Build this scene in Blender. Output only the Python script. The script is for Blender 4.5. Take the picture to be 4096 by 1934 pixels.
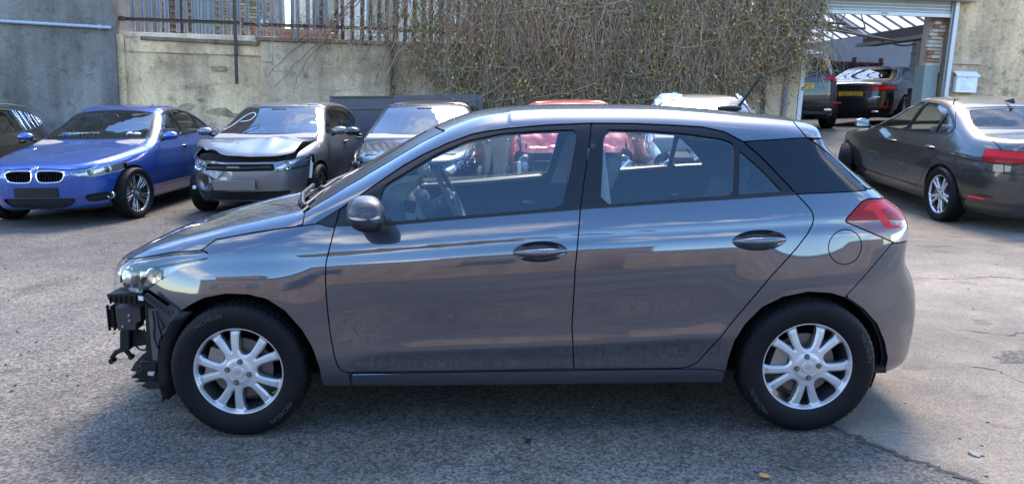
import bpy, bmesh, math, random
import numpy as np
from mathutils import Vector, Matrix, Euler
R = math.radians
for o in list(bpy.data.objects): bpy.data.objects.remove(o)
scene = bpy.context.scene
COL = scene.collection
rng = np.random.default_rng(7)
random.seed(7)

# ------------------------------------------------------------------ camera
cam_d = bpy.data.cameras.new('camera'); cam = bpy.data.objects.new('camera', cam_d); COL.objects.link(cam)
cam_d.sensor_width = 36; cam_d.lens = 36 * 3181 / 4096; cam_d.clip_end = 3000; cam_d.clip_start = .05
PITCH, ROLL = 0.184360, -0.0085
_f = Vector((0, math.cos(PITCH), -math.sin(PITCH))); _u = Vector((0, math.sin(PITCH), math.cos(PITCH))); _r = Vector((1, 0, 0))
_rt = _r * math.cos(ROLL) + _u * math.sin(ROLL); _up = -_r * math.sin(ROLL) + _u * math.cos(ROLL)
_m = Matrix((_rt, _up, -_f)).transposed()
cam.location = (0, -3.43, 1.55); cam.rotation_euler = _m.to_euler()
scene.camera = cam
scene.render.resolution_x, scene.render.resolution_y = 1024, 483

# ------------------------------------------------------------------ sky, sun, exposure
SUN_EL, SUN_AZ = R(54), R(13)          # azimuth from +y (straight ahead) towards +x (right)
world = bpy.data.worlds.new('World'); scene.world = world; world.use_nodes = True
nt = world.node_tree; nt.nodes.clear()
def wn(t, **k):
    n = nt.nodes.new(t)
    for a, b in k.items(): setattr(n, a, b)
    return n
w_out = wn('ShaderNodeOutputWorld'); w_bg = wn('ShaderNodeBackground'); w_bg.inputs['Strength'].default_value = .15
w_sky = wn('ShaderNodeTexSky', sky_type='NISHITA', sun_disc=False); w_sky.sun_elevation = SUN_EL; w_sky.sun_rotation = SUN_AZ
w_sky.air_density = 1.0; w_sky.dust_density = .3; w_sky.ozone_density = 3.5
w_tc = wn('ShaderNodeTexCoord'); w_map = wn('ShaderNodeMapping'); w_map.inputs['Scale'].default_value = (1, 1, 2.2)
w_map.inputs['Location'].default_value = (2.62, 17.51, 0)
w_no = wn('ShaderNodeTexNoise'); w_no.inputs['Scale'].default_value = 2.1; w_no.inputs['Detail'].default_value = 7; w_no.inputs['Roughness'].default_value = .58
w_ramp = wn('ShaderNodeValToRGB'); w_ramp.color_ramp.elements[0].position = .53; w_ramp.color_ramp.elements[1].position = .68
w_mix = wn('ShaderNodeMix', data_type='RGBA'); w_mix.inputs['B'].default_value = (6.8, 6.7, 6.5, 1)
L = nt.links.new
L(w_tc.outputs['Generated'], w_map.inputs['Vector']); L(w_map.outputs['Vector'], w_no.inputs['Vector']); L(w_no.outputs['Fac'], w_ramp.inputs['Fac'])
L(w_ramp.outputs['Color'], w_mix.inputs['Factor']); w_hs = wn('ShaderNodeHueSaturation'); w_hs.inputs['Saturation'].default_value = 1.16; L(w_sky.outputs['Color'], w_hs.inputs['Color']); L(w_hs.outputs['Color'], w_mix.inputs['A']); L(w_mix.outputs['Result'], w_bg.inputs['Color'])
L(w_bg.outputs['Background'], w_out.inputs['Surface'])
sun_d = bpy.data.lights.new('sun', 'SUN'); sun = bpy.data.objects.new('sun', sun_d); COL.objects.link(sun)
sun_d.energy = 1.6; sun_d.angle = R(24); sun_d.color = (1, .86, .70)
sdir = Vector((math.sin(SUN_AZ) * math.cos(SUN_EL), math.cos(SUN_AZ) * math.cos(SUN_EL), math.sin(SUN_EL)))
sun.rotation_euler = (-sdir).to_track_quat('-Z', 'Y').to_euler(); sun.location = sdir * 30
scene.view_settings.view_transform = 'Standard'; scene.view_settings.look = 'None'; scene.view_settings.gamma = 1
scene.view_settings.exposure = 2.3
scene.render.engine = 'CYCLES'; scene.cycles.use_denoising = True
scene.cycles.max_bounces = 10; scene.cycles.transparent_max_bounces = 24; scene.cycles.glossy_bounces = 6; scene.cycles.transmission_bounces = 8
scene.cycles.caustics_reflective = False; scene.cycles.caustics_refractive = False
# ------------------------------------------------------------------ surface toolkit (numpy)
def crom(pts, n=8, closed=True):
    """Catmull-Rom through the points"""
    P = np.asarray(pts, float)
    m = len(P); out = []
    for i in range(m if closed else m - 1):
        a, b, c, d = (P[(i - 1) % m], P[i], P[(i + 1) % m], P[(i + 2) % m]) if closed else \
            (P[max(i - 1, 0)], P[i], P[i + 1], P[min(i + 2, m - 1)])
        for k in range(n):
            t = k / n
            out.append(.5 * ((2 * b) + (c - a) * t + (2 * a - 5 * b + 4 * c - d) * t * t + (3 * b - a - 3 * c + d) * t ** 3))
    if not closed: out.append(P[-1])
    return np.array(out)

def chaikin(pts, n=2, closed=True, q=.25):
    P = np.asarray(pts, float)
    for _ in range(n):
        Q = np.roll(P, -1, 0)
        out = np.empty((2 * len(P), 2)); out[0::2] = P * (1 - q) + Q * q; out[1::2] = P * q + Q * (1 - q)
        if not closed:
            out = np.vstack([P[:1], out[:-2], P[-1:]])
        P = out
    return P

def poly_sdf(X, Z, pts):
    pts = np.asarray(pts, float)
    if X.size <= 32:
        A = pts; Bp = np.roll(pts, 1, 0); x, z = X.ravel()[:, None], Z.ravel()[:, None]
        ex, ez = (Bp - A)[:, 0], (Bp - A)[:, 1]; wx, wz = x - A[:, 0], z - A[:, 1]
        t = np.clip((wx * ex + wz * ez) / (ex * ex + ez * ez + 1e-14), 0, 1)
        dd = ((wx - ex * t) ** 2 + (wz - ez * t) ** 2).min(1)
        c1 = z >= A[:, 1]; c2 = z < Bp[:, 1]; c3 = ex * wz > ez * wx
        odd = ((c1 & c2 & c3) | (~c1 & ~c2 & ~c3)).sum(1) % 2
        return (np.where(odd == 1, -1., 1.) * np.sqrt(dd)).reshape(X.shape)
    d = np.full(X.shape, 1e9); s = np.ones(X.shape)
    m = len(pts)
    for i in range(m):
        ax, az = pts[i]; bx, bz = pts[i - 1]
        ex, ez = bx - ax, bz - az
        L = ex * ex + ez * ez
        if L < 1e-14: continue
        wx, wz = X - ax, Z - az
        t = np.clip((wx * ex + wz * ez) / L, 0, 1)
        dx, dz = wx - ex * t, wz - ez * t
        np.minimum(d, dx * dx + dz * dz, out=d)
        c1 = Z >= az; c2 = Z < bz; c3 = ex * wz > ez * wx
        flip = (c1 & c2 & c3) | (~c1 & ~c2 & ~c3)
        s = np.where(flip, -s, s)
    return s * np.sqrt(d)

def smax(a, b, k):
    h = np.maximum(k - np.abs(a - b), 0) / k
    return np.maximum(a, b) + h * h * k * .25

def sstep(a, b, x):
    t = np.clip((x - a) / (b - a), 0, 1)
    return t * t * (3 - 2 * t)

class Body:
    """a vehicle's outer skin, nose towards -x, standing on z = 0, as an implicit surface
    of its side profile, its plan outline and its section"""
    def __init__(s, prof, W, xf, xr, nf=4.0, nr=4.5, off=None, k=.12, crown=.05, bow=.10, bowr=.06, zg=.9, z0=.6, xa=None, xb=None, dent=None, roofk=None):
        s.prof = prof; s.W = W; s.xf = xf; s.xr = xr; s.nf = nf; s.nr = nr; s.off = off; s.k = k
        s.crown = crown; s.bow = bow; s.bowr = bowr; s.zg = zg; s.z0 = z0; s.dent = dent; s.roofk = roofk
        s.xm = .5 * (xf + xr)
        s.xa = xf + .75 if xa is None else xa; s.xb = xr - .75 if xb is None else xb
    def f(s, x, y, z):
        ay = np.abs(y); c2 = (ay / s.W) ** 2
        zz = z + s.crown * c2
        g = sstep(s.zg - .05, s.zg + .25, z)
        xx = x - np.where(x < s.xm, s.bow, -s.bowr) * c2 * g * 1.3
        dp = poly_sdf(xx, zz, s.prof)
        o = s.off(x, z)
        fr = x < s.xm
        n = np.where(fr, s.nf, s.nr); hl = np.where(fr, s.xm - s.xf, s.xr - s.xm)
        u = np.abs(x - s.xm) / hl; v = np.maximum(ay + o, 1e-4) / s.W
        h = (u ** n + v ** n) ** (1 / n)
        hu = (u / h) ** (n - 1) / hl; hv = (v / h) ** (n - 1) / s.W
        dl = (h - 1) / np.sqrt(hu * hu + hv * hv + 1e-9)
        k = s.k if s.roofk is None else s.k + (s.roofk - s.k) * sstep(s.zg + .1, s.zg + .35, z)
        return smax(dp, dl, k)
    def grid(s, nx, nt, nf):
        top, bot, hw = 1.42 - s.z0, .2 - s.z0, s.W
        # angles: even arc length on a rounded box
        a = np.linspace(-np.pi / 2, np.pi / 2, 4000)
        r = 1 / ((np.abs(np.cos(a)) / hw) ** 5 + (np.abs(np.sin(a)) / np.where(a > 0, top, -bot)) ** 5) ** .2
        py, pz = r * np.cos(a), r * np.sin(a)
        L = np.concatenate([[0], np.cumsum(np.hypot(np.diff(py), np.diff(pz)))])
        th = np.interp(np.linspace(0, L[-1], nt), L, a)
        ey, ez = -np.cos(th), np.sin(th); ey[0] = ey[-1] = 0
        O, D = [], []
        ph = np.linspace(np.pi / 2, 0, nf + 1)[1:-1]
        for p in ph: O.append(s.xa); D.append((-np.sin(p), np.cos(p)))
        for x in np.linspace(s.xa, s.xb, nx): O.append(x); D.append((0., 1.))
        for p in ph[::-1]: O.append(s.xb); D.append((np.sin(p), np.cos(p)))
        O = np.array(O); D = np.array(D); ns = len(O)
        ox = np.repeat(O, nt); dx = np.repeat(D[:, 0], nt); dc = np.repeat(D[:, 1], nt)
        dy = dc * np.tile(ey, ns); dz = dc * np.tile(ez, ns)
        ox = np.concatenate([ox, [s.xa, s.xb]]); dx = np.concatenate([dx, [-1., 1.]])
        dy = np.concatenate([dy, [0, 0]]); dz = np.concatenate([dz, [0, 0]])
        lo = np.zeros(len(ox)); hi = np.full(len(ox), 2.2)
        for _ in range(17):
            t = .5 * (lo + hi)
            ins = s.f(ox + dx * t, dy * t, s.z0 + dz * t) < 0
            lo = np.where(ins, t, lo); hi = np.where(ins, hi, t)
        t = .5 * (lo + hi)
        V = np.stack([ox + dx * t, dy * t, s.z0 + dz * t], 1)
        e = .010
        N = np.stack([s.f(V[:, 0] + e, V[:, 1], V[:, 2]) - s.f(V[:, 0] - e, V[:, 1], V[:, 2]),
                      s.f(V[:, 0], V[:, 1] - e, V[:, 2]) * -1 + s.f(V[:, 0], V[:, 1] + e, V[:, 2]),
                      s.f(V[:, 0], V[:, 1], V[:, 2] + e) - s.f(V[:, 0], V[:, 1], V[:, 2] - e)], 1)
        N[np.abs(V[:, 1]) < 1e-6, 1] = 0
        N /= np.linalg.norm(N, axis=1)[:, None] + 1e-9
        # full ring: half at -y (index 0..nt-1), mirrored back
        idx = np.arange(ns * nt).reshape(ns, nt)
        Vm, Nm = V[:ns * nt].copy(), N[:ns * nt].copy(); Vm[:, 1] *= -1; Nm[:, 1] *= -1
        base = len(V)
        mid = np.arange(1, nt - 1)
        midx = np.full((ns, nt), -1)
        midx[:, 1:-1] = base + np.arange(ns * (nt - 2)).reshape(ns, nt - 2)
        midx[:, 0] = idx[:, 0]; midx[:, -1] = idx[:, -1]
        sel = (np.arange(ns)[:, None] * nt + mid[None, :]).ravel()
        V = np.vstack([V, Vm[sel]]); N = np.vstack([N, Nm[sel]])
        ring = np.concatenate([idx, midx[:, -2:0:-1]], 1)   # up the near side, down the far side
        a_, b_ = ring[:-1], ring[1:]
        q = [a_, b_, np.roll(b_, -1, 1), np.roll(a_, -1, 1)]
        q = np.stack([k.ravel() for k in q], 1)
        T = [q[:, [0, 1, 2]], q[:, [0, 2, 3]]]
        pf, pr = ns * nt, ns * nt + 1
        r0 = ring[0]; r1 = ring[-1]
        T.append(np.stack([np.full(len(r0), pf), r0, np.roll(r0, -1)], 1))
        T.append(np.stack([np.full(len(r1), pr), np.roll(r1, -1), r1], 1))
        T = np.vstack(T)
        # orient outward
        c = np.cross(V[T[:, 1]] - V[T[:, 0]], V[T[:, 2]] - V[T[:, 0]])
        fl = np.einsum('ij,ij->i', c, N[T].mean(1)) < 0
        T[fl] = T[fl][:, ::-1]
        if s.dent is not None:
            V = s.dent(V)
            N = vnormals(V, T)
        return (V, N, T)

def vnormals(V, T):
    c = np.cross(V[T[:, 1]] - V[T[:, 0]], V[T[:, 2]] - V[T[:, 0]])
    N = np.zeros_like(V)
    for k in range(3): np.add.at(N, T[:, k], c)
    return N / (np.linalg.norm(N, axis=1)[:, None] + 1e-12)

def cut(sk, s):
    """split a skin along s = 0; returns (inside s<0, outside)"""
    V, N, T = sk
    s = np.where(np.abs(s) < 1e-5, 1e-5, s)
    neg = s < 0
    cnt = neg[T].sum(1)
    Tin, Tout = T[cnt == 3], T[cnt == 0]
    M = T[(cnt == 1) | (cnt == 2)]
    if len(M) == 0:
        return sub((V, N, Tin)), sub((V, N, Tout))
    mn = neg[M]; lone_neg = mn.sum(1) == 1
    lone = np.where(lone_neg, mn.argmax(1), (~mn).argmax(1))
    a = M[np.arange(len(M)), lone]; b = M[np.arange(len(M)), (lone + 1) % 3]; c = M[np.arange(len(M)), (lone + 2) % 3]
    E = np.vstack([np.stack([a, b], 1), np.stack([a, c], 1)])
    Es = np.sort(E, 1)
    U, inv = np.unique(Es, axis=0, return_inverse=True); inv = inv.ravel()
    sa, sb = s[U[:, 0]], s[U[:, 1]]
    t = (sa / (sa - sb))[:, None]
    NV = V[U[:, 0]] * (1 - t) + V[U[:, 1]] * t
    NN = N[U[:, 0]] * (1 - t) + N[U[:, 1]] * t; NN /= np.linalg.norm(NN, axis=1)[:, None] + 1e-12
    p = len(V) + inv[:len(M)]; q = len(V) + inv[len(M):]
    V2, N2 = np.vstack([V, NV]), np.vstack([N, NN])
    tri1 = np.stack([a, p, q], 1); tri2 = np.stack([p, b, c], 1); tri3 = np.stack([p, c, q], 1)
    Tin = np.vstack([Tin, tri1[lone_neg], tri2[~lone_neg], tri3[~lone_neg]])
    Tout = np.vstack([Tout, tri1[~lone_neg], tri2[lone_neg], tri3[lone_neg]])
    return sub((V2, N2, Tin)), sub((V2, N2, Tout))

def sub(sk):
    V, N, T = sk
    if len(T) == 0: return (np.zeros((0, 3)), np.zeros((0, 3)), np.zeros((0, 3), int))
    u, inv = np.unique(T, return_inverse=True)
    return (V[u], N[u], inv.reshape(T.shape))

def pick(sk, mask):
    return sub((sk[0], sk[1], sk[2][mask]))

def halves(sk):
    cy = sk[0][sk[2]].mean(1)[:, 1]
    return pick(sk, cy < 0), pick(sk, cy >= 0)

def side_sdf(sk, poly, ymin=.3):
    V = sk[0]; P = np.asarray(poly, float)
    lo, hi = P.min(0) - .15, P.max(0) + .15
    m = (V[:, 0] > lo[0]) & (V[:, 0] < hi[0]) & (V[:, 2] > lo[1]) & (V[:, 2] < hi[1]) & (np.abs(V[:, 1]) > ymin)
    d = np.full(len(V), .2)
    d[m] = poly_sdf(V[m, 0], V[m, 2], P)
    return d

def end_sdf(sk, poly, front=True, xlim=0., mirror=True):
    """outline in (|y| or y, z), seen from the front or the back"""
    V = sk[0]; P = np.asarray(poly, float)
    m = (V[:, 0] < xlim) if front else (V[:, 0] > xlim)
    d = np.full(len(V), .2)
    yy = np.abs(V[:, 1]) if mirror else V[:, 1]
    d[m] = poly_sdf(yy[m], V[m, 2], P)
    return d

def take(sk, s, gap=.004):
    """lift a panel off the skin along an outline and leave a shut line"""
    a, rest = cut(sk, s - gap * .5) if gap else cut(sk, s)
    return a, rest

def take_gap(sk, fn, gap=.005):
    a, rest = cut(sk, fn(sk) - gap * .5)
    a2, _ = cut(a, fn(a) + gap * .5)
    return a2, rest
# ------------------------------------------------------------------ materials
MATS = {}
def _new(name):
    m = bpy.data.materials.new(name); m.use_nodes = True
    MATS[name] = m
    return m, m.node_tree.nodes, m.node_tree.links, m.node_tree.nodes['Principled BSDF']
def mat(name, col, rough=.5, metal=0., coat=0., coat_r=.03, spec=.5, noise=0., nscale=8., bump=0., bscale=60., emit=None, sheen=0.):
    """principled material, colour varied by object-space noise, optional fine bump"""
    if name in MATS: return MATS[name]
    m, N, Lk, b = _new(name)
    b.inputs['Base Color'].default_value = (*col, 1); b.inputs['Roughness'].default_value = rough; b.inputs['Metallic'].default_value = metal
    b.inputs['Coat Weight'].default_value = coat; b.inputs['Coat Roughness'].default_value = coat_r; b.inputs['Specular IOR Level'].default_value = spec
    if emit: b.inputs['Emission Color'].default_value = (*emit[:3], 1); b.inputs['Emission Strength'].default_value = emit[3]
    tc = N.new('ShaderNodeTexCoord')
    if noise:
        n = N.new('ShaderNodeTexNoise'); n.inputs['Scale'].default_value = nscale; n.inputs['Detail'].default_value = 5; n.inputs['Roughness'].default_value = .6
        mx = N.new('ShaderNodeMix'); mx.data_type = 'RGBA'
        mx.inputs['A'].default_value = (*[c * (1 - noise) for c in col], 1); mx.inputs['B'].default_value = (*[min(1, c * (1 + noise)) for c in col], 1)
        Lk.new(tc.outputs['Object'], n.inputs['Vector']); Lk.new(n.outputs['Fac'], mx.inputs['Factor']); Lk.new(mx.outputs['Result'], b.inputs['Base Color'])
        rr = N.new('ShaderNodeMapRange'); rr.inputs['To Min'].default_value = max(0, rough - .12); rr.inputs['To Max'].default_value = min(1, rough + .12)
        Lk.new(n.outputs['Fac'], rr.inputs['Value']); Lk.new(rr.outputs['Result'], b.inputs['Roughness'])
    if bump:
        n2 = N.new('ShaderNodeTexNoise'); n2.inputs['Scale'].default_value = bscale; n2.inputs['Detail'].default_value = 4
        bp = N.new('ShaderNodeBump'); bp.inputs['Strength'].default_value = bump; bp.inputs['Distance'].default_value = .01
        Lk.new(tc.outputs['Object'], n2.inputs['Vector']); Lk.new(n2.outputs['Fac'], bp.inputs['Height']); Lk.new(bp.outputs['Normal'], b.inputs['Normal'])
    return m
def paint(name, col, metal=.55, rough=.38, coat=1., dust=.06, ior=1.75):
    """clear-coated car paint with a faint film of dust and fine flake"""
    if name in MATS: return MATS[name]
    m, N, Lk, b = _new(name)
    tc = N.new('ShaderNodeTexCoord')
    n = N.new('ShaderNodeTexNoise'); n.inputs['Scale'].default_value = 3.; n.inputs['Detail'].default_value = 8; n.inputs['Roughness'].default_value = .7
    geo = N.new('ShaderNodeNewGeometry'); sep = N.new('ShaderNodeSeparateXYZ')
    Lk.new(tc.outputs['Object'], n.inputs['Vector']); Lk.new(geo.outputs['Normal'], sep.inputs['Vector'])
    up = N.new('ShaderNodeMapRange'); up.inputs['From Min'].default_value = .5; up.inputs['From Max'].default_value = 1.; up.inputs['To Min'].default_value = .25; up.inputs['To Max'].default_value = 1
    Lk.new(sep.outputs['Z'], up.inputs['Value'])
    d = N.new('ShaderNodeMath'); d.operation = 'MULTIPLY'; Lk.new(n.outputs['Fac'], d.inputs[0]); Lk.new(up.outputs['Result'], d.inputs[1])
    d2 = N.new('ShaderNodeMath'); d2.operation = 'MULTIPLY'; d2.inputs[1].default_value = dust * 3; Lk.new(d.outputs[0], d2.inputs[0])
    # road film thrown up along the bottom of the body
    so = N.new('ShaderNodeSeparateXYZ'); Lk.new(tc.outputs['Object'], so.inputs['Vector'])
    lw = N.new('ShaderNodeMapRange'); lw.inputs['From Min'].default_value = .55; lw.inputs['From Max'].default_value = .22; lw.inputs['To Min'].default_value = 0; lw.inputs['To Max'].default_value = .13; Lk.new(so.outputs['Z'], lw.inputs['Value'])
    n3 = N.new('ShaderNodeTexNoise'); n3.inputs['Scale'].default_value = 7.; n3.inputs['Detail'].default_value = 8; n3.inputs['Roughness'].default_value = .75; Lk.new(tc.outputs['Object'], n3.inputs['Vector'])
    fm = N.new('ShaderNodeMath'); fm.operation = 'MULTIPLY'; Lk.new(lw.outputs['Result'], fm.inputs[0]); Lk.new(n3.outputs['Fac'], fm.inputs[1])
    ad = N.new('ShaderNodeMath'); ad.operation = 'ADD'; Lk.new(fm.outputs[0], ad.inputs[0]); Lk.new(d2.outputs[0], ad.inputs[1]); d2 = ad
    mx = N.new('ShaderNodeMix'); mx.data_type = 'RGBA'; mx.inputs['A'].default_value = (*col, 1); mx.inputs['B'].default_value = (.22, .205, .185, 1)
    Lk.new(d2.outputs[0], mx.inputs['Factor']); Lk.new(mx.outputs['Result'], b.inputs['Base Color'])
    b.inputs['Metallic'].default_value = metal; b.inputs['Roughness'].default_value = rough
    b.inputs['Coat Weight'].default_value = coat; b.inputs['Coat IOR'].default_value = ior
    cr = N.new('ShaderNodeMath'); cr.operation = 'MULTIPLY_ADD'; cr.inputs[1].default_value = .10; cr.inputs[2].default_value = .03
    Lk.new(d2.outputs[0], cr.inputs[0]); Lk.new(cr.outputs[0], b.inputs['Coat Roughness'])
    return m
def glass(name, tint=(.8, .87, .85), ior=1.5, rough=0., refl=(1, 1, 1)):
    """one pane of flat glass: what is behind shows tinted, the surroundings reflect by fresnel"""
    if name in MATS: return MATS[name]
    m, N, Lk, b = _new(name)
    N.remove(b); out = N['Material Output']
    tr = N.new('ShaderNodeBsdfTransparent'); tr.inputs['Color'].default_value = (*tint, 1)
    gl = N.new('ShaderNodeBsdfGlossy'); gl.inputs['Roughness'].default_value = rough; gl.inputs['Color'].default_value = (*refl, 1)
    fr = N.new('ShaderNodeFresnel'); fr.inputs['IOR'].default_value = ior
    mx = N.new('ShaderNodeMixShader'); Lk.new(fr.outputs['Fac'], mx.inputs['Fac']); Lk.new(tr.outputs['BSDF'], mx.inputs[1]); Lk.new(gl.outputs['BSDF'], mx.inputs[2])
    Lk.new(mx.outputs['Shader'], out.inputs['Surface'])
    return m

M_BLACK = mat('black_plastic', (.010, .010, .011), .5, spec=.3, bump=.15, bscale=300)
M_TRIM = mat('satin_black_trim', (.005, .005, .007), .32, spec=.35)
M_GLOSSB = mat('gloss_black', (.006, .006, .008), .10, spec=.4)
M_RUBBER = mat('tyre_rubber', (.007, .007, .008), .62, spec=.15, noise=.3, nscale=20, bump=.1, bscale=200)
M_DARK = mat('dark_liner', (.010, .010, .010), .85, noise=.3, nscale=30)
M_CHROME = mat('chrome', (.82, .82, .82), .08, metal=1.)
M_ALLOY = mat('silver_alloy', (.50, .50, .51), .34, metal=.45, coat=.6, coat_r=.12, noise=.06, nscale=30)
M_GREYALLOY = mat('grey_alloy', (.22, .22, .23), .28, metal=.8, coat=.5, coat_r=.1)
M_STEEL = mat('worn_steel', (.30, .29, .28), .45, metal=.9, noise=.25, nscale=25)
M_DISC = mat('brake_disc', (.17, .15, .14), .45, metal=.8, noise=.35, nscale=30)
M_SEAT = mat('seat_cloth', (.20, .20, .21), .9, noise=.2, nscale=40, bump=.2, bscale=200)
M_CABIN = mat('cabin_plastic', (.19, .19, .195), .6, noise=.1, nscale=30)
M_CABINL = mat('pale_cabin_plastic', (.45, .44, .40), .5, noise=.08, nscale=20)  # pale trim; also carries the painted light on stack and ledges
M_GLASS = glass('window_glass', (.92, .97, .97), 1.78)
M_PRIV = glass('privacy_glass', (.10, .12, .12), 1.8)
M_SCREEN = glass('windscreen_glass', (.55, .63, .61), 2.3)
M_LENS = glass('lamp_lens', (.93, .95, .96), 1.5)
M_WHITE = mat('white_plastic', (.55, .56, .58), .4, noise=.04)
M_RED = mat('red_lens', (.24, .002, .006), .22, spec=.2)
M_RED2 = mat('bright_red_lens', (.50, .008, .012), .22, spec=.2)
M_AMBER = mat('amber_lens', (.7, .25, .02), .15, coat=1.)
M_PLATEY = mat('yellow_plate', (.62, .40, .02), .4, coat=.4)
M_PLATEW = mat('white_plate', (.52, .55, .54), .4, coat=.4)
M_INK = mat('plate_ink', (.01, .01, .01), .5)

# ------------------------------------------------------------------ mesh helpers
def link(o, parent=None):
    COL.objects.link(o)
    if parent is not None: o.parent = parent
    return o
def tag(o, label=None, cat=None, group=None, kind=None):
    if label: o['label'] = label
    if cat: o['category'] = cat
    if group: o['group'] = group
    if kind: o['kind'] = kind
    return o
def empty(name, loc=(0, 0, 0), rot=(0, 0, 0), parent=None):
    o = bpy.data.objects.new(name, None); o.location = loc; o.rotation_euler = rot; o.empty_display_size = .2
    return link(o, parent)
def mk(name, V, T, m, parent=None, N=None, smooth=True):
    """mesh object from arrays of vertices and triangles"""
    V = np.ascontiguousarray(V, np.float32); T = np.ascontiguousarray(T, np.int32)
    me = bpy.data.meshes.new(name)
    k = T.shape[1]
    me.vertices.add(len(V)); me.vertices.foreach_set('co', V.ravel())
    me.loops.add(T.size); me.loops.foreach_set('vertex_index', T.ravel())
    me.polygons.add(len(T)); me.polygons.foreach_set('loop_start', np.arange(0, T.size, k, dtype=np.int32))
    me.polygons.foreach_set('use_smooth', np.full(len(T), smooth, bool))
    me.update(calc_edges=True)
    if N is not None: me.normals_split_custom_set_from_vertices(np.asarray(N, float).tolist())
    me.materials.append(m)
    return link(bpy.data.objects.new(name, me), parent)
def border(T):
    E = np.vstack([T[:, [0, 1]], T[:, [1, 2]], T[:, [2, 0]]])
    key = np.sort(E, 1)
    u, inv, c = np.unique(key, axis=0, return_inverse=True, return_counts=True)
    return E[c[inv.ravel()] == 1]
def panel(name, sk, m, parent, skirt=.012, shift=0., flat=False):
    """a piece of skin with its edges turned in"""
    V, N, T = sk
    if len(T) == 0: return None
    V = V + N * shift
    if skirt:
        E = border(T); n = len(V)
        u, inv = np.unique(E, return_inverse=True); inv = inv.reshape(E.shape)
        # outer ring doubled so the turned-in edge shades on its own
        A = V[u]; Bm = V[u] - N[u] * skirt
        q = np.stack([n + inv[:, 1], n + inv[:, 0], n + len(u) + inv[:, 0], n + len(u) + inv[:, 1]], 1)
        tt = np.vstack([q[:, [0, 1, 2]], q[:, [0, 2, 3]]])
        ed = np.zeros_like(A)
        d = V[E[:, 1]] - V[E[:, 0]]; out = np.cross(d, N[E[:, 0]])
        for c in (0, 1): np.add.at(ed, inv[:, c], out)
        ed /= np.linalg.norm(ed, axis=1)[:, None] + 1e-12
        V = np.vstack([V, A, Bm]); NN = np.vstack([N, ed, ed]); T = np.vstack([T, tt])
    else: NN = N
    return mk(name, V, T, m, parent, None if flat else NN)

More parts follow.
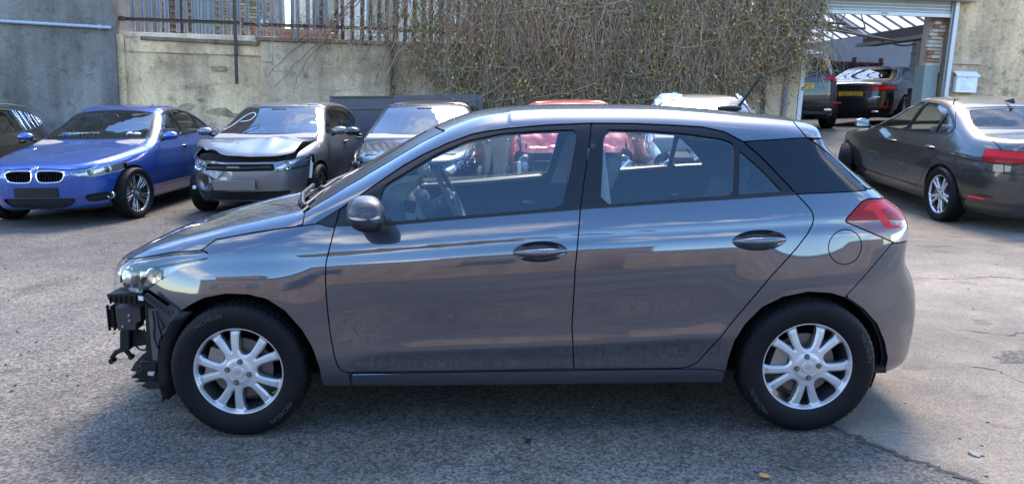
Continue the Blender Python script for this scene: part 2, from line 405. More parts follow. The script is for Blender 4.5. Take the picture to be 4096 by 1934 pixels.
class MB:
    """collects plain shapes into one mesh"""
    def __init__(s): s.v = []; s.f = []; s.M = Matrix()
    def add(s, vs, fs):
        n = len(s.v); s.v += [tuple(s.M @ Vector(p)) for p in vs]; s.f += [[n + i for i in f] for f in fs]; return s
    def box(s, c, d, rot=None, taper=1.):
        x, y, z = d[0] / 2, d[1] / 2, d[2] / 2
        P = [Vector((sx * x * (taper if sz > 0 else 1), sy * y * (taper if sz > 0 else 1), sz * z)) for sz in (-1, 1) for sy in (-1, 1) for sx in (-1, 1)]
        if rot: e = Euler(rot).to_matrix(); P = [e @ p for p in P]
        P = [p + Vector(c) for p in P]
        return s.add(P, [[0, 2, 3, 1], [4, 5, 7, 6], [0, 1, 5, 4], [2, 6, 7, 3], [0, 4, 6, 2], [1, 3, 7, 5]])
    def tube(s, path, r, n=8, cap=True):
        P = [Vector(p) for p in path]; m = len(P); rs = r if hasattr(r, '__len__') else [r] * m
        vs, fs = [], []; up = None
        for i, p in enumerate(P):
            d = (P[min(i + 1, m - 1)] - P[max(i - 1, 0)]).normalized()
            if up is None:
                up = Vector((0, 0, 1)) if abs(d.z) < .9 else Vector((1, 0, 0))
            a = d.cross(up); a = a.normalized() if a.length > 1e-6 else d.orthogonal().normalized(); up = a.cross(d)
            for k in range(n):
                t = 2 * math.pi * k / n; vs.append(p + (a * math.cos(t) + up * math.sin(t)) * rs[i])
        for i in range(m - 1):
            for k in range(n): k2 = (k + 1) % n; fs.append([i * n + k, i * n + k2, (i + 1) * n + k2, (i + 1) * n + k])
        if cap: fs.append(list(range(n))[::-1]); fs.append([(m - 1) * n + k for k in range(n)])
        return s.add(vs, fs)
    def lathe(s, prof, n=32, axis='y', c=(0, 0, 0), close=False):
        """prof: (radius, along axis)"""
        vs, fs = [], []; m = len(prof)
        for k in range(n):
            t = 2 * math.pi * k / n; co, si = math.cos(t), math.sin(t)
            for r, h in prof:
                p = {'y': (r * co, h, r * si), 'z': (r * co, r * si, h), 'x': (h, r * co, r * si)}[axis]
                vs.append((p[0] + c[0], p[1] + c[1], p[2] + c[2]))
        for k in range(n):
            k2 = (k + 1) % n
            for i in range(m if close else m - 1):
                i2 = (i + 1) % m
                fs.append([k * m + i, k * m + i2, k2 * m + i2, k2 * m + i])
        return s.add(vs, fs)
    def prism(s, poly, lo, hi, axis='y'):
        """2D outline extruded: axis y uses (x,z), axis z uses (x,y), axis x uses (y,z)"""
        n = len(poly)
        def P(p, h): return {'y': (p[0], h, p[1]), 'z': (p[0], p[1], h), 'x': (h, p[0], p[1])}[axis]
        vs = [P(p, lo) for p in poly] + [P(p, hi) for p in poly]
        return s.add(vs, [list(range(n)), list(range(2 * n - 1, n - 1, -1))] + [[i, i + n, (i + 1) % n + n, (i + 1) % n] for i in range(n)])
    def ball(s, c, r, n=16, m=10, sc=(1, 1, 1)):
        vs = [(c[0], c[1], c[2] + r * sc[2])]; fs = []
        for i in range(1, m):
            a = math.pi * i / m
            for k in range(n):
                t = 2 * math.pi * k / n
                vs.append((c[0] + r * sc[0] * math.sin(a) * math.cos(t), c[1] + r * sc[1] * math.sin(a) * math.sin(t), c[2] + r * sc[2] * math.cos(a)))
        vs.append((c[0], c[1], c[2] - r * sc[2])); e = len(vs) - 1
        for k in range(n):
            k2 = (k + 1) % n; fs.append([0, 1 + k, 1 + k2]); fs.append([e, 1 + (m - 2) * n + k2, 1 + (m - 2) * n + k])
            for i in range(m - 2): fs.append([1 + i * n + k, 1 + (i + 1) * n + k, 1 + (i + 1) * n + k2, 1 + i * n + k2])
        return s.add(vs, fs)
    def done(s, name, m, parent=None, smooth=40, bevel=0., seg=2, loc=None):
        me = bpy.data.meshes.new(name); me.from_pydata(s.v, [], s.f); me.materials.append(m)
        bm = bmesh.new(); bm.from_mesh(me); bmesh.ops.recalc_face_normals(bm, faces=bm.faces); bm.to_mesh(me); bm.free()
        if smooth: me.shade_smooth(); me.set_sharp_from_angle(angle=R(smooth))
        o = link(bpy.data.objects.new(name, me), parent)
        if loc: o.location = loc
        if bevel:
            b = o.modifiers.new('bevel', 'BEVEL'); b.width = bevel; b.segments = seg; b.limit_method = 'ANGLE'; b.angle_limit = R(50); b.harden_normals = False
        return o
def box(name, c, d, m, parent=None, rot=None, bevel=0.):
    return MB().box(c, d, rot).done(name, m, parent, bevel=bevel)

_TXT = {}
def text_arrays(s, size=1.):
    """flat letter shapes as vertices (x,y) and triangles"""
    if s not in _TXT:
        cu = bpy.data.curves.new('t', 'FONT'); cu.body = s; cu.resolution_u = 3; cu.align_x = 'CENTER'; cu.align_y = 'CENTER'
        o = bpy.data.objects.new('t', cu); COL.objects.link(o)
        dg = bpy.context.evaluated_depsgraph_get(); me = o.evaluated_get(dg).to_mesh()
        me.calc_loop_triangles()
        V = np.array([v.co[:] for v in me.vertices]); T = np.array([t.vertices[:] for t in me.loop_triangles])
        o.evaluated_get(dg).to_mesh_clear(); bpy.data.objects.remove(o); bpy.data.curves.remove(cu)
        _TXT[s] = (V, T)
    V, T = _TXT[s]
    return V[:, :2] * size, T
def place_text(name, s, h, w, m, parent, origin, xa, ya, lift=.002):
    """lettering h tall (cap height), squeezed to width w, on the plane origin + u xa + v ya"""
    V, T = text_arrays(s)
    lo, hi = V.min(0), V.max(0); V = (V - (lo + hi) / 2) / (hi - lo) * np.array([w, h])
    xa, ya = np.array(xa, float), np.array(ya, float); n = np.cross(xa, ya)
    P = np.array(origin) + V[:, :1] * xa + V[:, 1:] * ya + n * lift
    return mk(name, P, T, m, parent, smooth=False)
# ------------------------------------------------------------------ ground
def ground_z(x, y):
    """the yard is level by the near car and climbs to the workshop at the right rear"""
    x = np.asarray(x, float); y = np.asarray(y, float)
    t = np.clip(y - 7., 0, 6.2)
    s = sstep(.6, 4.2, x)
    return s * (.045 * t + .0122 * t * t)
def asphalt(name, dark, light, stone, contrast, warm=(1, .97, .93), bump=.5):
    dark = tuple(.62 * c * w for c, w in zip(dark, (1.10, 1., .87))); light = tuple(.62 * c * w for c, w in zip(light, (1.10, 1., .87)))
    m, N, Lk, b = _new(name)
    tc = N.new('ShaderNodeTexCoord')
    def noise(sc, det=4, rough=.55):
        n = N.new('ShaderNodeTexNoise'); n.inputs['Scale'].default_value = sc; n.inputs['Detail'].default_value = det; n.inputs['Roughness'].default_value = rough
        Lk.new(tc.outputs['Object'], n.inputs['Vector']); return n.outputs['Fac']
    def ramp(f, a, bq, ca, cb):
        r = N.new('ShaderNodeValToRGB'); r.color_ramp.elements[0].position = a; r.color_ramp.elements[1].position = bq
        r.color_ramp.elements[0].color = (*ca, 1); r.color_ramp.elements[1].color = (*cb, 1); Lk.new(f, r.inputs['Fac']); return r.outputs['Color']
    def mix(f, A, B, t='MIX'):
        x = N.new('ShaderNodeMix'); x.data_type = 'RGBA'; x.blend_type = t
        for s_, v in (('Factor', f), ('A', A), ('B', B)):
            if hasattr(v, 'is_linked'): Lk.new(v, x.inputs[s_])
            else: x.inputs[s_].default_value = v if s_ == 'Factor' else (*v, 1)
        return x.outputs['Result']
    big = ramp(noise(.55, 6, .62), .36, .68, dark, light)
    mid = ramp(noise(3.2, 6, .65), .35, .7, (.78, .78, .79), tuple(1.16 * w for w in warm))
    c = mix(1., big, mid, 'MULTIPLY')
    vo = N.new('ShaderNodeTexVoronoi'); vo.inputs['Scale'].default_value = stone; Lk.new(tc.outputs['Object'], vo.inputs['Vector'])
    sp = N.new('ShaderNodeSeparateColor'); Lk.new(vo.outputs['Color'], sp.inputs['Color'])
    st = ramp(sp.outputs['Red'], .05, .98, (1 - contrast,) * 3, (1 + contrast,) * 3)
    c = mix(1., c, st, 'MULTIPLY')
    edge = ramp(vo.outputs['Distance'], .1, .75, (1.12,) * 3, (.62,) * 3)
    c = mix(.7, c, edge, 'MULTIPLY')
    # dark oily stains
    stn = ramp(noise(1.1, 3, .5), .60, .72, (1, 1, 1), (.62, .61, .60))
    c = mix(1., c, stn, 'MULTIPLY')
    c = mix(1., c, ramp(noise(3.7, 2, .4), .66, .73, (1, 1, 1), (.70, .70, .71)), 'MULTIPLY')
    c = mix(1., c, ramp(noise(.28, 3, .5), .40, .62, (.80, .80, .81), (1.10, 1.09, 1.07)), 'MULTIPLY')
    Lk.new(c, b.inputs['Base Color']); b.inputs['Roughness'].default_value = .86; b.inputs['Specular IOR Level'].default_value = .35
    h = N.new('ShaderNodeMath'); h.operation = 'SUBTRACT'; h.inputs[0].default_value = 1; Lk.new(vo.outputs['Distance'], h.inputs[1])
    h2 = N.new('ShaderNodeMath'); h2.operation = 'MULTIPLY_ADD'; Lk.new(sp.outputs['Green'], h2.inputs[0]); h2.inputs[1].default_value = .8; Lk.new(h.outputs[0], h2.inputs[2])
    bp = N.new('ShaderNodeBump'); bp.inputs['Strength'].default_value = bump; bp.inputs['Distance'].default_value = .006; Lk.new(h2.outputs[0], bp.inputs['Height'])
    nb = N.new('ShaderNodeBump'); nb.inputs['Strength'].default_value = .35; nb.inputs['Distance'].default_value = .03; Lk.new(noise(5., 5), nb.inputs['Height']); Lk.new(bp.outputs['Normal'], nb.inputs['Normal'])
    Lk.new(nb.outputs['Normal'], b.inputs['Normal'])
    return m
M_TARMAC = asphalt('coarse_tarmac', (.150, .150, .154), (.240, .236, .232), 82., .58)
M_WORN = asphalt('worn_tarmac', (.275, .258, .236), (.375, .352, .325), 120., .24, bump=.3)
def sheet(name, xs, ys, m, zoff=0., kind='structure', fn=None):
    X, Y = np.meshgrid(xs, ys); V = np.stack([X.ravel(), Y.ravel(), ground_z(X, Y).ravel() + zoff], 1)
    if fn is not None: V = fn(V)
    nx, ny = len(xs), len(ys); i = np.arange(nx * ny).reshape(ny, nx)
    q = np.stack([i[:-1, :-1].ravel(), i[:-1, 1:].ravel(), i[1:, 1:].ravel(), i[1:, :-1].ravel()], 1)
    return tag(mk(name, V, q, m), kind=kind)
def build_ground():
    xs = np.unique(np.concatenate([np.linspace(-400, -20, 12), np.linspace(-20, 20, 81), np.linspace(20, 400, 12)]))
    ys = np.unique(np.concatenate([np.linspace(-300, -10, 10), np.linspace(-10, 14, 97), np.linspace(14, 500, 12)]))
    g = sheet('ground', xs, ys, M_TARMAC)
    tag(g, 'coarse grey tarmac of the car yard')
    # smoother worn surface to the right, ending along a crack
    cr = [(1.42, .30), (1.52, .02), (1.60, -.12), (1.66, -.22), (1.78, -.36), (1.86, -.48), (1.93, -.62), (2.02, -.78), (2.10, -.95), (2.3, -1.6), (2.5, -3.)]
    r2 = np.random.default_rng(3)
    P = crom(cr, 10, closed=False); P += r2.normal(0, .006, P.shape)
    yy = P[:, 1][::-1]; xx = P[:, 0][::-1]
    ys2 = np.unique(np.concatenate([np.linspace(-3., .30, 170), np.linspace(.30, 13., 60)]))
    xe = np.interp(ys2, np.append(yy, [2., 6., 13.]), np.append(xx, [.9, .4, .2]))
    wob = r2.normal(0, .012, len(ys2)); xe = xe + wob
    u = np.concatenate([[0, .003, .01, .03, .06], np.linspace(.1, 1, 20)])
    X = xe[:, None] + (16 - xe)[:, None] * u[None]; Y = np.repeat(ys2[:, None], len(u), 1)
    Z = ground_z(X, Y) + .006; Z[:, 0] -= .008
    V = np.stack([X.ravel(), Y.ravel(), Z.ravel()], 1); i = np.arange(X.size).reshape(X.shape)
    q = np.stack([i[:-1, :-1].ravel(), i[:-1, 1:].ravel(), i[1:, 1:].ravel(), i[1:, :-1].ravel()], 1)
    o = tag(mk('worn_tarmac', V, q, M_WORN), 'paler worn tarmac on the right of the yard', kind='structure')
    # the crack itself, a shallow groove of dirt
    k = ys2 < .6
    a = np.stack([xe[k] - .008 - np.abs(r2.normal(0, .006, k.sum())), ys2[k], np.full(k.sum(), .0042)], 1)
    b = np.stack([xe[k] + .004 + np.abs(r2.normal(0, .004, k.sum())), ys2[k], np.full(k.sum(), .0078)], 1)
    n = k.sum(); Vc = np.vstack([a, b]); qc = np.array([[j, n + j, n + j + 1, j + 1] for j in range(n - 1)])
    tag(mk('tarmac_crack', Vc, qc, mat('crack_dirt', (.045, .042, .038), .95, noise=.4, nscale=40)), 'dark crack where the coarse tarmac meets the worn tarmac', kind='structure')
def surface_cracks():
    r = np.random.default_rng(31); m = mat('crack_dirt', (.045, .042, .038), .95)
    for pts in ([(2.9, 1.6), (3.15, 1.45), (3.3, 1.5), (3.55, 1.3), (3.9, 1.25)], [(3.1, 3.2), (3.6, 3.0), (4.1, 3.05), (4.5, 2.8), (4.9, 2.85)], [(2.55, .9), (2.7, .8), (2.72, .62), (2.86, .55)], [(3.6, 4.6), (4.2, 4.4), (4.6, 4.45)], [(2.75, -.35), (2.85, -.33), (2.95, -.36)], [(-3.6, 3.9), (-3.1, 3.7), (-2.9, 3.75)], [(-4.6, 5.1), (-4.1, 5.0), (-3.8, 5.1)]):
        P = crom(np.array(pts), 8, closed=False); P += r.normal(0, .008, P.shape); n = len(P); w = np.abs(r.normal(.006, .003, n)) * np.sin(np.linspace(.2, 2.95, n))
        z = ground_z(P[:, 0], P[:, 1]) + .0085
        V = np.vstack([np.stack([P[:, 0], P[:, 1] + w, z], 1), np.stack([P[:, 0], P[:, 1] - w, z], 1)]); q = np.array([[i, n + i, n + i + 1, i + 1] for i in range(n - 1)])
        tag(mk('surface_crack', V, q, m), kind='structure')
    # worn hollow where the top layer has come away
    for cx, cy, a, b in ((3.05, 1.02, .22, .11), (3.5, .55, .10, .05), (-2.2, 4.3, .30, .10)):
        t = np.linspace(0, 2 * np.pi, 40, endpoint=False); rr = 1 + .18 * np.sin(3 * t + cx) + .12 * np.sin(7 * t) + r.normal(0, .06, 40)
        P = np.stack([cx + a * rr * np.cos(t), cy + b * rr * np.sin(t)], 1); V = np.vstack([[[cx, cy, float(ground_z(cx, cy)) + .0082]], np.column_stack([P, ground_z(P[:, 0], P[:, 1]) + .0082])])
        tag(mk('worn_hollow', V, np.array([[0, i + 1, (i + 1) % 40 + 1] for i in range(40)]), M_TARMAC), kind='structure')
build_ground(); surface_cracks()
# ---- main hatchback: outline of the body ----
ZC_X = [-2.2, -1.105, -.807, .286, 1.30, 1.46, 2.1]; ZC_Z = [.80, .852, .875, .948, .990, .990, .985]     # shoulder crease
ZL_X = [-2.2, -.9, -.567, .263, .878, 2.1]; ZL_Z = [.40, .405, .427, .454, .486, .52]                     # lower crease
ZB_X = [-2.2, -.56, .307, 1.25, 1.575, 2.1]; ZB_Z = [.93, .976, 1.042, 1.098, 1.117, 1.14]                # window line
def i20_off_table():
    xs = np.linspace(-2.3, 2.2, 120); zs = np.linspace(.1, 1.6, 500); dz = zs[1] - zs[0]
    T = np.zeros((len(xs), len(zs)))
    for i, x in enumerate(xs):
        zc, zl, zb = np.interp(x, ZC_X, ZC_Z), np.interp(x, ZL_X, ZL_Z), np.interp(x, ZB_X, ZB_Z)
        cr = float(sstep(-1.25, -.7, np.array(x)))              # the shoulder crease fades out over the front wing
        band = float(sstep(-1.0, .3, np.array(x))) * .75 + .25
        lo = float(sstep(-.85, -.45, np.array(x)) * (1 - sstep(.85, 1.0, np.array(x))))
        key = [(.10, -45), (.20, -38), (.262, -26), (.285, -18), (.300, -8), (.318, -8), (.350, -6), (zl - .03, -6 - 8 * lo), (zl - .012, -3 - 10 * lo), (zl + .004, 11 * lo),
               (zl + .03, 9 * lo), (zl + .07, 3 * lo), (zl + .14, -1.5), (zl + .2, -1.), (zc - .23, 3), (zc - .15, 5.5), (zc - .10, 8.5), (zc - .068, 12),
               (zc - .050, 12 + 9 * band), (zc - .034, 12 + 10 * band), (zc - .020, 12 - 2 * cr), (zc - .004, 12 - 3.5 * cr), (zc + .006, 17 + 3 * cr), (zc + .05, 23), (zb - .01, 26),
               (zb + .03, 25), (zb + .10, 25), (1.30, 28), (1.40, 36), (1.6, 50)]
        key.sort()
        a = np.interp(zs, [k[0] for k in key], [k[1] for k in key])
        a = np.convolve(np.pad(a, 2, mode='edge'), np.ones(5) / 5, 'valid')
        o = np.cumsum(np.tan(np.radians(a))) * dz
        T[i] = o - np.interp(zc - .1, zs, o)
    T -= 0
    return xs, zs, T
_XS, _ZS, _TT = i20_off_table()
def i20_off(x, z):
    fx = np.clip((x - _XS[0]) / (_XS[1] - _XS[0]), 0, len(_XS) - 1.001); fz = np.clip((z - _ZS[0]) / (_ZS[1] - _ZS[0]), 0, len(_ZS) - 1.001)
    i, j = fx.astype(int), fz.astype(int); u, v = fx - i, fz - j
    o = (_TT[i, j] * (1 - u) + _TT[i + 1, j] * u) * (1 - v) + (_TT[i, j + 1] * (1 - u) + _TT[i + 1, j + 1] * u) * v
    # wheel-arch flares
    for cx in (-1.298, 1.298):
        r = np.hypot(x - cx, z - .315)
        o = o - .014 * (1 - sstep(.34, .60, r)) * sstep(.2, .5, z + .2)
    return o
I20_PROF = [(-2.075, .55), (-2.07, .67), (-2.02, .755), (-1.93, .812), (-1.75, .889), (-1.45, .968), (-1.20, 1.022), (-1.05, 1.062),
            (-.92, 1.138), (-.68, 1.272), (-.48, 1.372), (-.36, 1.423), (-.20, 1.466), (.05, 1.487), (.40, 1.490), (.70, 1.484), (1.00, 1.461), (1.25, 1.437), (1.40, 1.412),
            (1.435, 1.360), (1.465, 1.305), (1.61, 1.175), (1.715, 1.080), (1.805, 1.01), (1.825, .92), (1.81, .80), (1.885, .70), (1.935, .61), (1.96, .48), (1.945, .36), (1.91, .26), (1.84, .215), (1.0, .20), (-1.0, .20), (-1.9, .20), (-2.03, .30), (-2.07, .42)]
def i20_body(): return Body(crom(I20_PROF, 5), .850, -2.09, 1.985, nf=3.6, nr=4.6, off=i20_off, k=.10, crown=.055, bow=.13, bowr=.05, zg=1.0, z0=.60, roofk=.08)
# ------------------------------------------------------------------ wheels
def rim_mesh(rr, wins, hprof, nr=40, nt=300, depth=.030, spin=0., edge=.008, dip=.009):
    """alloy face: a turned disc with windows cut out; face looks to -y"""
    r = np.linspace(.0, rr, nr + 1)[1:]; t = np.linspace(0, 2 * np.pi, nt, endpoint=False)
    rg, tg = np.meshgrid(r, t, indexing='ij')
    def wsdf(X, Z):
        d = np.full(X.shape, 9.)
        for n, a0, poly in wins:
            rad = np.hypot(X, Z); th = np.arctan2(Z, X) - a0 - spin
            w = 2 * np.pi / n; th = (th + w / 2) % w - w / 2
            d = np.minimum(d, poly_sdf(rad * np.cos(th), rad * np.sin(th), poly))
        return d
    X, Z = (rg * np.cos(tg)).ravel(), (rg * np.sin(tg)).ravel()
    h = np.interp(rg.ravel(), [p[0] for p in hprof], [p[1] for p in hprof])
    d = wsdf(X, Z)
    h = h + dip * (1 - sstep(0, edge, d)) * (rg.ravel() < rr * .95)
    V = np.stack([X, h, Z], 1); V = np.vstack([V, [[0, hprof[0][1], 0]]])
    i = np.arange(nr * nt).reshape(nr, nt)
    a, b = i[:-1], i[1:]
    q = np.stack([a.ravel(), b.ravel(), np.roll(b, -1, 1).ravel(), np.roll(a, -1, 1).ravel()], 1)
    T = np.vstack([q[:, [0, 1, 2]], q[:, [0, 2, 3]], np.stack([np.full(nt, nr * nt), i[0], np.roll(i[0], -1)], 1)])
    N = vnormals(V, T)
    if N[:, 1].mean() > 0: T = T[:, ::-1]; N = -N
    sk = (V, N, T)
    ins, out = cut(sk, np.append(d, 1.))
    V, N, T = out
    E = border(T); u, inv = np.unique(E, return_inverse=True); inv = inv.reshape(E.shape)
    rad = np.hypot(V[u, 0], V[u, 2])
    A = V[u]; Bk = A.copy(); Bk[:, 1] += depth; Bk[:, [0, 2]] *= np.where(rad > rr * .99, 1., 1.)[:, None]
    n = len(V)
    qq = np.stack([n + inv[:, 1], n + inv[:, 0], n + len(u) + inv[:, 0], n + len(u) + inv[:, 1]], 1)
    T2 = np.vstack([T, qq[:, [0, 1, 2]], qq[:, [0, 2, 3]]])
    dd = V[E[:, 1]] - V[E[:, 0]]; o = np.cross(dd, N[E[:, 0]]); ed = np.zeros_like(A)
    for c in (0, 1): np.add.at(ed, inv[:, c], o)
    ed /= np.linalg.norm(ed, axis=1)[:, None] + 1e-12
    return np.vstack([V, A, Bk]), np.vstack([N, ed, ed]), T2
def tyre_arrays(Rt, w, rr, n=240, block=4):
    h = w / 2
    pr = [(rr - .004, -h * .80), (rr + .006, -h * .88), (rr + .018, -h * .95), (rr + .5 * (Rt - rr), -h * 1.0), (rr + .78 * (Rt - rr), -h * .97), (Rt - .016, -h * .90), (Rt - .006, -h * .80), (Rt - .001, -h * .68),
          (Rt, -h * .45), (Rt - .007, -h * .43), (Rt - .007, -h * .37), (Rt, -h * .35), (Rt + .001, -h * .06), (Rt - .007, -h * .04), (Rt - .007, h * .04), (Rt + .001, h * .06), (Rt, h * .35), (Rt - .007, h * .37), (Rt - .007, h * .43), (Rt, h * .45),
          (Rt - .001, h * .68), (Rt - .006, h * .80), (Rt - .016, h * .90), (rr + .5 * (Rt - rr), h), (rr + .006, h * .88), (rr - .004, h * .8)]
    m = len(pr); t = 2 * np.pi * np.arange(n) / n
    rad = np.array([p[0] for p in pr]); ax = np.array([p[1] for p in pr])
    Rg = np.repeat(rad[None], n, 0)
    g = (np.arange(n) % block == 0)
    for j in (5, 6, 7, 8, 19, 20, 21, 22): Rg[g, j] -= .0035
    for j in (11, 12, 15, 16): Rg[(np.arange(n) % block == 2), j] -= .004
    V = np.stack([Rg * np.cos(t)[:, None], np.repeat(ax[None], n, 0), Rg * np.sin(t)[:, None]], 2).reshape(-1, 3)
    i = np.arange(n * m).reshape(n, m); a = i; b = np.roll(i, -1, 0)
    q = np.stack([a[:, :-1].ravel(), a[:, 1:].ravel(), b[:, 1:].ravel(), b[:, :-1].ravel()], 1)
    c = np.cross(V[q[0, 1]] - V[q[0, 0]], V[q[0, 2]] - V[q[0, 0]])
    q = q[:, ::-1] if V[q[3 * m, 0]] @ np.cross(V[q[3 * m, 1]] - V[q[3 * m, 0]], V[q[3 * m, 2]] - V[q[3 * m, 0]]) < 0 else q
    return V, q
def R2(pts, n=2): return chaikin(pts, n)
STYLE_I20 = dict(wins=[(5, 0., R2([(.082, -.019), (.082, .019), (.120, .035), (.184, .050), (.193, .032), (.194, -.032), (.184, -.050), (.120, -.035)])),
                       (5, math.pi / 5, R2([(.098, -.003), (.098, .003), (.150, .014), (.185, .027), (.192, .016), (.192, -.016), (.185, -.027), (.150, -.014)]))],
                 h=[(0, -.004), (.05, -.004), (.065, .002), (.12, .006), (.175, .014), (.188, .020), (.194, .016), (.197, .002), (.205, 0), (.209, .004)], bolts=4, br=.050)
STYLE_M5 = dict(wins=[(5, 0., R2([(.075, -.015), (.075, .015), (.15, .055), (.205, .078), (.212, .05), (.214, -.05), (.205, -.078), (.15, -.055)])),
                      (5, math.pi / 5, R2([(.11, -.003), (.11, .003), (.17, .010), (.207, .022), (.212, .0), (.207, -.022), (.17, -.010)]))],
                h=[(0, .012), (.05, .012), (.09, .016), (.16, .012), (.205, .016), (.214, .014), (.219, .002), (.228, 0), (.233, .004)], bolts=5, br=.056)
STYLE_M10 = dict(wins=[(5, 0., R2([(.085, -.014), (.085, .014), (.15, .036), (.219, .052), (.226, .03), (.227, -.03), (.219, -.052), (.15, -.036)])),
                       (5, math.pi / 5, R2([(.09, -.006), (.09, .006), (.15, .010), (.220, .016), (.226, .0), (.220, -.016), (.15, -.010)])),
                       (10, math.pi / 10 + .095, R2([(.15, -.003), (.15, .003), (.222, .009), (.226, 0), (.222, -.009)])),
                       (10, math.pi / 10 - .095, R2([(.15, -.003), (.15, .003), (.222, .009), (.226, 0), (.222, -.009)]))],
                 h=[(0, .020), (.05, .020), (.09, .022), (.17, .016), (.22, .014), (.228, .012), (.233, .002), (.241, 0), (.246, .004)], bolts=5, br=.056)
STYLE_MULTI = dict(wins=[(10, 0., R2([(.075, -.010), (.075, .010), (.15, .028), (.214, .042), (.220, .02), (.220, -.02), (.214, -.042), (.15, -.028)])),
                         (10, math.pi / 10, R2([(.12, -.002), (.12, .002), (.20, .006), (.216, 0), (.20, -.006)]))],
                   h=[(0, .012), (.05, .012), (.10, .012), (.20, .012), (.219, .012), (.225, 0), (.232, 0), (.238, .004)], bolts=5, br=.056)
STYLE_PLAIN = dict(wins=[(5, 0., R2([(.085, -.02), (.085, .02), (.175, .07), (.190, .04), (.190, -.04), (.175, -.07)]))],
                   h=[(0, .01), (.05, .01), (.12, .008), (.18, .014), (.192, .014), (.197, .002), (.205, 0), (.209, .004)], bolts=5, br=.056)
_WM = {}
def wheel(parent, x, y, z, Rt, w, style, alloy, side=-1, steer=0., spin=0., fine=True, emblem=None, brand=False, camber=0.):
    """a wheel at its hub: tyre, alloy face, barrel, bolts, cap, brake disc"""
    wh = empty('wheel', (x, y, z), (0, 0, steer + (0 if side < 0 else math.pi)), parent)
    key = (id(style), Rt, w, round(spin, 3), fine)
    rr = style['h'][-1][0]
    if key not in _WM:
        V, q = tyre_arrays(Rt, w, rr, 240 if fine else 120)
        a = mk('tyre', V, q, M_RUBBER); a.data.set_sharp_from_angle(angle=R(50))
        Vr, Nr, Tr = rim_mesh(rr, style['wins'], style['h'], 44 if fine else 26, 360 if fine else 200, spin=spin)
        Vr[:, 1] += -w * .40
        b = mk('rim', Vr, Tr, alloy, None, Nr)
        c = MB().lathe([(rr, -w * .40 + .004), (rr - .012, -w * .33), (rr - .020, -w * .1), (rr - .022, w * .4), (rr, w * .42)], 64).done('barrel', M_GREYALLOY)
        e = MB().lathe([(.06, -w * .08), (rr * .68, -w * .08), (rr * .68, -w * .08 + .018), (.06, -w * .08 + .018)], 48, close=True)
        e.lathe([(.0, -w * .16), (.07, -w * .16), (.075, -w * .08), (.0, -w * .08)], 24)
        e = e.done('brake_disc', M_DISC)
        f = MB().box((-rr * .55, -w * .05, rr * .16), (.07, .07, .14), (0, .3, 0)).done('brake_caliper', M_STEEL, bevel=.008)
        h0 = style['h'][1][1] - w * .40
        g = MB().lathe([(0, -.010), (.006, -.010), (.0085, -.006), (.0085, -.001), (.0135, -.0012), (.0135, .003)], 12).done('wheel_bolt', M_DISC)
        cap = MB().lathe([(0, -.006), (.026, -.006), (.029, -.003), (.030, .004)], 32, c=(0, h0, 0)).done('hub_cap', alloy)
        parts = [a, b, c, e, f, g, cap]
        _WM[key] = ([o.data for o in parts], [o.name.split('.')[0] for o in parts], [[(m.type, m.width) for m in o.modifiers] for o in parts], h0)
        for o in parts: bpy.data.objects.remove(o)
    datas, names, mods, h0 = _WM[key]
    for d, n, ms in zip(datas, names, mods):
        if n == 'wheel_bolt':
            for k in range(style['bolts']):
                t = 2 * math.pi * (k + .5) / style['bolts'] + spin + .55
                o = link(bpy.data.objects.new(n, d), wh); o.location = (style['br'] * math.cos(t), h0, style['br'] * math.sin(t))
            continue
        o = link(bpy.data.objects.new(n, d), wh)
        if n == 'rim' and d.materials[0] != alloy:
            o.material_slots[0].link = 'OBJECT'; o.material_slots[0].material = alloy
    return wh, h0
def arch_liner(parent, x, z, r, y0, y1, name='wheel_arch_liner', m=None):
    b = MB(); P0, P1 = [], []
    for k in range(25):
        t = math.pi * (-.12 + 1.24 * k / 24)
        P0.append((x + r * math.cos(t), y0, z + r * math.sin(t))); P1.append((x + r * math.cos(t), y1, z + r * math.sin(t)))
    n = len(P0); b.add(P0 + P1, [[i, i + 1, n + i + 1, n + i] for i in range(n - 1)] + [list(range(n, 2 * n))])
    return b.done(name, m or M_DARK, parent)
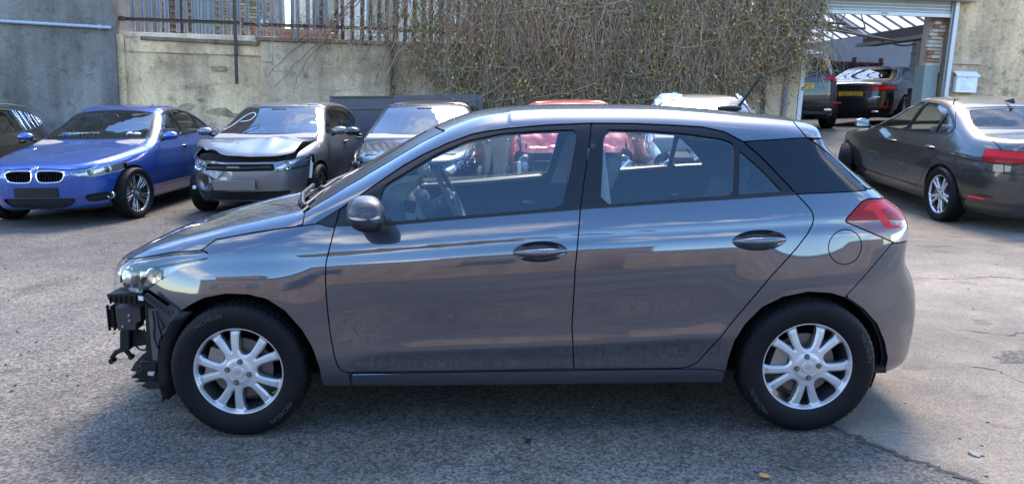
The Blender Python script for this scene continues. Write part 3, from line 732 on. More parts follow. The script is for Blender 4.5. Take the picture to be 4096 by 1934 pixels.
# ------------------------------------------------------------------ the grey hatchback in front
M_MAIN = paint('graphite_paint', (.034, .037, .053), metal=.5, rough=.33, dust=.02, ior=2.0)
M_MIRROR = paint('mirror_cap_paint', (.030, .031, .040), metal=.3, rough=.45, coat=.35, dust=.02, ior=1.45)
def lines_below(sk, xs, zs):      # negative below the line z(x)
    V = sk[0]; return V[:, 2] - np.interp(V[:, 0], xs, zs)
def oval(sk, cx, cz, a, b, tilt=0.):
    V = sk[0]; dx, dz = V[:, 0] - cx, V[:, 2] - cz
    c, s_ = math.cos(tilt), math.sin(tilt); u, v = dx * c + dz * s_, -dx * s_ + dz * c
    e = np.hypot(u / a, v / b)
    d = (e - 1) * min(a, b)
    return np.where(np.abs(V[:, 1]) > .4, d, .2)
def main_car():
    root = empty('hatchback_car', (.045, .862, 0))
    tag(root, 'large graphite grey five-door hatchback in the foreground, its front bumper missing', 'car')
    B = i20_body(); sk = B.grid(300, 190, 70)
    S = lambda poly, ymin=.3: (lambda k: side_sdf(k, poly, ymin))
    FD = [(-.817, 1.046), (-.835, .976), (-.859, .872), (-.873, .818), (-.876, .741), (-.873, .646), (-.865, .508), (-.849, .388), (-.838, .345), (-.820, .320), (-.792, .313), (-.274, .317), (.231, .320), (.220, .522), (.233, .782), (.259, 1.028), (.281, 1.161), (.304, 1.277), (.325, 1.412), (.13, 1.406), (-.041, 1.394), (-.142, 1.382), (-.225, 1.367), (-.338, 1.328), (-.450, 1.278), (-.539, 1.230), (-.627, 1.173)]
    RD = [(.325, 1.412), (.304, 1.277), (.281, 1.161), (.259, 1.028), (.233, .782), (.220, .522), (.231, .320), (.715, .318), (.760, .328), (.792, .349), (.918, .517), (1.094, .736), (1.211, .860), (1.270, .930), (1.295, .970), (1.299, 1.0), (1.292, 1.025), (1.278, 1.044), (1.23, 1.097), (1.2, 1.132), (1.081, 1.264), (1.01, 1.326), (.931, 1.370), (.837, 1.391), (.706, 1.400), (.525, 1.409)]
    FG = chaikin([(-.622, 1.149), (-.504, 1.217), (-.393, 1.281), (-.253, 1.339), (-.096, 1.371), (.073, 1.383), (.261, 1.387), (.224, 1.214), (.179, 1.050), (-.209, 1.021), (-.432, 1.004), (-.601, .988), (-.641, 1.076)], 1, q=.1)
    RG = chaikin([(.381, 1.387), (.579, 1.381), (.746, 1.366), (.911, 1.342), (.947, 1.331), (.967, 1.317), (.948, 1.096), (.724, 1.084), (.351, 1.060)], 1, q=.1)
    QG = [(.990, 1.291), (1.076, 1.213), (1.173, 1.108), (.970, 1.098)]
    AF = [(-1.559, .59), (-1.514, .619), (-1.439, .657), (-1.331, .680), (-1.227, .679), (-1.142, .660), (-1.060, .607), (-.990, .521), (-.945, .435), (-.921, .346), (-.912, .247), (-.912, -.2), (-1.9, -.2), (-1.9, .4), (-1.62, .55)]
    AR = [(.917, .261), (.925, .353), (.947, .451), (.992, .529), (1.065, .606), (1.159, .653), (1.272, .673), (1.380, .663), (1.456, .638), (1.545, .579), (1.624, .499), (1.680, .401), (1.711, .316), (1.712, .225), (1.66, -.2), (.917, -.2)]
    # openings
    NOSE = [(-2.4, .645), (-1.99, .632), (-1.916, .627), (-1.788, .654), (-1.732, .677), (-1.559, .59), (-1.50, .5), (-1.5, -.2), (-2.4, -.2)]
    _, sk = cut(sk, side_sdf(sk, NOSE, -1.))
    _, sk = cut(sk, side_sdf(sk, AF, .45)); _, sk = cut(sk, side_sdf(sk, AR, .45))
    _, sk = cut(sk, sk[0][:, 2] - np.interp(sk[0][:, 0], [1.6, 1.75], [.243, .232]))
    MB().box((0, 0, .262), (3.4, 1.50, .02)).done('underbody', M_DARK, root)
    # lamps
    HL = [(-2.3, .775), (-1.972, .768), (-1.895, .786), (-1.752, .816), (-1.608, .846), (-1.462, .862), (-1.430, .857), (-1.411, .838), (-1.446, .819), (-1.569, .778), (-1.655, .727), (-1.732, .677), (-1.788, .654), (-1.916, .627), (-2.3, .60)]
    hl, sk = take_gap(sk, lambda k: np.maximum(side_sdf(k, HL, .3), (.40 - np.abs(k[0][:, 1]))), .006)
    for h in halves(hl): headlamp(root, h)
    TL = [(1.448, .983), (1.497, 1.025), (1.542, 1.061), (1.582, 1.068), (1.671, 1.06), (1.83, 1.03), (1.95, .95), (1.95, .868), (1.70, .866), (1.563, .925), (1.452, .972)]
    tl, sk = take_gap(sk, lambda k: np.maximum(side_sdf(k, TL, .3), (.47 - np.abs(k[0][:, 1]))), .006)
    for h in halves(tl): taillamp(root, h)
    # bonnet, scuttle, screen
    HG = [(-2.4, .74), (-2.0, .762), (-1.972, .768), (-1.895, .786), (-1.752, .816), (-1.608, .846), (-1.458, .863), (-1.447, .868), (-1.396, .907), (-1.21, .942), (-1.022, .969), (-.93, .99), (-.6, 1.4), (-2.4, 1.4)]
    def hood(k):
        V = k[0]; r = -.985 - .16 * np.maximum(0, 1 - (V[:, 1] / .72) ** 2)
        return np.maximum(poly_sdf(V[:, 0], V[:, 2], HG), (V[:, 0] - r) * .9)
    hd, sk = take_gap(sk, hood, .006)
    panel('bonnet', hd, M_MAIN, root, .018)
    cw = [-.99, -.96, -.797, -.604, -.475, -.352, -.309, -.2]; cz = [1.026, 1.043, 1.14, 1.249, 1.324, 1.383, 1.395, 1.42]
    def scuttle(k):
        V = k[0]; c = np.maximum(0, 1 - (V[:, 1] / .70) ** 2); w = -.945 - .095 * c
        return np.maximum(np.maximum((V[:, 0] - w) * .9, .985 - V[:, 2]), np.abs(V[:, 1]) - .695)
    sc, sk = take_gap(sk, scuttle, .004)
    sc = pick(sc, sc[0][sc[2]].mean(1)[:, 0] > -1.25)
    panel('scuttle', sc, M_BLACK, root, .0, shift=-.035)
    def screen(k):
        V = k[0]; c = np.maximum(0, 1 - (V[:, 1] / .62) ** 2); rf = -.315 - .13 * c
        a = np.interp(V[:, 0], cw, cz) - V[:, 2]
        return np.maximum(np.maximum(a * .85, (V[:, 0] - rf) * .9), np.where(V[:, 0] < -.1, -1, 1))
    ws, sk = take_gap(sk, screen, .006)
    frit, ws_in = cut(ws, -(screen(ws) + .035))
    sg = panel('windscreen', ws_in, M_SCREEN, root, 0, shift=-.003)
    panel('screen_border', frit, M_TRIM, sg, .004, shift=-.003)
    # doors
    for nm, poly, gl, px, pz in (('front_door', FD, [FG], [-1.5, -.919, -.835, -.604, -.209, .263], [.98, .979, .973, .976, 1.007, 1.040]), ('rear_door', RD, [RG, QG], [.263, .68, .903, 1.217, 1.6], [1.041, 1.066, 1.077, 1.094, 1.11])):
        d, sk = take_gap(sk, S(poly, .35), .006)
        skin, upper = cut(d, lines_below(d, px, pz))
        glz = []
        for g in gl:
            a, upper = cut(upper, side_sdf(upper, g, .35)); glz.append(a)
        trim, frame = cut(upper, lines_below(upper, px, [q + .013 for q in pz]))
        hc = (.079, .862) if nm == 'front_door' else (1.05, .903)
        bowl, skin = cut(skin, oval(skin, hc[0], hc[1], .121, .045, .03))
        for i in (0, 1):
            dp = panel(nm, halves(skin)[i], M_MAIN, root, .014)
            panel('window_frame', halves(frame)[i], M_TRIM, dp, .018, shift=-.002)
            panel('waist_seal', halves(trim)[i], M_BLACK, dp, .012, shift=.003)
            for g in glz: panel('window_glass', halves(g)[i], M_GLASS, dp, 0, shift=-.010)
            door_handle(dp, halves(bowl)[i], hc, -1 if i == 0 else 1)
    # rear quarter
    PIL = [(1.01, 1.326), (1.294, 1.340), (1.319, 1.334), (1.428, 1.255), (1.581, 1.103), (1.23, 1.097), (1.2, 1.132), (1.081, 1.264)]
    pl, sk = take_gap(sk, S(PIL, .3), .005)
    for h in halves(pl): panel('pillar_cover', h, M_GLOSSB, root, .008)
    SP = [(1.308, 1.338), (1.276, 1.40), (1.34, 1.50), (1.7, 1.50), (1.7, 1.325), (1.45, 1.332)]
    sp, sk = take_gap(sk, lambda k: side_sdf(k, SP, -1), .006)
    panel('roof_spoiler', sp, M_MAIN, root, .02)
    TG = [(1.322, 1.334), (1.428, 1.257), (1.583, 1.106), (1.9, 1.10), (1.9, 1.34), (1.45, 1.332)]
    tg, sk = take_gap(sk, lambda k: side_sdf(k, TG, -1), .005)
    panel('tailgate_glass', tg, M_PRIV, root, 0)
    BU = [(1.452, .642), (1.547, .736), (1.65, .835), (1.685, .868), (1.9, .866), (2.4, .86), (2.4, -.2), (1.66, -.2), (1.712, .225), (1.711, .316), (1.68, .401), (1.624, .499), (1.545, .579)]
    bu, sk = take_gap(sk, lambda k: side_sdf(k, BU, -1), .005)
    panel('rear_bumper', bu, M_MAIN, root, .014)
    tgd, sk = take_gap(sk, lambda k: np.maximum(np.abs(k[0][:, 1]) - .46, np.maximum(1.6 - k[0][:, 0], k[0][:, 2] - 1.12)), .006)
    panel('tailgate', tgd, M_MAIN, root, .012)
    fl, sk = take_gap(sk, lambda k: np.where(k[0][:, 1] < 0, oval(k, 1.444, .864, .080, .077), .2), .0045)
    panel('fuel_flap', fl, M_MAIN, root, .012)
    SILL = [(-.783, .307), (-.2, .311), (.3, .3125), (.86, .3135), (.917, .305), (.917, .0), (-.783, .0)]
    si, sk = take_gap(sk, S(SILL, .4), .005)
    for h in halves(si):
        o = panel('sill', h, M_MAIN, root, .012); sd = -1 if h[0][:, 1].mean() < 0 else 1
        MB().tube([(x_, sd * (B.W - float(B.off(np.array(x_), np.array(.29))) - .004 - (.004 if x_ > .6 else 0)), .3005 + .005 * (x_ + .78) / 1.7) for x_ in np.linspace(-.775, .85, 18)], .0045, 8).done('sill_edge', M_MAIN, o)
    sail = [(-.925, .984), (-.815, 1.05), (-.835, .966)]
    sl, sk = take_gap(sk, S(sail, .4), .003)
    for h in halves(sl): panel('door_mirror_sail', h, M_TRIM, root, .006)
    WG = [(-1.47, .862), (-1.447, .868), (-1.396, .907), (-1.21, .942), (-1.022, .969), (-.919, .983), (-.83, .966), (-.84, .95), (-.859, .872), (-.873, .818), (-.876, .741), (-.873, .646), (-.865, .508), (-.849, .388), (-.838, .345), (-.820, .320), (-.790, .310), (-.786, .0), (-1.9, .0), (-1.9, .75), (-1.6, .82)]
    wg, sk = take_gap(sk, S(WG, .4), .005)
    for h in halves(wg): panel('front_wing', h, M_MAIN, root, .014)
    gc, sk = cut(sk, np.maximum(sk[0][:, 0] + 1.55, sk[0][:, 2] - .9))
    panel('grille_carrier', gc, M_BLACK, root, .01, shift=-.02)
    panel('body', sk, M_MAIN, root, .012)
    # inner shell: seen through the shut lines and as the cabin lining
    ln = B.grid(110, 72, 24)
    for p, y in ((NOSE, -1.), (AF, .45), (AR, .45), (FG, .35), (RG, .35), (QG, .35)):
        _, ln = cut(ln, side_sdf(ln, p, y))
    _, ln = cut(ln, screen(ln) + .03); _, ln = cut(ln, side_sdf(ln, TG, -1)); 
    ln = pick(ln, ~((ln[0][ln[2]].mean(1)[:, 0] < -1.0)))
    panel('cabin_lining', (ln[0] - ln[1] * .030, ln[1], ln[2]), mat('dark_cabin_lining', (.045, .046, .05), .7), root, 0)
    fb, _ = cut(B.grid(60, 40, 16), B.grid(60, 40, 16)[0][:, 0] + .98)
    fb = pick(fb, (fb[0][fb[2]].mean(1)[:, 0] > -1.98) & ~((np.abs(fb[0][fb[2]].mean(1)[:, 1]) > .45) & (fb[0][fb[2]].mean(1)[:, 2] < .70)))
    panel('engine_bay_shell', (fb[0] - fb[1] * .10, fb[1], fb[2]), M_DARK, root, 0)
    # running gear
    for x, sp_ in ((-1.2985, 0.), (1.2985, .35)):
        for sd in (-1, 1):
            wh, h0 = wheel(root, x, sd * .757, .3135, .3125, .185, STYLE_I20, M_ALLOY, sd, spin=sp_)
            oval_logo(wh, h0 - .0065)
            if sd < 0: tyre_text(wh, 'MICHELIN', .275, -.0945, R(115) if x < 0 else R(215), .020)
            if sd < 0: tyre_text(wh, 'MICHELIN', .275, -.0945, R(-45) if x < 0 else R(20), .020)
        for sd in (-1, 1): arch_liner(root, x, .30, .385, sd * (.78 if x < 0 else .70), sd * .45)
    main_mirror(root, -1); main_mirror(root, 1)
    main_front(root); main_cabin(root)
    # aerial
    an = MB()
    for i in range(14): pass
    base = []
    an.ball((1.12, 0, 1.462), .068, 20, 10, (1, .42, .30)).done('aerial_base', M_BLACK, root)
    rod = MB(); rod.tube([(1.165, 0, 1.468), (1.172, 0, 1.478), (1.19, 0, 1.502), (1.275, 0, 1.628)], [.010, .010, .0075, .0058], 10)
    for i in range(9):
        t = .12 + .085 * i; p = Vector((1.19, 0, 1.502)).lerp(Vector((1.275, 0, 1.628)), t); q = Vector((1.19, 0, 1.502)).lerp(Vector((1.275, 0, 1.628)), t + .03)
        rod.tube([p, q], .0085, 10)
    rod.done('aerial_mast', M_BLACK, root)
    # wipers
    for a, b, c in (((-1.02, -.58, 1.035), (-.985, -.40, 1.075), (-.86, -.05, 1.150)), ((-1.06, -.05, 1.055), (-1.02, .12, 1.088), (-.90, .45, 1.135))):
        w = MB(); w.tube([a, b, (np.array(b) * .5 + np.array(c) * .5)], [.012, .009, .006], 8); w.ball(a, .02, 12, 8)
        k = [Vector(b) + (Vector(c) - Vector(b)) * t + Vector((-.004, 0, .004)) for t in (-.25, .25, .6, 1)]
        w.tube(k, .006, 6); w.done('wiper', M_BLACK, root)
    MB().tube([(-1.03, -.66, 1.005), (-1.0, -.60, 1.03), (-1.05, -.5, 1.04), (-1.1, -.3, 1.06), (-1.12, 0, 1.07)], .012, 8).done('scuttle_hose', M_BLACK, root)
    return root
def headlamp(root, h):
    sgn = -1 if h[0][:, 1].mean() < 0 else 1
    lens = panel('headlamp', h, M_LENS, root, .01)
    V, N, T = h
    inn = (V - N * .045, N, T)
    panel('headlamp_housing', inn, mat('lamp_silver_bowl', (.26, .27, .29), .25, metal=.6), lens, 0)
    # upper brow and chrome blade
    c = np.interp(V[:, 0], [-2.05, -1.95, -1.75, -1.45], [.735, .742, .775, .835])
    br, lo = cut((V - N * .025, N, T), -(V[:, 2] - c))
    panel('brow_strip', br, mat('lamp_grey', (.24, .27, .32), .25, metal=.6, coat=.5), lens, 0)
    s = sgn
    MB().lathe([(.030, -.010), (.050, -.014), (.058, .010), (.052, .03), (.012, .045)], 28, axis='x', c=(-1.875, s * .575, .700)).done('projector_bezel', M_CHROME, lens)
    MB().ball((-1.868, s * .575, .700), .042, 20, 12, (.6, 1, 1)).done('projector_lens', mat('projector', (.20, .24, .30), .03, metal=.6, coat=1.), lens)
    b = MB(); b.tube([(-1.915, s * .48, .650), (-1.89, s * .56, .650), (-1.845, s * .625, .652), (-1.785, s * .675, .660)], .012, 8)
    b.tube([(-1.915, s * .48, .650), (-1.925, s * .47, .70), (-1.915, s * .48, .745)], .014, 8)
    b.done('daylight_strip', M_WHITE, lens)
    P = [(-1.79, s * .645, .745), (-1.735, s * .69, .752), (-1.725, s * .69, .70), (-1.775, s * .655, .665), (-1.80, s * .64, .70)]
    MB().add(P + [(p[0] + .02, p[1] - s * .02, p[2]) for p in P], [[0, 1, 2, 3, 4], [9, 8, 7, 6, 5], [0, 5, 6, 1], [1, 6, 7, 2], [2, 7, 8, 3], [3, 8, 9, 4], [4, 9, 5, 0]]).done('reflector_fin', M_CHROME, lens)
    MB().lathe([(.010, 0), (.034, -.006), (.042, .004)], 20, axis='y', c=(-1.70, s * .70, .735)).done('indicator_bowl', M_CHROME, lens)
    sl, _ = cut((V - N * .018, N, T), np.maximum(np.abs(V[:, 2] - np.interp(V[:, 0], [-2., -1.75, -1.45], [.70, .735, .80])) - .02, -1.66 - V[:, 0]))
    panel('reflector_tail', sl, mat('lamp_silver', (.45, .48, .52), .22, metal=.8), lens, 0)
def taillamp(root, h):
    V, N, T = h
    # lower rear corner clear, the rest red with a brighter light guide
    clear, red = cut(h, np.maximum(V[:, 2] - .935 + (1.80 - V[:, 0]) * .25, 1.672 - V[:, 0] + (V[:, 2] - .9) * -.35))
    gl, red = cut(red, np.minimum(side_sdf(red, [(1.535, 1.020), (1.575, 1.050), (1.66, 1.047), (1.67, 1.022), (1.60, 1.018)]), side_sdf(red, [(1.585, 1.02), (1.625, 1.02), (1.69, .945), (1.74, .945), (1.74, .930), (1.65, .935)])))
    lo, red = cut(red, np.maximum(red[0][:, 2] - np.interp(red[0][:, 0], [1.44, 1.66, 1.8], [.978, .972, .955]), -1))
    t = panel('tail_lamp', red, M_RED, root, .012)
    panel('dark_red_band', lo, mat('deep_red_lens', (.10, .003, .004), .10, coat=1.), t, .008)
    panel('light_guide', gl, M_RED2, t, 0, shift=.0005)
    panel('reversing_lens', clear, mat('clear_lens', (.36, .37, .39), .15, metal=.5, coat=1., noise=.4, nscale=60), t, .010)
def door_handle(dp, bowl, hc, s):
    V, N, T = bowl
    e = np.clip(1 - np.hypot((V[:, 0] - hc[0]) / .121, (V[:, 2] - hc[1]) / .045), 0, 1)
    V2 = V - N * (.044 * np.minimum(1, e * 1.9) ** .6)[:, None]
    mk('handle_recess', V2, T, M_MAIN, dp, vnormals(V2, T))
    near = np.array([np.interp(hc[0], [0, 1], [0, 1])])
    y0 = V[:, 1][np.argmax(np.abs(V[:, 1]))]
    b = MB(); P, r = [], []
    n = 22
    for i in range(n + 1):
        u = -1 + 2 * i / n
        P.append((hc[0] + .119 * u, y0 + s * (.010 - .012 * u * u), hc[1] + .001 + .004 * u - .003 * (1 - u * u))); r.append(.004 + .0150 * (1 - abs(u) ** 2.6))
    b.tube(P, r, 14)
    b.v = [(x, y0 + (y - y0) * .9, z) for x, y, z in b.v]
    h = b.done('door_handle', M_MAIN, dp)
    MB().tube([(hc[0] + .070, y0 + s * .0, hc[1] + .003), (hc[0] + .0715, y0 + s * .0, hc[1] + .003)], .0152, 16).done('handle_seam', M_DARK, dp)
def main_mirror(root, s):
    m = MB(); n, k = 36, 20
    # housing: rounded, flat towards the rear
    vs, fs = [], []
    for j in range(k + 1):
        v = -1 + 2 * j / k
        for i in range(n):
            t = 2 * math.pi * i / n
            c, sn = math.cos(t), math.sin(t)
            rr_ = (1 - abs(v) ** 2.8) ** (1 / 2.4)
            x = .092 * rr_ * (abs(c) ** .8) * (1 if c > 0 else -1); z = .072 * rr_ * (abs(sn) ** .85) * (1 if sn > 0 else -1)
            if x > 0: x *= .75
            z += -.05 * x - .012 * v
            vs.append((-.655 + x + .018 * v, s * (.945 + .092 * v), 1.052 + z))
    for j in range(k):
        for i in range(n): i2 = (i + 1) % n; fs.append([j * n + i, j * n + i2, (j + 1) * n + i2, (j + 1) * n + i])
    V = np.array(vs); q = np.array(fs)
    T = np.vstack([q[:, [0, 1, 2]], q[:, [0, 2, 3]]])
    N = vnormals(V, T)
    if ((V - V.mean(0)) * N).sum() < 0: T = T[:, ::-1]; N = -N
    low = V[:, 2] - (1.032 - .10 * (V[:, 0] + .655))
    a, b = cut((V, N, T), low)
    mm = panel('door_mirror', b, M_MIRROR, root, 0)
    panel('mirror_base_shell', a, M_BLACK, mm, 0)
    MB().tube([(-.70, s * .80, 1.0), (-.70, s * .88, 1.0), (-.67, s * .95, 1.01)], [.034, .028, .03], 14).done('mirror_arm', M_BLACK, mm)
    st, _ = cut((V, N, T), np.maximum(np.abs(V[:, 2] - (1.046 + .06 * (V[:, 0] + .655))) - .0065, np.maximum(V[:, 0] + .595, .955 - s * V[:, 1])))
    panel('mirror_indicator', st, mat('indicator_clear', (.62, .64, .68), .15, metal=.5, coat=1.), mm, 0, shift=.0025)
def oval_logo(wh, h):
    b = MB(); P = []
    for k in range(25):
        t = 2 * math.pi * k / 24; P.append((.0175 * math.cos(t), h, .0115 * math.sin(t)))
    b.tube(P, .0011, 6, cap=False)
    for p in ([(-.008, -.0085), (-.004, .0085)], [(.004, -.0085), (.008, .0085)], [(-.006, -.003), (0, .0), (.006, .003)]):
        b.tube([(q[0], h, q[1]) for q in p], .0013, 6)
    b.done('hub_emblem', mat('emblem_shadow', (.30, .30, .31), .3, metal=.8), wh)  # emblem in one even grey metal, darker than the alloy
def tyre_text(wh, s, rad, y, ang, h):
    V, T = text_arrays(s)
    lo, hi = V.min(0), V.max(0); V = (V - (lo + hi) / 2) / (hi[1] - lo[1]) * h
    a = ang - V[:, 0] * 1.1 / rad; r = rad + V[:, 1]
    P = np.stack([r * np.cos(a), np.full(len(V), y) - .0012, r * np.sin(a)], 1)
    mk('tyre_lettering', P, T, mat('raised_rubber', (.045, .045, .047), .5), wh, smooth=False)
def main_front(root):
    """what shows where the front bumper is off"""
    g = lambda n, m=M_BLACK, bev=.004: (lambda mb: mb.done(n, m, root, bevel=bev))
    # impact absorber with ribs
    b = MB()
    b.prism([(-2.066, .502), (-2.063, .42), (-2.01, .408), (-1.975, .395), (-1.968, .53), (-1.99, .541), (-2.026, .544)], -.46, .46)
    a = b.done('impact_absorber', M_BLACK, root, bevel=.006)
    for i in range(7):
        z = .425 + .017 * i
        MB().box((-2.02, -.464, z), (.078 - .004 * i, .012, .006)).done('absorber_rib', M_TRIM, a)
    for i, x in enumerate((-2.056, -2.03, -2.005, -1.98)):
        MB().box((x, -.467, .472), (.007, .016, .13)).done('absorber_rib', M_TRIM, a)
    for z in (.44, .47, .50):
        MB().box((-1.985, -.470, z), (.035, .02, .018)).done('absorber_cell', M_DARK, a, bevel=.003)
    b = MB(); b.prism([(-1.985, .544), (-1.864, .541), (-1.865, .469), (-1.89, .459), (-1.894, .424), (-1.985, .424)], -.53, -.44)
    br = b.done('beam_bracket', mat('painted_crossmember', (.03, .03, .032), .5, noise=.3, nscale=30), root, bevel=.004)
    for x, z in ((-1.92, .50), (-1.92, .475), (-1.955, .445)):
        MB().lathe([(0, -.006), (.007, -.005), (.008, 0)], 10, c=(x, -.531, z)).done('bracket_bolt', M_STEEL, br)
    MB().box((-1.975, 0, .49), (.045, .96, .10)).done('bumper_beam', mat('bare_beam', (.05, .05, .052), .5, metal=.5), root, bevel=.008)
    b = MB(); b.prism([(-2.012, .40), (-1.962, .41), (-1.972, .308), (-1.988, .290), (-2.022, .293)], -.46, -.40); g('lower_support')(b)
    b = MB(); b.prism([(-1.962, .41), (-1.891, .384), (-1.886, .317), (-1.967, .306)], -.43, -.42); g('duct_panel', M_DARK)(b)
    b = MB(); b.tube([(-2.01, -.43, .298), (-2.05, -.44, .285), (-2.073, -.44, .258), (-2.072, -.44, .238)], [.012, .013, .012, .012], 10); b.tube([(-2.072, -.46, .240), (-2.072, -.42, .240)], .013, 10); g('hooked_arm', bev=0)(b)
    b = MB(); b.tube([(-2.013, -.42, .292), (-1.982, -.42, .246)], [.014, .010], 8); b.box((-1.985, -.42, .252), (.02, .03, .02), (0, .6, 0)); g('broken_stay', bev=0)(b)
    b = MB(); b.box((-1.825, -.50, .41), (.045, .06, .32), (0, .05, 0)); g('front_upright')(b)
    MB().box((-1.80, 0, .42), (.05, 1.0, .38)).done('radiator', mat('radiator_fins', (.03, .03, .03), .5, metal=.6), root)
    MB().box((-1.83, 0, .585), (.10, 1.2, .035)).done('slam_panel', M_BLACK, root, bevel=.006)
    MB().box((-1.84, 0, .25), (.08, 1.1, .05)).done('lower_crossmember', M_BLACK, root, bevel=.006)
    # lamp mounting under the headlamp with its paper tag
    b = MB(); b.prism([(-1.955, .640), (-1.943, .600), (-1.829, .588), (-1.796, .592), (-1.775, .650)], -.66, -.52); g('lamp_bracket')(b)
    for i in range(6): MB().box((-1.935 + .024 * i, -.664, .612), (.004, .012, .035)).done('bracket_rib', M_TRIM, root)
    b = MB(); b.box((-1.768, -.712, .632), (.028, .004, .020), (0, .05, -.35)); tg_ = b.done('paper_tag', M_WHITE, root)
    # latticed bumper guide along the wing edge
    A, Bb = Vector((-1.716, -.755, .666)), Vector((-1.585, -.80, .590))
    b = MB(); n = 7
    off = Vector((-.016, 0, -.022))
    b.tube([A, Bb], .005, 6); b.tube([A + off, Bb + off], .006, 6)
    for i in range(n + 1):
        p = A.lerp(Bb, i / n); b.tube([p, p + off], .004, 6)
        if i < n: q = A.lerp(Bb, (i + 1) / n); b.tube([p, q + off], .003, 5); b.tube([q, p + off], .003, 5)
    b.done('bumper_guide_rail', M_BLACK, root)
    b = MB(); b.prism([(-1.819, .535), (-1.739, .545), (-1.64, .58), (-1.70, .46), (-1.779, .383), (-1.80, .25), (-1.82, .25)], -.545, -.535)
    b.done('inner_wing', mat('grey_primer', (.10, .095, .10), .5, noise=.2, nscale=12), root)
    for k, pts in enumerate(([(-1.79, -.56, .53), (-1.785, -.565, .46), (-1.795, -.56, .40), (-1.775, -.57, .34)], [(-1.77, -.56, .53), (-1.765, -.57, .47), (-1.755, -.57, .42), (-1.76, -.57, .36)], [(-1.765, -.57, .50), (-1.74, -.58, .475), (-1.735, -.58, .45), (-1.75, -.57, .44)], [(-1.87, -.5, .42), (-1.865, -.5, .39), (-1.85, -.5, .37), (-1.845, -.5, .33)])):
        MB().tube([tuple(q) for q in crom3(pts)], .0045, 6).done('wiring_loom', M_TRIM, root)
    MB().tube([(-1.955, -.42, .305), (-1.93, -.43, .292), (-1.885, -.44, .292)], .005, 6).done('wiring_loom', M_TRIM, root)
    # splash-guard leading edge and flap
    E = [(-1.552, .595), (-1.596, .545), (-1.637, .473), (-1.662, .399), (-1.671, .339), (-1.673, .269), (-1.668, .21)]
    b = MB(); E2 = [(x + .05, z) for x, z in E]
    vs = [(x, -.815, z) for x, z in E] + [(x + .055, -.80, z - .004) for x, z in E] + [(x, -.50, z) for x, z in E]
    m = len(E); b.add(vs, [[i, i + 1, m + i + 1, m + i] for i in range(m - 1)] + [[i, i + 1, 2 * m + i + 1, 2 * m + i] for i in range(m - 1)])
    lin = b.done('splash_guard', M_BLACK, root)
    s_ = lin.modifiers.new('thick', 'SOLIDIFY'); s_.thickness = .006
    b = MB(); b.add([(-1.674, -.80, .212), (-1.673, -.80, .160), (-1.640, -.80, .185), (-1.606, -.795, .205), (-1.602, -.79, .265), (-1.66, -.80, .27)], [[0, 1, 2, 3, 4, 5]])
    fl = b.done('torn_flap', M_BLACK, lin); s_ = fl.modifiers.new('thick', 'SOLIDIFY'); s_.thickness = .004
    # broken undertray
    for poly, y, rx in (([(-2.035, .151), (-2.016, .188), (-1.977, .229), (-1.924, .265), (-1.915, .208), (-1.88, .202), (-1.877, .181), (-1.95, .150), (-2.023, .114), (-2.005, .146)], -.36, .3),
                        ([(-1.977, .158), (-1.879, .222), (-1.83, .216), (-1.837, .144), (-1.902, .130), (-1.96, .133), (-1.914, .150)], -.46, -.1), ([(-1.928, .114), (-1.891, .135), (-1.80, .139), (-1.80, .098), (-1.89, .096)], -.47, .1)):
        b = MB(); n = len(poly); k = .35
        b.add([(x, y + (z - .1) * rx, z) for x, z in poly] + [(x + .02, y + .30, z + .02) for x, z in poly], [list(range(n)), list(range(2 * n - 1, n - 1, -1))] + [[i, (i + 1) % n, n + (i + 1) % n, n + i] for i in range(n)])
        b.done('broken_undertray', M_BLACK, root, smooth=0)
    b = MB(); b.lathe([(.022, 0), (.03, .002), (.03, .006), (.022, .006)], 16, c=(-1.955, -.375, .175), close=True); b.v = [(x, y, .175 + (z - .175) * .6) for x, y, z in b.v]; b.done('undertray_boss', M_TRIM, root)
    b = MB(); b.box((-1.865, -.475, .182), (.03, .02, .018), (0, .2, 0)); b.box((-1.85, -.478, .19), (.014, .02, .014), (0, .5, 0)); b.done('pale_clip', M_WHITE, root, bevel=.002)
    b = MB(); b.add([(.87, -.72, .215), (.90, -.72, .215), (.895, -.72, .165)], [[0, 1, 2]]); o = b.done('jacking_flap', M_BLACK, root); s_ = o.modifiers.new('thick', 'SOLIDIFY'); s_.thickness = .004
def crom3(pts, n=5):
    P = [Vector(p) for p in pts]; out = []
    for i in range(len(P) - 1):
        a, b, c, d = P[max(i - 1, 0)], P[i], P[i + 1], P[min(i + 2, len(P) - 1)]
        for k in range(n):
            t = k / n; out.append(.5 * ((2 * b) + (c - a) * t + (2 * a - 5 * b + 4 * c - d) * t * t + (3 * b - a - 3 * c + d) * t ** 3))
    out.append(P[-1]); return out
def seat(parent, x, y, z, w=.48, m=None, back=R(18), head=True, hb=.58):
    m = m or M_SEAT
    b = MB(); b.box((x, y, z), (.50, w, .14)); s = b.done('seat', m, parent, bevel=.05)
    b = MB(); b.box((x + .22 + math.sin(back) * hb / 2, y, z + .05 + hb / 2), (.13, w, hb), (0, back, 0), taper=.88); b.done('seat_back', m, s, bevel=.045)
    if head:
        hx, hz = x + .22 + math.sin(back) * (hb + .10), z + .05 + hb + .10
        MB().box((hx, y, hz), (.09, .27, .17), (0, back, 0)).done('headrest', m, s, bevel=.035)
        for d in (-.06, .06): MB().tube([(hx, y + d, hz - .06), (hx - .03, y + d, hz - .16)], .006, 6).done('headrest_post', M_STEEL, s)
    return s
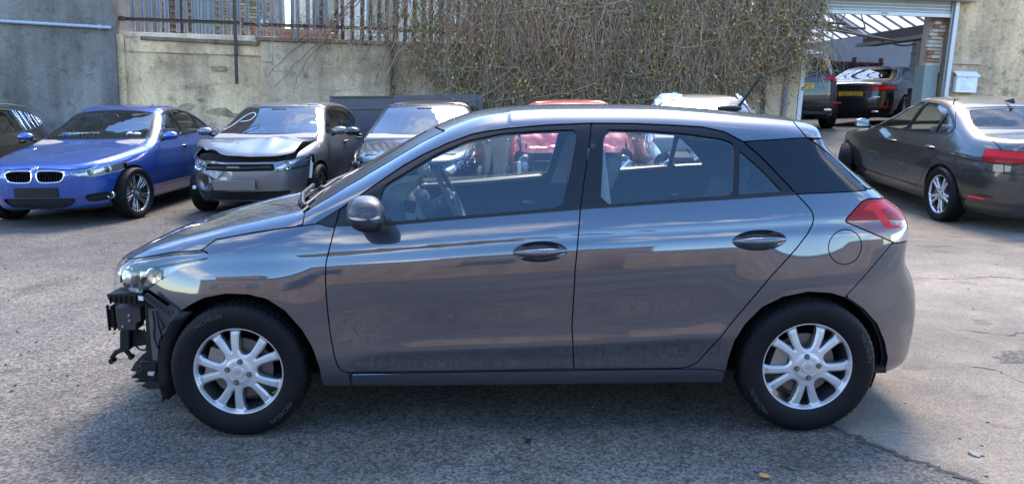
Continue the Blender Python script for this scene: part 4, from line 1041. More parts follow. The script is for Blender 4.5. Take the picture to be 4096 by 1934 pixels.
def steering(parent, x, y, z, r=.185, tilt=R(24), m=None):
    """wheel facing the driver (towards +x)"""
    m = m or M_CABIN
    st = empty('steering_wheel', (x, y, z), (0, -tilt, 0), parent)
    b = MB(); P = [(0, r * math.cos(2 * math.pi * k / 40), r * math.sin(2 * math.pi * k / 40)) for k in range(41)]
    b.tube(P, .016, 10, cap=False); b.done('rim_grip', m, st)
    b = MB(); b.ball((-.01, 0, 0), .075, 20, 12, (.4, 1, .85)); b.done('airbag_boss', m, st)
    for a in (0, math.pi, -math.pi / 2):
        MB().tube([(-.005, .05 * math.cos(a), .05 * math.sin(a)), (0, r * .97 * math.cos(a), r * .97 * math.sin(a))], [.02, .012], 8).done('spoke', M_STEEL, st)
    MB().tube([(-.02, 0, 0), (-.35, 0, -.02)], .035, 12).done('steering_column', m, st)
    return st
def main_cabin(root):
    b = MB()
    b.prism([(-1.02, .98), (-.86, 1.03), (-.72, 1.035), (-.62, 1.0), (-.60, .90), (-.66, .80), (-.72, .60), (-1.02, .60)], -.66, .66)
    d = b.done('dashboard', M_CABIN, root, bevel=.02)
    # centre stack with its hooded screen, light on it put into a pale colour
    b = MB(); b.prism([(-.74, 1.03), (-.66, 1.10), (-.53, 1.115), (-.545, 1.07), (-.60, 1.03), (-.54, .88), (-.40, .72), (-.42, .62), (-.74, .62)], -.13, .13); cs = b.done('centre_stack', M_CABINL, root, bevel=.012)
    MB().box((-.585, -.135, .97), (.07, .008, .06), (0, .25, 0)).done('stack_vent', M_TRIM, cs)
    for k in range(4): MB().box((-.545 + .03 * k, -.134, .90 - .042 * k), (.022, .008, .022), (0, .6, 0)).done('stack_button', M_TRIM, cs)
    b = MB(); b.prism([(-.66, .98), (-.56, .99), (-.53, .93), (-.60, .86), (-.68, .88)], .18, .50); b.done('instrument_binnacle', M_CABIN, root, bevel=.02)
    steering(root, -.40, .36, .955, .185, R(25))
    MB().tube([(-.47, .36, .93), (-.45, .18, .935)], [.008, .011], 8).done('column_stalk', M_CABIN, root)
    for y in (-.36, .36): seat(root, -.02, y, .46, .50, hb=.56, back=R(20))
    b = MB(); b.box((.90, 0, .47), (.46, 1.25, .15)); rs = b.done('rear_bench', M_SEAT, root, bevel=.05)
    MB().box((1.16, 0, .78), (.14, 1.28, .56), (0, .38, 0)).done('bench_back', M_SEAT, rs, bevel=.05)
    for y in (-.38, .38): MB().box((1.27, y, 1.05), (.09, .25, .15), (0, .38, 0)).done('headrest', M_SEAT, rs, bevel=.03)
    # far window ledge, its reflected light put into a pale colour, and belts
    pts = [(-.64, .745, .985), (.16, .752, 1.03), (.20, .752, 1.03)]
    MB().tube([(-.64, .735, .978), (-.2, .745, 1.0), (.15, .745, 1.03)], .012, 8).done('door_ledge', M_CABINL, root)
    MB().tube([(.36, .745, 1.045), (.7, .745, 1.065), (.96, .740, 1.085)], .012, 8).done('door_ledge', M_CABINL, root)
    for s in (-1, 1):
        b = MB(); b.prism([(.20, 1.0), (.42, 1.0), (.38, 1.30), (.30, 1.30)], s * .64 - .012, s * .64 + .012); b.done('pillar_trim', M_CABINL, root)
        MB().tube([(.33, s * .645, 1.32), (.30, s * .64, 1.0), (.27, s * .62, .6)], .014, 6).done('seat_belt', mat('belt_webbing', (.04, .04, .045), .8), root)
    MB().box((-.36, .02, 1.335), (.04, .22, .07), (0, .3, 0)).done('rear_view_mirror', M_TRIM, root, bevel=.015)
    MB().box((1.30, 0, .72), (.5, 1.2, .02)).done('parcel_shelf', M_CABIN, root)
    MB().box((-.2, 0, .30), (1.6, 1.3, .06)).done('floor_pan', M_DARK, root)
main_car()
# ------------------------------------------------------------------ walls, fence, workshop
TAU = .042                                  # the buildings stand plumb; the yard surface under them does not run level
BROOT = (-1.55 * math.sin(TAU), 0, 1.55 * (1 - math.cos(TAU)))
def plumb(name, label=None, cat=None, group=None, kind=None):
    return tag(empty(name, BROOT, (0, TAU, 0)), label, cat, group, kind)
def bworld(x, y, z):
    c, s = math.cos(TAU), math.sin(TAU); return (c * x + s * (z - 1.55), y, -s * x + c * (z - 1.55) + 1.55)
def render_wall(name, cols, patch=(.5, .5), streak=.5, bump=.4, fine=30., crack=.0):
    """weathered cement render: broad patches, vertical run-off streaks, pitting"""
    cols = [tuple(1.02 * v * w for v, w in zip(c, (1.30, 1.0, .74))) for c in cols]
    m, N, Lk, b = _new(name)
    tc = N.new('ShaderNodeTexCoord')
    def noise(sc, det=6, rough=.6, mp=None):
        n = N.new('ShaderNodeTexNoise'); n.inputs['Scale'].default_value = sc; n.inputs['Detail'].default_value = det; n.inputs['Roughness'].default_value = rough
        if mp:
            q = N.new('ShaderNodeMapping'); q.inputs['Scale'].default_value = mp; Lk.new(tc.outputs['Object'], q.inputs['Vector']); Lk.new(q.outputs['Vector'], n.inputs['Vector'])
        else: Lk.new(tc.outputs['Object'], n.inputs['Vector'])
        return n.outputs['Fac']
    r = N.new('ShaderNodeValToRGB'); cr = r.color_ramp
    cr.elements[0].position = .33; cr.elements[0].color = (*cols[0], 1); cr.elements[1].position = .70; cr.elements[1].color = (*cols[-1], 1)
    for i, c in enumerate(cols[1:-1]): e = cr.elements.new(.33 + .37 * (i + 1) / (len(cols) - 1)); e.color = (*c, 1)
    Lk.new(noise(patch[0], 7, .62), r.inputs['Fac'])
    def mul(a, f, lo, hi, ca, cb):
        q = N.new('ShaderNodeValToRGB'); q.color_ramp.elements[0].position = lo; q.color_ramp.elements[1].position = hi; q.color_ramp.elements[0].color = (*ca, 1); q.color_ramp.elements[1].color = (*cb, 1)
        Lk.new(f, q.inputs['Fac']); x = N.new('ShaderNodeMix'); x.data_type = 'RGBA'; x.blend_type = 'MULTIPLY'; x.inputs['Factor'].default_value = 1
        Lk.new(a, x.inputs['A']); Lk.new(q.outputs['Color'], x.inputs['B']); return x.outputs['Result']
    c = mul(r.outputs['Color'], noise(1., 5, .55, (3.2, 3.2, .25)), .40, .62, (1 - streak, 1 - streak, 1 - streak * .95), (1.08, 1.08, 1.06))
    c = mul(c, noise(fine, 6, .7), .35, .65, (.80, .80, .80), (1.12, 1.12, 1.12))
    c = mul(c, noise(4.5, 5, .75), .30, .46, (.55, .53, .50), (1, 1, 1))
    Lk.new(c, b.inputs['Base Color']); b.inputs['Roughness'].default_value = .93; b.inputs['Specular IOR Level'].default_value = .2
    bp = N.new('ShaderNodeBump'); bp.inputs['Strength'].default_value = bump; bp.inputs['Distance'].default_value = .03; Lk.new(noise(7., 8, .72), bp.inputs['Height'])
    Lk.new(bp.outputs['Normal'], b.inputs['Normal'])
    return m
M_GREYWALL = render_wall('grey_render', [(.120, .145, .178), (.160, .194, .236), (.205, .245, .297)], (.9, .5), .25, .35, 22)
M_OLDWALL = render_wall('old_render', [(.30, .27, .22), (.50, .465, .375), (.60, .55, .43), (.54, .53, .48)], (.75, .5), .22, .9, 16)
M_CONC = render_wall('cast_concrete', [(.36, .345, .30), (.48, .465, .41), (.56, .55, .49)], (.6, .5), .28, .35, 24)
M_TANWALL = render_wall('tan_render', [(.30, .29, .27), (.46, .42, .35), (.55, .49, .395), (.48, .475, .45)], (.5, .5), .22, .5, 18)
M_COPING = render_wall('coping_stone', [(.10, .10, .095), (.20, .195, .18)], (2., .5), .2, .5, 30)
M_GALV = mat('galvanised_steel', (.36, .39, .45), .45, metal=.25, noise=.35, nscale=22)
M_BROWNPALE = mat('weathered_pale', (.125, .105, .10), .7, metal=.1, noise=.4, nscale=14)
M_RUST = mat('rusty_steel', (.075, .055, .045), .75, metal=.2, noise=.5, nscale=16, bump=.3, bscale=80)
M_LEDGE = render_wall('whitewashed_ledge', [(.45, .45, .44), (.62, .62, .60)], (1.5, .5), .2, .4, 30)
M_WHITEP = mat('flaking_white_paint', (.62, .63, .62), .6, noise=.25, nscale=18, bump=.4, bscale=50)
M_SHUT = mat('shutter_steel', (.46, .47, .47), .42, metal=.35, noise=.12, nscale=9)

def wobbly_slab(name, x0, x1, y, z0, z1, th, m, parent, nx=60, nz=20, amp=.012, seed=1):
    """upright slab whose face (towards -y) is uneven like old render"""
    r = np.random.default_rng(seed)
    X, Z = np.meshgrid(np.linspace(x0, x1, nx), np.linspace(z0, z1, nz))
    D = np.zeros_like(X)
    for _ in range(26):
        k = r.normal(0, 2.6, 2); D += math.cos(0) * np.sin(k[0] * X + k[1] * Z * 1.6 + r.uniform(0, 6.3)) / 26 ** .5
    V = np.stack([X.ravel(), (y + amp * D).ravel(), Z.ravel()], 1)
    i = np.arange(nx * nz).reshape(nz, nx)
    q = [list(t) for t in np.stack([i[:-1, :-1].ravel(), i[:-1, 1:].ravel(), i[1:, 1:].ravel(), i[1:, :-1].ravel()], 1)]
    n = len(V); V = np.vstack([V, [[x0, y + th, z0], [x1, y + th, z0], [x1, y + th, z1], [x0, y + th, z1]]])
    q += [list(i[-1]) + [n + 2, n + 3], [n + 3, n] + list(i[:, 0]), [n + 1, n + 2] + list(i[::-1, -1]), [n, n + 1] + list(i[0, ::-1]), [n + 1, n, n + 3, n + 2]]
    b = MB(); b.v = [tuple(v) for v in V]; b.f = q
    return b.done(name, m, parent, smooth=30)

def grey_building():
    t = plumb('rendered_building', 'tall grey rendered building wall at the far left with a pipe across it', 'building')
    # runs from the corner towards the camera's left
    a = Vector((-7.46, 11.96)); d = Vector((-.95, -.32)).normalized(); n = Vector((d.y, -d.x))
    L_ = 9.
    b = MB(); e = a + d * L_; bk = Vector((-1.5, 1.2))
    P = [a, e, e + Vector((-3, 3)), a + Vector((-.2, 2.6))]
    b.add([(p.x, p.y, -.6) for p in P] + [(p.x, p.y, 7.5) for p in P], [[0, 1, 5, 4], [1, 2, 6, 5], [2, 3, 7, 6], [3, 0, 4, 7], [4, 5, 6, 7]])
    b.done('wall', M_GREYWALL, t)
    nn = Vector((.32, -.95)) * .05
    p0, p1 = a + d * .05 + nn, a + d * 8 + nn
    MB().tube([(p0.x, p0.y, 2.50), ((p0.x + p1.x) / 2, (p0.y + p1.y) / 2, 2.53), (p1.x, p1.y, 2.56)], .034, 12).done('service_pipe', M_GALV, t)
    for k in (.02, .36, .7):
        p = p0.lerp(p1, k); MB().tube([(p.x, p.y, 2.50 + .06 * k), (p.x + d.x * .07, p.y + d.y * .07, 2.50 + .06 * k)], .045, 12).done('pipe_clip', M_GALV, t)
def yard_wall():
    t = plumb('yard_wall', 'weathered concrete and rendered wall below the palisade fence', 'wall')
    wobbly_slab('rendered_section', -7.46, -4.72, 12.06, -.6, 2.30, .3, M_OLDWALL, t, 120, 90, .022, 5)
    wobbly_slab('upper_band', -7.30, -4.72, 12.03, 2.09, 2.33, .1, M_OLDWALL, t, 60, 10, .008, 6)
    wobbly_slab('end_pier', -7.47, -7.33, 12.02, -.6, 2.40, .1, M_OLDWALL, t, 10, 50, .01, 8)
    wobbly_slab('concrete_section', -4.72, 5.45, 11.92, -.6, 2.36, .42, M_CONC, t, 150, 30, .006, 7)
    wobbly_slab('corner_fillet', -4.70, -4.50, 11.905, 1.98, 2.34, .05, M_CONC, t, 8, 8, .002, 9)
    for x0, x1, y0, z0, z1 in ((-7.0, -5.75, 12.0, 2.30, 2.37), (-5.74, -4.9, 11.98, 2.28, 2.36), (-4.93, -4.80, 11.98, 2.27, 2.35)):
        MB().box(((x0 + x1) / 2, y0 + .15, (z0 + z1) / 2), (x1 - x0, .34, z1 - z0), (0, .012, 0)).done('coping_stone', M_COPING, t, bevel=.012)
    x = -4.80; r = random.Random(4)
    while x < 5.5:
        l = r.uniform(.9, 1.3); l = min(l, 5.54 - x)
        if l < .2: break
        MB().box((x + l / 2, 12.08, 2.395), (l - .012, .46, .075), (0, r.uniform(-.004, .004), 0)).done('coping_stone', M_COPING, t, bevel=.012)
        x += l
    MB().box((-6.0, 12.34, 2.36), (3.0, .35, .20)).done('white_ledge', M_LEDGE, t, bevel=.01)
    for x, z0, z1, w in ((-2.245, -.2, 2.36, .07), (4.79, -.2, 2.5, .07)):
        MB().box((x, 11.885, (z0 + z1) / 2), (w, .06, z1 - z0)).done('wall_stanchion', M_RUST, t, bevel=.006)
    # plaster broken away: a dark hole
    for cx, cz, rr in ((-5.55, 1.83, .10), (-6.2, 1.10, .13), (-5.6, 1.02, .16), (-5.25, .95, .12), (-5.9, 1.22, .07)):
        r3 = random.Random(int(cx * 100)); P = []
        for k in range(12):
            a = 2 * math.pi * k / 12; P.append((cx + rr * 1.6 * math.cos(a) * r3.uniform(.6, 1.15), cz + rr * .55 * math.sin(a) * r3.uniform(.6, 1.15)))
        MB().prism(P, 12.028, 12.06).done('exposed_stone', render_wall('bare_stone%d' % (int(cx * 100) % 7), [(.16, .145, .12), (.30, .275, .23), (.42, .39, .33)], (6., .5), .1, 1., 30), t, smooth=25)
def palisade():
    t = plumb('palisade_fence', 'galvanised steel palisade fence standing on the yard wall', 'fence')
    # one pale: W section with a split pointed head
    prof = [(-.040, .0), (-.036, -.014), (-.022, -.018), (-.012, -.005), (.0, -.003), (.012, -.005), (.022, -.018), (.036, -.014), (.040, 0)]
    z0, z1 = 2.47, 4.15; b = MB(); n = len(prof)
    b.add([(x, y, z0) for x, y in prof] + [(x, y, z1 - .05) for x, y in prof] + [(x * .25, y, z1) for x, y in prof], [[i, i + 1, n + i + 1, n + i] for i in range(n - 1)] + [[n + i, n + i + 1, 2 * n + i + 1, 2 * n + i] for i in range(n - 1)])
    p0 = b.done('pale', M_GALV, t, smooth=60); s = p0.modifiers.new('thick', 'SOLIDIFY'); s.thickness = .003
    me = p0.data; r = random.Random(2)
    x = -7.26; k = 0
    while x < 5.5:
        if k == 0: o = p0
        else:
            o = bpy.data.objects.new('pale', me); link(o, t); s = o.modifiers.new('thick', 'SOLIDIFY'); s.thickness = .003
        if x > -3.5: o.material_slots[0].link = 'OBJECT'; o.material_slots[0].material = M_BROWNPALE
        o.location = (x, 12.30, r.uniform(-.02, .02) - .008 * (x + 7)); o.rotation_euler = (0, r.gauss(0, .006), r.gauss(0, .05))
        x += .1675; k += 1
    for x0, x1, zz in ((-7.4, -5.22, 2.695), (-5.16, -2.3, 2.675), (-2.2, .7, 2.655), (.75, 3.6, 2.64), (3.65, 5.5, 2.62)):
        rr = MB(); rr.box(((x0 + x1) / 2, 12.255, zz), (x1 - x0, .008, .06)); rr.box(((x0 + x1) / 2, 12.235, zz + .028), (x1 - x0, .045, .006)); rl = rr.done('rail', M_RUST, t)
        xx = -7.26
        while xx < x1:
            if xx > x0: MB().lathe([(0, -.010), (.009, -.008), (.010, 0)], 8, c=(xx, 12.25, zz)).done('rail_bolt', M_RUST, rl)
            xx += .1675
        MB().box(((x0 + x1) / 2, 12.245, 3.85), (x1 - x0, .03, .06)).done('rail', M_RUST, t)
    for x in (-2.25, .72, 3.62): MB().box((x, 12.2, 3.2), (.07, .07, 1.7)).done('fence_post', M_RUST, t, bevel=.004)
    b = MB(); b.box((-5.19, 11.93, 2.55), (.055, .035, 2.0)); b.box((-5.215, 11.96, 2.55), (.006, .10, 2.0)); b.done('fence_post', M_RUST, t)
    for z in (2.10, 2.68, 1.65): MB().box((-5.19, 11.90, z), (.03, .03, .03), (0, .5, 0)).done('post_bolt', M_RUST, t)
    MB().box((-7.42, 12.2, 2.70), (.09, .12, .09)).done('wall_bracket', M_RUST, t, bevel=.01)
def steel_sheets():
    m = mat('grey_painted_sheet', (.10, .094, .104), .5, noise=.25, nscale=5, bump=.2, bscale=20)
    t = tag(empty('sheet_stack', (-2.0, 11.6, 0)), 'grey steel sheets leaning on the wall behind the black hatchback', 'sheet')
    for x, w, z, y in ((-.62, 1.5, 1.53, .03), (.65, 1.65, 1.53, .0), (1.05, .62, 1.55, -.05)):
        MB().box((x, y, z / 2), (w, .015, z), (.06, .004, 0)).done('steel_sheet', m, t, bevel=.003)
    MB().box((.05, -.02, 1.50), (2.7, .03, .03), (0, .0, 0)).done('top_edge', M_RUST, t)
    MB().box((.0, -.03, 1.30), (2.6, .02, .03), (0, .0, 0)).done('stiffener', m, t)

def brick_house():
    M_BR = [mat('stock_brick_%d' % i, c, .9, noise=.35, nscale=14, bump=.5, bscale=40) for i, c in enumerate(((.42, .32, .17), (.36, .27, .15), (.30, .215, .12), (.47, .37, .21), (.24, .16, .10)))]
    t = plumb('brick_house', 'yellow stock brick house behind the left end of the palisade fence', 'house')
    y = 17.
    opens = [(-9.46, -9.20), (-8.98, -8.90), (-8.66, -8.58), (-7.95, -7.48)]
    MB().box((-8.6, y + .32, 4.0), (5.6, .4, 5.0)).done('wall', mat('lime_mortar', (.40, .37, .31), .95, noise=.2, nscale=30), t)
    MB().box((-8.6, y + .09, 5.3), (5.6, .1, 3.3)).done('upper_wall', M_BR[0], t)
    b = MB().box((0, 0, 0), (.215, .10, .064)); br = b.done('brick', M_BR[0], t, smooth=0, bevel=.005); me = br.data; first = True
    r = random.Random(9); z = 2.74; row = 0; cnt = 0
    while z < 3.60:
        x = -10.0 + (0 if row % 2 else .112)
        while x < -6.1:
            if not any(a - .10 < x < c + .10 for a, c in opens):
                if first: o = br; first = False
                else:
                    o = bpy.data.objects.new('brick', me); link(o, t); md = o.modifiers.new('bevel', 'BEVEL'); md.width = .005; md.segments = 1
                o.material_slots[0].link = 'OBJECT'; o.material_slots[0].material = r.choice(M_BR)
                o.location = (x, y + .09 + r.uniform(-.006, .004), z); o.rotation_euler = (0, r.gauss(0, .006), 0); cnt += 1
            x += .2255
        z += .0755; row += 1
    wf = mat('white_upvc', (.72, .74, .75), .35)
    for a, c in opens:
        w = c - a
        if w > .2:
            f = MB(); f.box(((a + c) / 2, y + .09, 3.5), (w, .03, 2.0)); fo = f.done('window_pane', mat('net_curtain', (.42, .47, .43), .25, coat=.6), t)
            for xx in (a + .02, c - .02): MB().box((xx, y + .06, 3.5), (.05, .06, 2.0)).done('window_frame', wf, fo)
            for k in range(5): MB().box((a + .07 + (w - .14) * k / 4, y + .07, 3.5), (.012, .012, 2.0)).done('blind_slat', mat('blind_green', (.16, .19, .17), .6), fo)
        else: MB().box(((a + c) / 2, y + .06, 3.5), (w, .10, 2.0)).done('door_frame', wf, t)
    for x in (-9.52, -8.22): MB().tube([(x, y - .05, 2.4), (x, y - .05, 5)], .03, 10).done('downpipe', mat('brown_pipe', (.06, .035, .03), .5), t)
    tag(MB().box((-10.2, 24.6, 1.9), (29.6, 24.5, .6)).done('terrace', mat('terrace_paving', (.24, .23, .21), .9, noise=.3, nscale=3)), kind='structure')
    # pale house further along, mostly hidden by the fence and the creeper
    h = plumb('pale_house', 'pale painted house seen between the pales behind the creeper', 'house')
    y2 = 19.5
    MB().box((-1.5, y2 + .2, 4.2), (9.4, .4, 5.6)).done('wall', mat('cream_render', (.66, .62, .52), .9, noise=.12, nscale=2), h)
    for x in (-5.2, -3.7, -1.6, .8):
        p = MB().box((x, y2 - .02, 3.7), (.8, .04, 1.3)).done('window', mat('dark_pane', (.03, .035, .04), .08, coat=.8), h)
        for dx in (-.4, 0, .4): MB().box((x + dx, y2 - .05, 3.7), (.05, .05, 1.34)).done('window_bar', wf, p)
        MB().box((x, y2 - .06, 3.02), (.95, .12, .06)).done('sill', wf, p)
    return
def garden_things():
    """odds and ends on the raised ground behind the fence"""
    mo = mat('orange_timber', (.42, .17, .075), .75, noise=.25, nscale=10)
    t = plumb('timber_planter', 'orange brown timber planter behind the fence pales', 'planter')
    for k in range(3):
        for x0, x1 in ((-5.55, -4.75), (-4.74, -3.95)): MB().box(((x0 + x1) / 2, 14.3, 2.50 + .105 * k), (x1 - x0 - .006, .04, .098)).done('plank', mo, t, bevel=.004)
    for x in (-5.55, -4.745, -3.95): MB().box((x, 14.27, 2.6), (.06, .06, .36)).done('planter_post', mo, t)
    MB().box((-4.75, 14.6, 2.66), (1.55, .5, .1)).done('soil', mat('potting_soil', (.03, .022, .016), .95), t)
    g = [mat('garden_leaf_a', (.10, .14, .03), .7), mat('garden_leaf_b', (.22, .20, .03), .7)]
    for i, (x, y, z, s) in enumerate(((-5.2, 14.5, 2.9, .16), (-4.55, 14.5, 2.92, .18), (-3.55, 14.5, 2.62, .22), (-3.2, 14.6, 2.58, .18))):
        p = plumb('garden_shrub', ['small green shrub in the timber planter, left one', 'small green shrub in the timber planter, right one', 'yellow green shrub right of the timber planter', 'yellow green shrub furthest right of the timber planter'][i], 'shrub', 'shrubs behind the fence')
        leaf_ball('foliage', (x, y, z), s, 260, g[i // 2], p, i); MB().tube([(x, y, z - s - .1), (x, y, z)], .012, 6).done('stem', M_RUST, p)
    b = plumb('garden_ball', 'blue and white ball behind the fence', 'ball')
    MB().ball((-5.42, 14.5, 2.80 + .06), .105, 24, 16).done('ball', mat('blue_white_ball', (.45, .60, .85), .3, noise=.5, nscale=9), b)
def leaf_ball(name, c, s, n, m, parent, seed=0, size=.03):
    r = np.random.default_rng(seed)
    P = r.normal(0, 1, (n, 3)); P /= np.linalg.norm(P, axis=1)[:, None]; P = P * (s * r.uniform(.4, 1.05, n) ** .5)[:, None] + np.array(c)
    V, q = leaves_at(P, r, size); return mk(name, V, q, m, parent, smooth=False)
def leaves_at(P, r, size, droop=.3):
    n = len(P)
    a = r.normal(0, 1, (n, 3)); a[:, 2] -= droop; a /= np.linalg.norm(a, axis=1)[:, None]
    b = np.cross(a, r.normal(0, 1, (n, 3))); b /= np.linalg.norm(b, axis=1)[:, None]
    c = np.cross(a, b)
    s = size * r.uniform(.6, 1.35, n)[:, None]
    V = np.stack([P, P + a * s * .5 + b * s * .32 + c * s * .10, P + a * s * 1.1, P + a * s * .5 - b * s * .32 + c * s * .10], 1).reshape(-1, 3)
    return V, np.arange(4 * n).reshape(n, 4)
grey_building(); yard_wall(); palisade(); steel_sheets(); brick_house(); garden_things()
def workshop():
    t = plumb('workshop_building', 'tan rendered workshop at the right with its roller shutter door raised', 'building')
    Y = 12.3
    # front wall with the doorway
    wobbly_slab('front_wall', 8.44, 15.5, Y, -.6, 3.62, .30, M_TANWALL, t, 90, 50, .008, 11)
    MB().box((11.5, Y + .15, 5.2), (8., .30, 3.1)).done('upper_wall', M_TANWALL, t)
    MB().box((6.6, Y + .2, 5.3), (2.6, .3, 2.9)).done('lintel_wall', M_TANWALL, t)
    MB().box((5.2, Y + .15, 3.2), (.7, .30, 7.)).done('pier', M_TANWALL, t)
    b = wobbly_slab('stone_band', 8.47, 9.05, Y - .035, 2.40, 2.535, .05, M_CONC, t, 24, 8, .006, 13)
    # door frame and shutter
    MB().box((5.60, Y - .06, 2.2), (.085, .13, 2.7)).done('door_post', M_WHITEP, t, bevel=.004)
    MB().box((8.41, Y - .06, 2.2), (.075, .13, 2.7)).done('door_post', M_SHUT, t, bevel=.004)
    MB().box((8.35, Y - .02, 2.2), (.03, .10, 2.7)).done('shutter_guide', M_STEEL, t)
    sl = []
    for k in range(7):
        z = 3.345 + .062 * k; n = 9; pr = []
        for i in range(n):
            u = i / (n - 1); pr.append((Y - .02 - .018 * math.sin(math.pi * u) - .004 * u, z - .034 + .068 * u))
        b = MB(); b.add([(5.65, p, q) for p, q in pr] + [(8.37, p, q) for p, q in pr], [[i, i + 1, n + i + 1, n + i] for i in range(n - 1)])
        b.done('shutter_slat', M_SHUT, t, smooth=60)
    bb = MB(); bb.box((7.01, Y - .03, 3.285), (2.74, .05, .075)); br = bb.done('shutter_bottom_rail', M_SHUT, t, bevel=.006)
    MB().box((7.06, Y - .058, 3.29), (.20, .006, .045)).done('maker_plate', mat('maker_plate', (.52, .52, .50), .4), br)
    MB().box((7.07, Y - .062, 3.29), (.12, .003, .014)).done('maker_mark', M_TRIM, br)
    MB().box((7.15, Y - .14, 3.66), (3.15, .36, .24)).done('shutter_housing', M_SHUT, t, bevel=.01)
    # right reveal: green painted below, broken brick above
    wobbly_slab('painted_reveal', 8.06, 8.33, Y + .12, .3, 2.36, .40, mat('green_grey_paint', (.23, .27, .25), .7, noise=.25, nscale=8, bump=.4, bscale=20), t, 12, 40, .012, 15)
    MB().box((8.24, Y + .36, 2.9), (.20, .38, 1.1)).done('reveal_core', mat('mortar_core', (.36, .33, .28), .95, noise=.3, nscale=20, bump=.6, bscale=30), t)
    bm_ = [mat('red_brick_%d' % i, c, .9, noise=.4, nscale=16, bump=.6, bscale=40) for i, c in enumerate(((.30, .12, .07), (.42, .33, .25), (.36, .17, .10), (.50, .42, .33)))]
    r = random.Random(6)
    for k in range(13):
        z = 2.385 + .0705 * k
        for x in (8.13, 8.25):
            MB().box((x + r.uniform(-.03, .02) + .06 * (k / 13), Y + .17 + r.uniform(-.02, .03), z), (.13 + r.uniform(-.02, .03), .11, .060), (0, r.gauss(0, .02), r.gauss(0, .08))).done('brick', r.choice(bm_), t, smooth=0, bevel=.008)
    # interior shell
    pw = mat('pale_blue_paint', (.74, .79, .84), .6, noise=.08, nscale=4)
    YB = 24.5
    MB().box((9, YB + .1, 3.2), (18, .2, 6.4)).done('back_wall', pw, t)
    MB().box((2.6, 18.5, 3.2), (.2, 12.2, 6.4)).done('side_wall', pw, t)
    MB().box((17.6, 18.5, 3.2), (.2, 12.2, 6.4)).done('side_wall', pw, t)
    gb = mat('grey_block', (.10, .11, .12), .9, noise=.3, nscale=10)
    for bx, bz in ((13.2, 2.77), (13.0, 2.58), (13.45, 2.58), (13.2, 2.39), (13.65, 2.39), (13.95, 3.1), (13.95, 2.9), (14.2, 2.70), (13.95, 2.50), (14.4, 2.50), (14.15, 2.30), (14.0, 2.1)):
        MB().box((bx, YB - .012, bz), (.44, .03, .185)).done('bare_block', gb, t)
    MB().box((9, YB - .004, 2.90), (16, .012, .012)).done('block_joint', gb, t)
    # saw-tooth roof: glazed slope falling to a valley beam, unseen slope beyond glazed to brighten the inside
    rd = mat('roof_board', (.24, .24, .235), .85, noise=.3, nscale=5)
    VX, VZ, RX, RZ = 9.18, 3.37, 5.4, 5.45
    def slab(P, th=.06, nm='roof_slope', m=rd):
        b = MB(); b.add(P + [(x, y, z + th) for x, y, z in P], [[0, 1, 2, 3], [7, 6, 5, 4], [0, 4, 5, 1], [1, 5, 6, 2], [2, 6, 7, 3], [3, 7, 4, 0]]); return b.done(nm, m, t)
    y0, y1, yE = 12.9, 17.5, 24.6
    for k in range(10): slab([(VX + .85 * k + .03, 12.6, VZ + .24 * k), (VX + .85 * k + .82, 12.6, VZ + .24 * k + .23), (VX + .85 * k + .82, yE, VZ + .24 * k + .23), (VX + .85 * k + .03, yE, VZ + .24 * k)], .02, 'roof_pane', glass('roof_glazing', (.94, .95, .95), 1.4))  # panes added on the unseen right slope to let daylight in
    slab([(2.5, 12.5, 4.2), (RX, 12.5, RZ), (RX, yE, RZ), (2.5, yE, 4.2)])
    slab([(RX, y1 + 6.0, RZ), (VX, y1 + 6.0, VZ), (VX, yE, VZ), (RX, yE, RZ)])
    slab([(RX, 12.5, RZ), (VX, 12.5, VZ), (VX, y0, VZ), (RX, y0, RZ)])
    gp, gN, gL, gB = _new('wired_roof_glass'); gN.remove(gB)       # obscured wired glass: passes light, scatters it
    ga = gN.new('ShaderNodeBsdfTransparent'); ga.inputs['Color'].default_value = (.92, .94, .94, 1); gt = gN.new('ShaderNodeBsdfTranslucent'); gt.inputs['Color'].default_value = (.95, .95, .95, 1)
    gm = gN.new('ShaderNodeMixShader'); gm.inputs['Fac'].default_value = .40; gL.new(ga.outputs[0], gm.inputs[1]); gL.new(gt.outputs[0], gm.inputs[2]); gL.new(gm.outputs[0], gN['Material Output'].inputs['Surface'])
    nb = 18; y1 = y1 + 6.0  # glazing extended past its real end to light the inside
    for k in range(nb):
        ya, yb = y0 + (y1 - y0) * k / nb, y0 + (y1 - y0) * (k + 1) / nb
        for j in range(3):
            xa, za = VX + (RX - VX) * j / 3, VZ + (RZ - VZ) * j / 3; xb, zb = VX + (RX - VX) * (j + 1) / 3, VZ + (RZ - VZ) * (j + 1) / 3
            MB().add([(xa, ya + .02, za), (xb, ya + .02, zb), (xb, yb - .02, zb), (xa, yb - .02, za)], [[0, 1, 2, 3]]).done('roof_pane', gp, t)
        MB().tube([(VX, ya, VZ - .02), (RX, ya, RZ - .02)], .030, 5).done('glazing_bar', rd, t)
    for f in (.30, .62): MB().box((VX + (RX - VX) * f, (y0 + y1) / 2, VZ + (RZ - VZ) * f - .08), (.07, y1 - y0, .10)).done('purlin', rd, t)
    MB().tube([(VX - .05, 17.6, VZ - .10), (RX, 17.6, RZ - .10)], .06, 6).done('rafter', mat('pale_rafter', (.35, .38, .42), .6), t)  # blue-white reflection along the glazing edge put into the rafter colour
    bp_ = mat('beam_paint', (.055, .045, .042), .7, noise=.3, nscale=6)
    MB().box((9.24, 15.3, 3.20), (.30, 5.0, .28)).done('valley_beam', bp_, t)
    MB().box((9.0, 15.5, 3.08), (.10, 4.8, .08)).done('gutter_pipe', mat('gutter_grey', (.20, .20, .20), .6), t)
    ts = mat('truss_steel', (.11, .11, .11), .6, metal=.3, noise=.3, nscale=10)
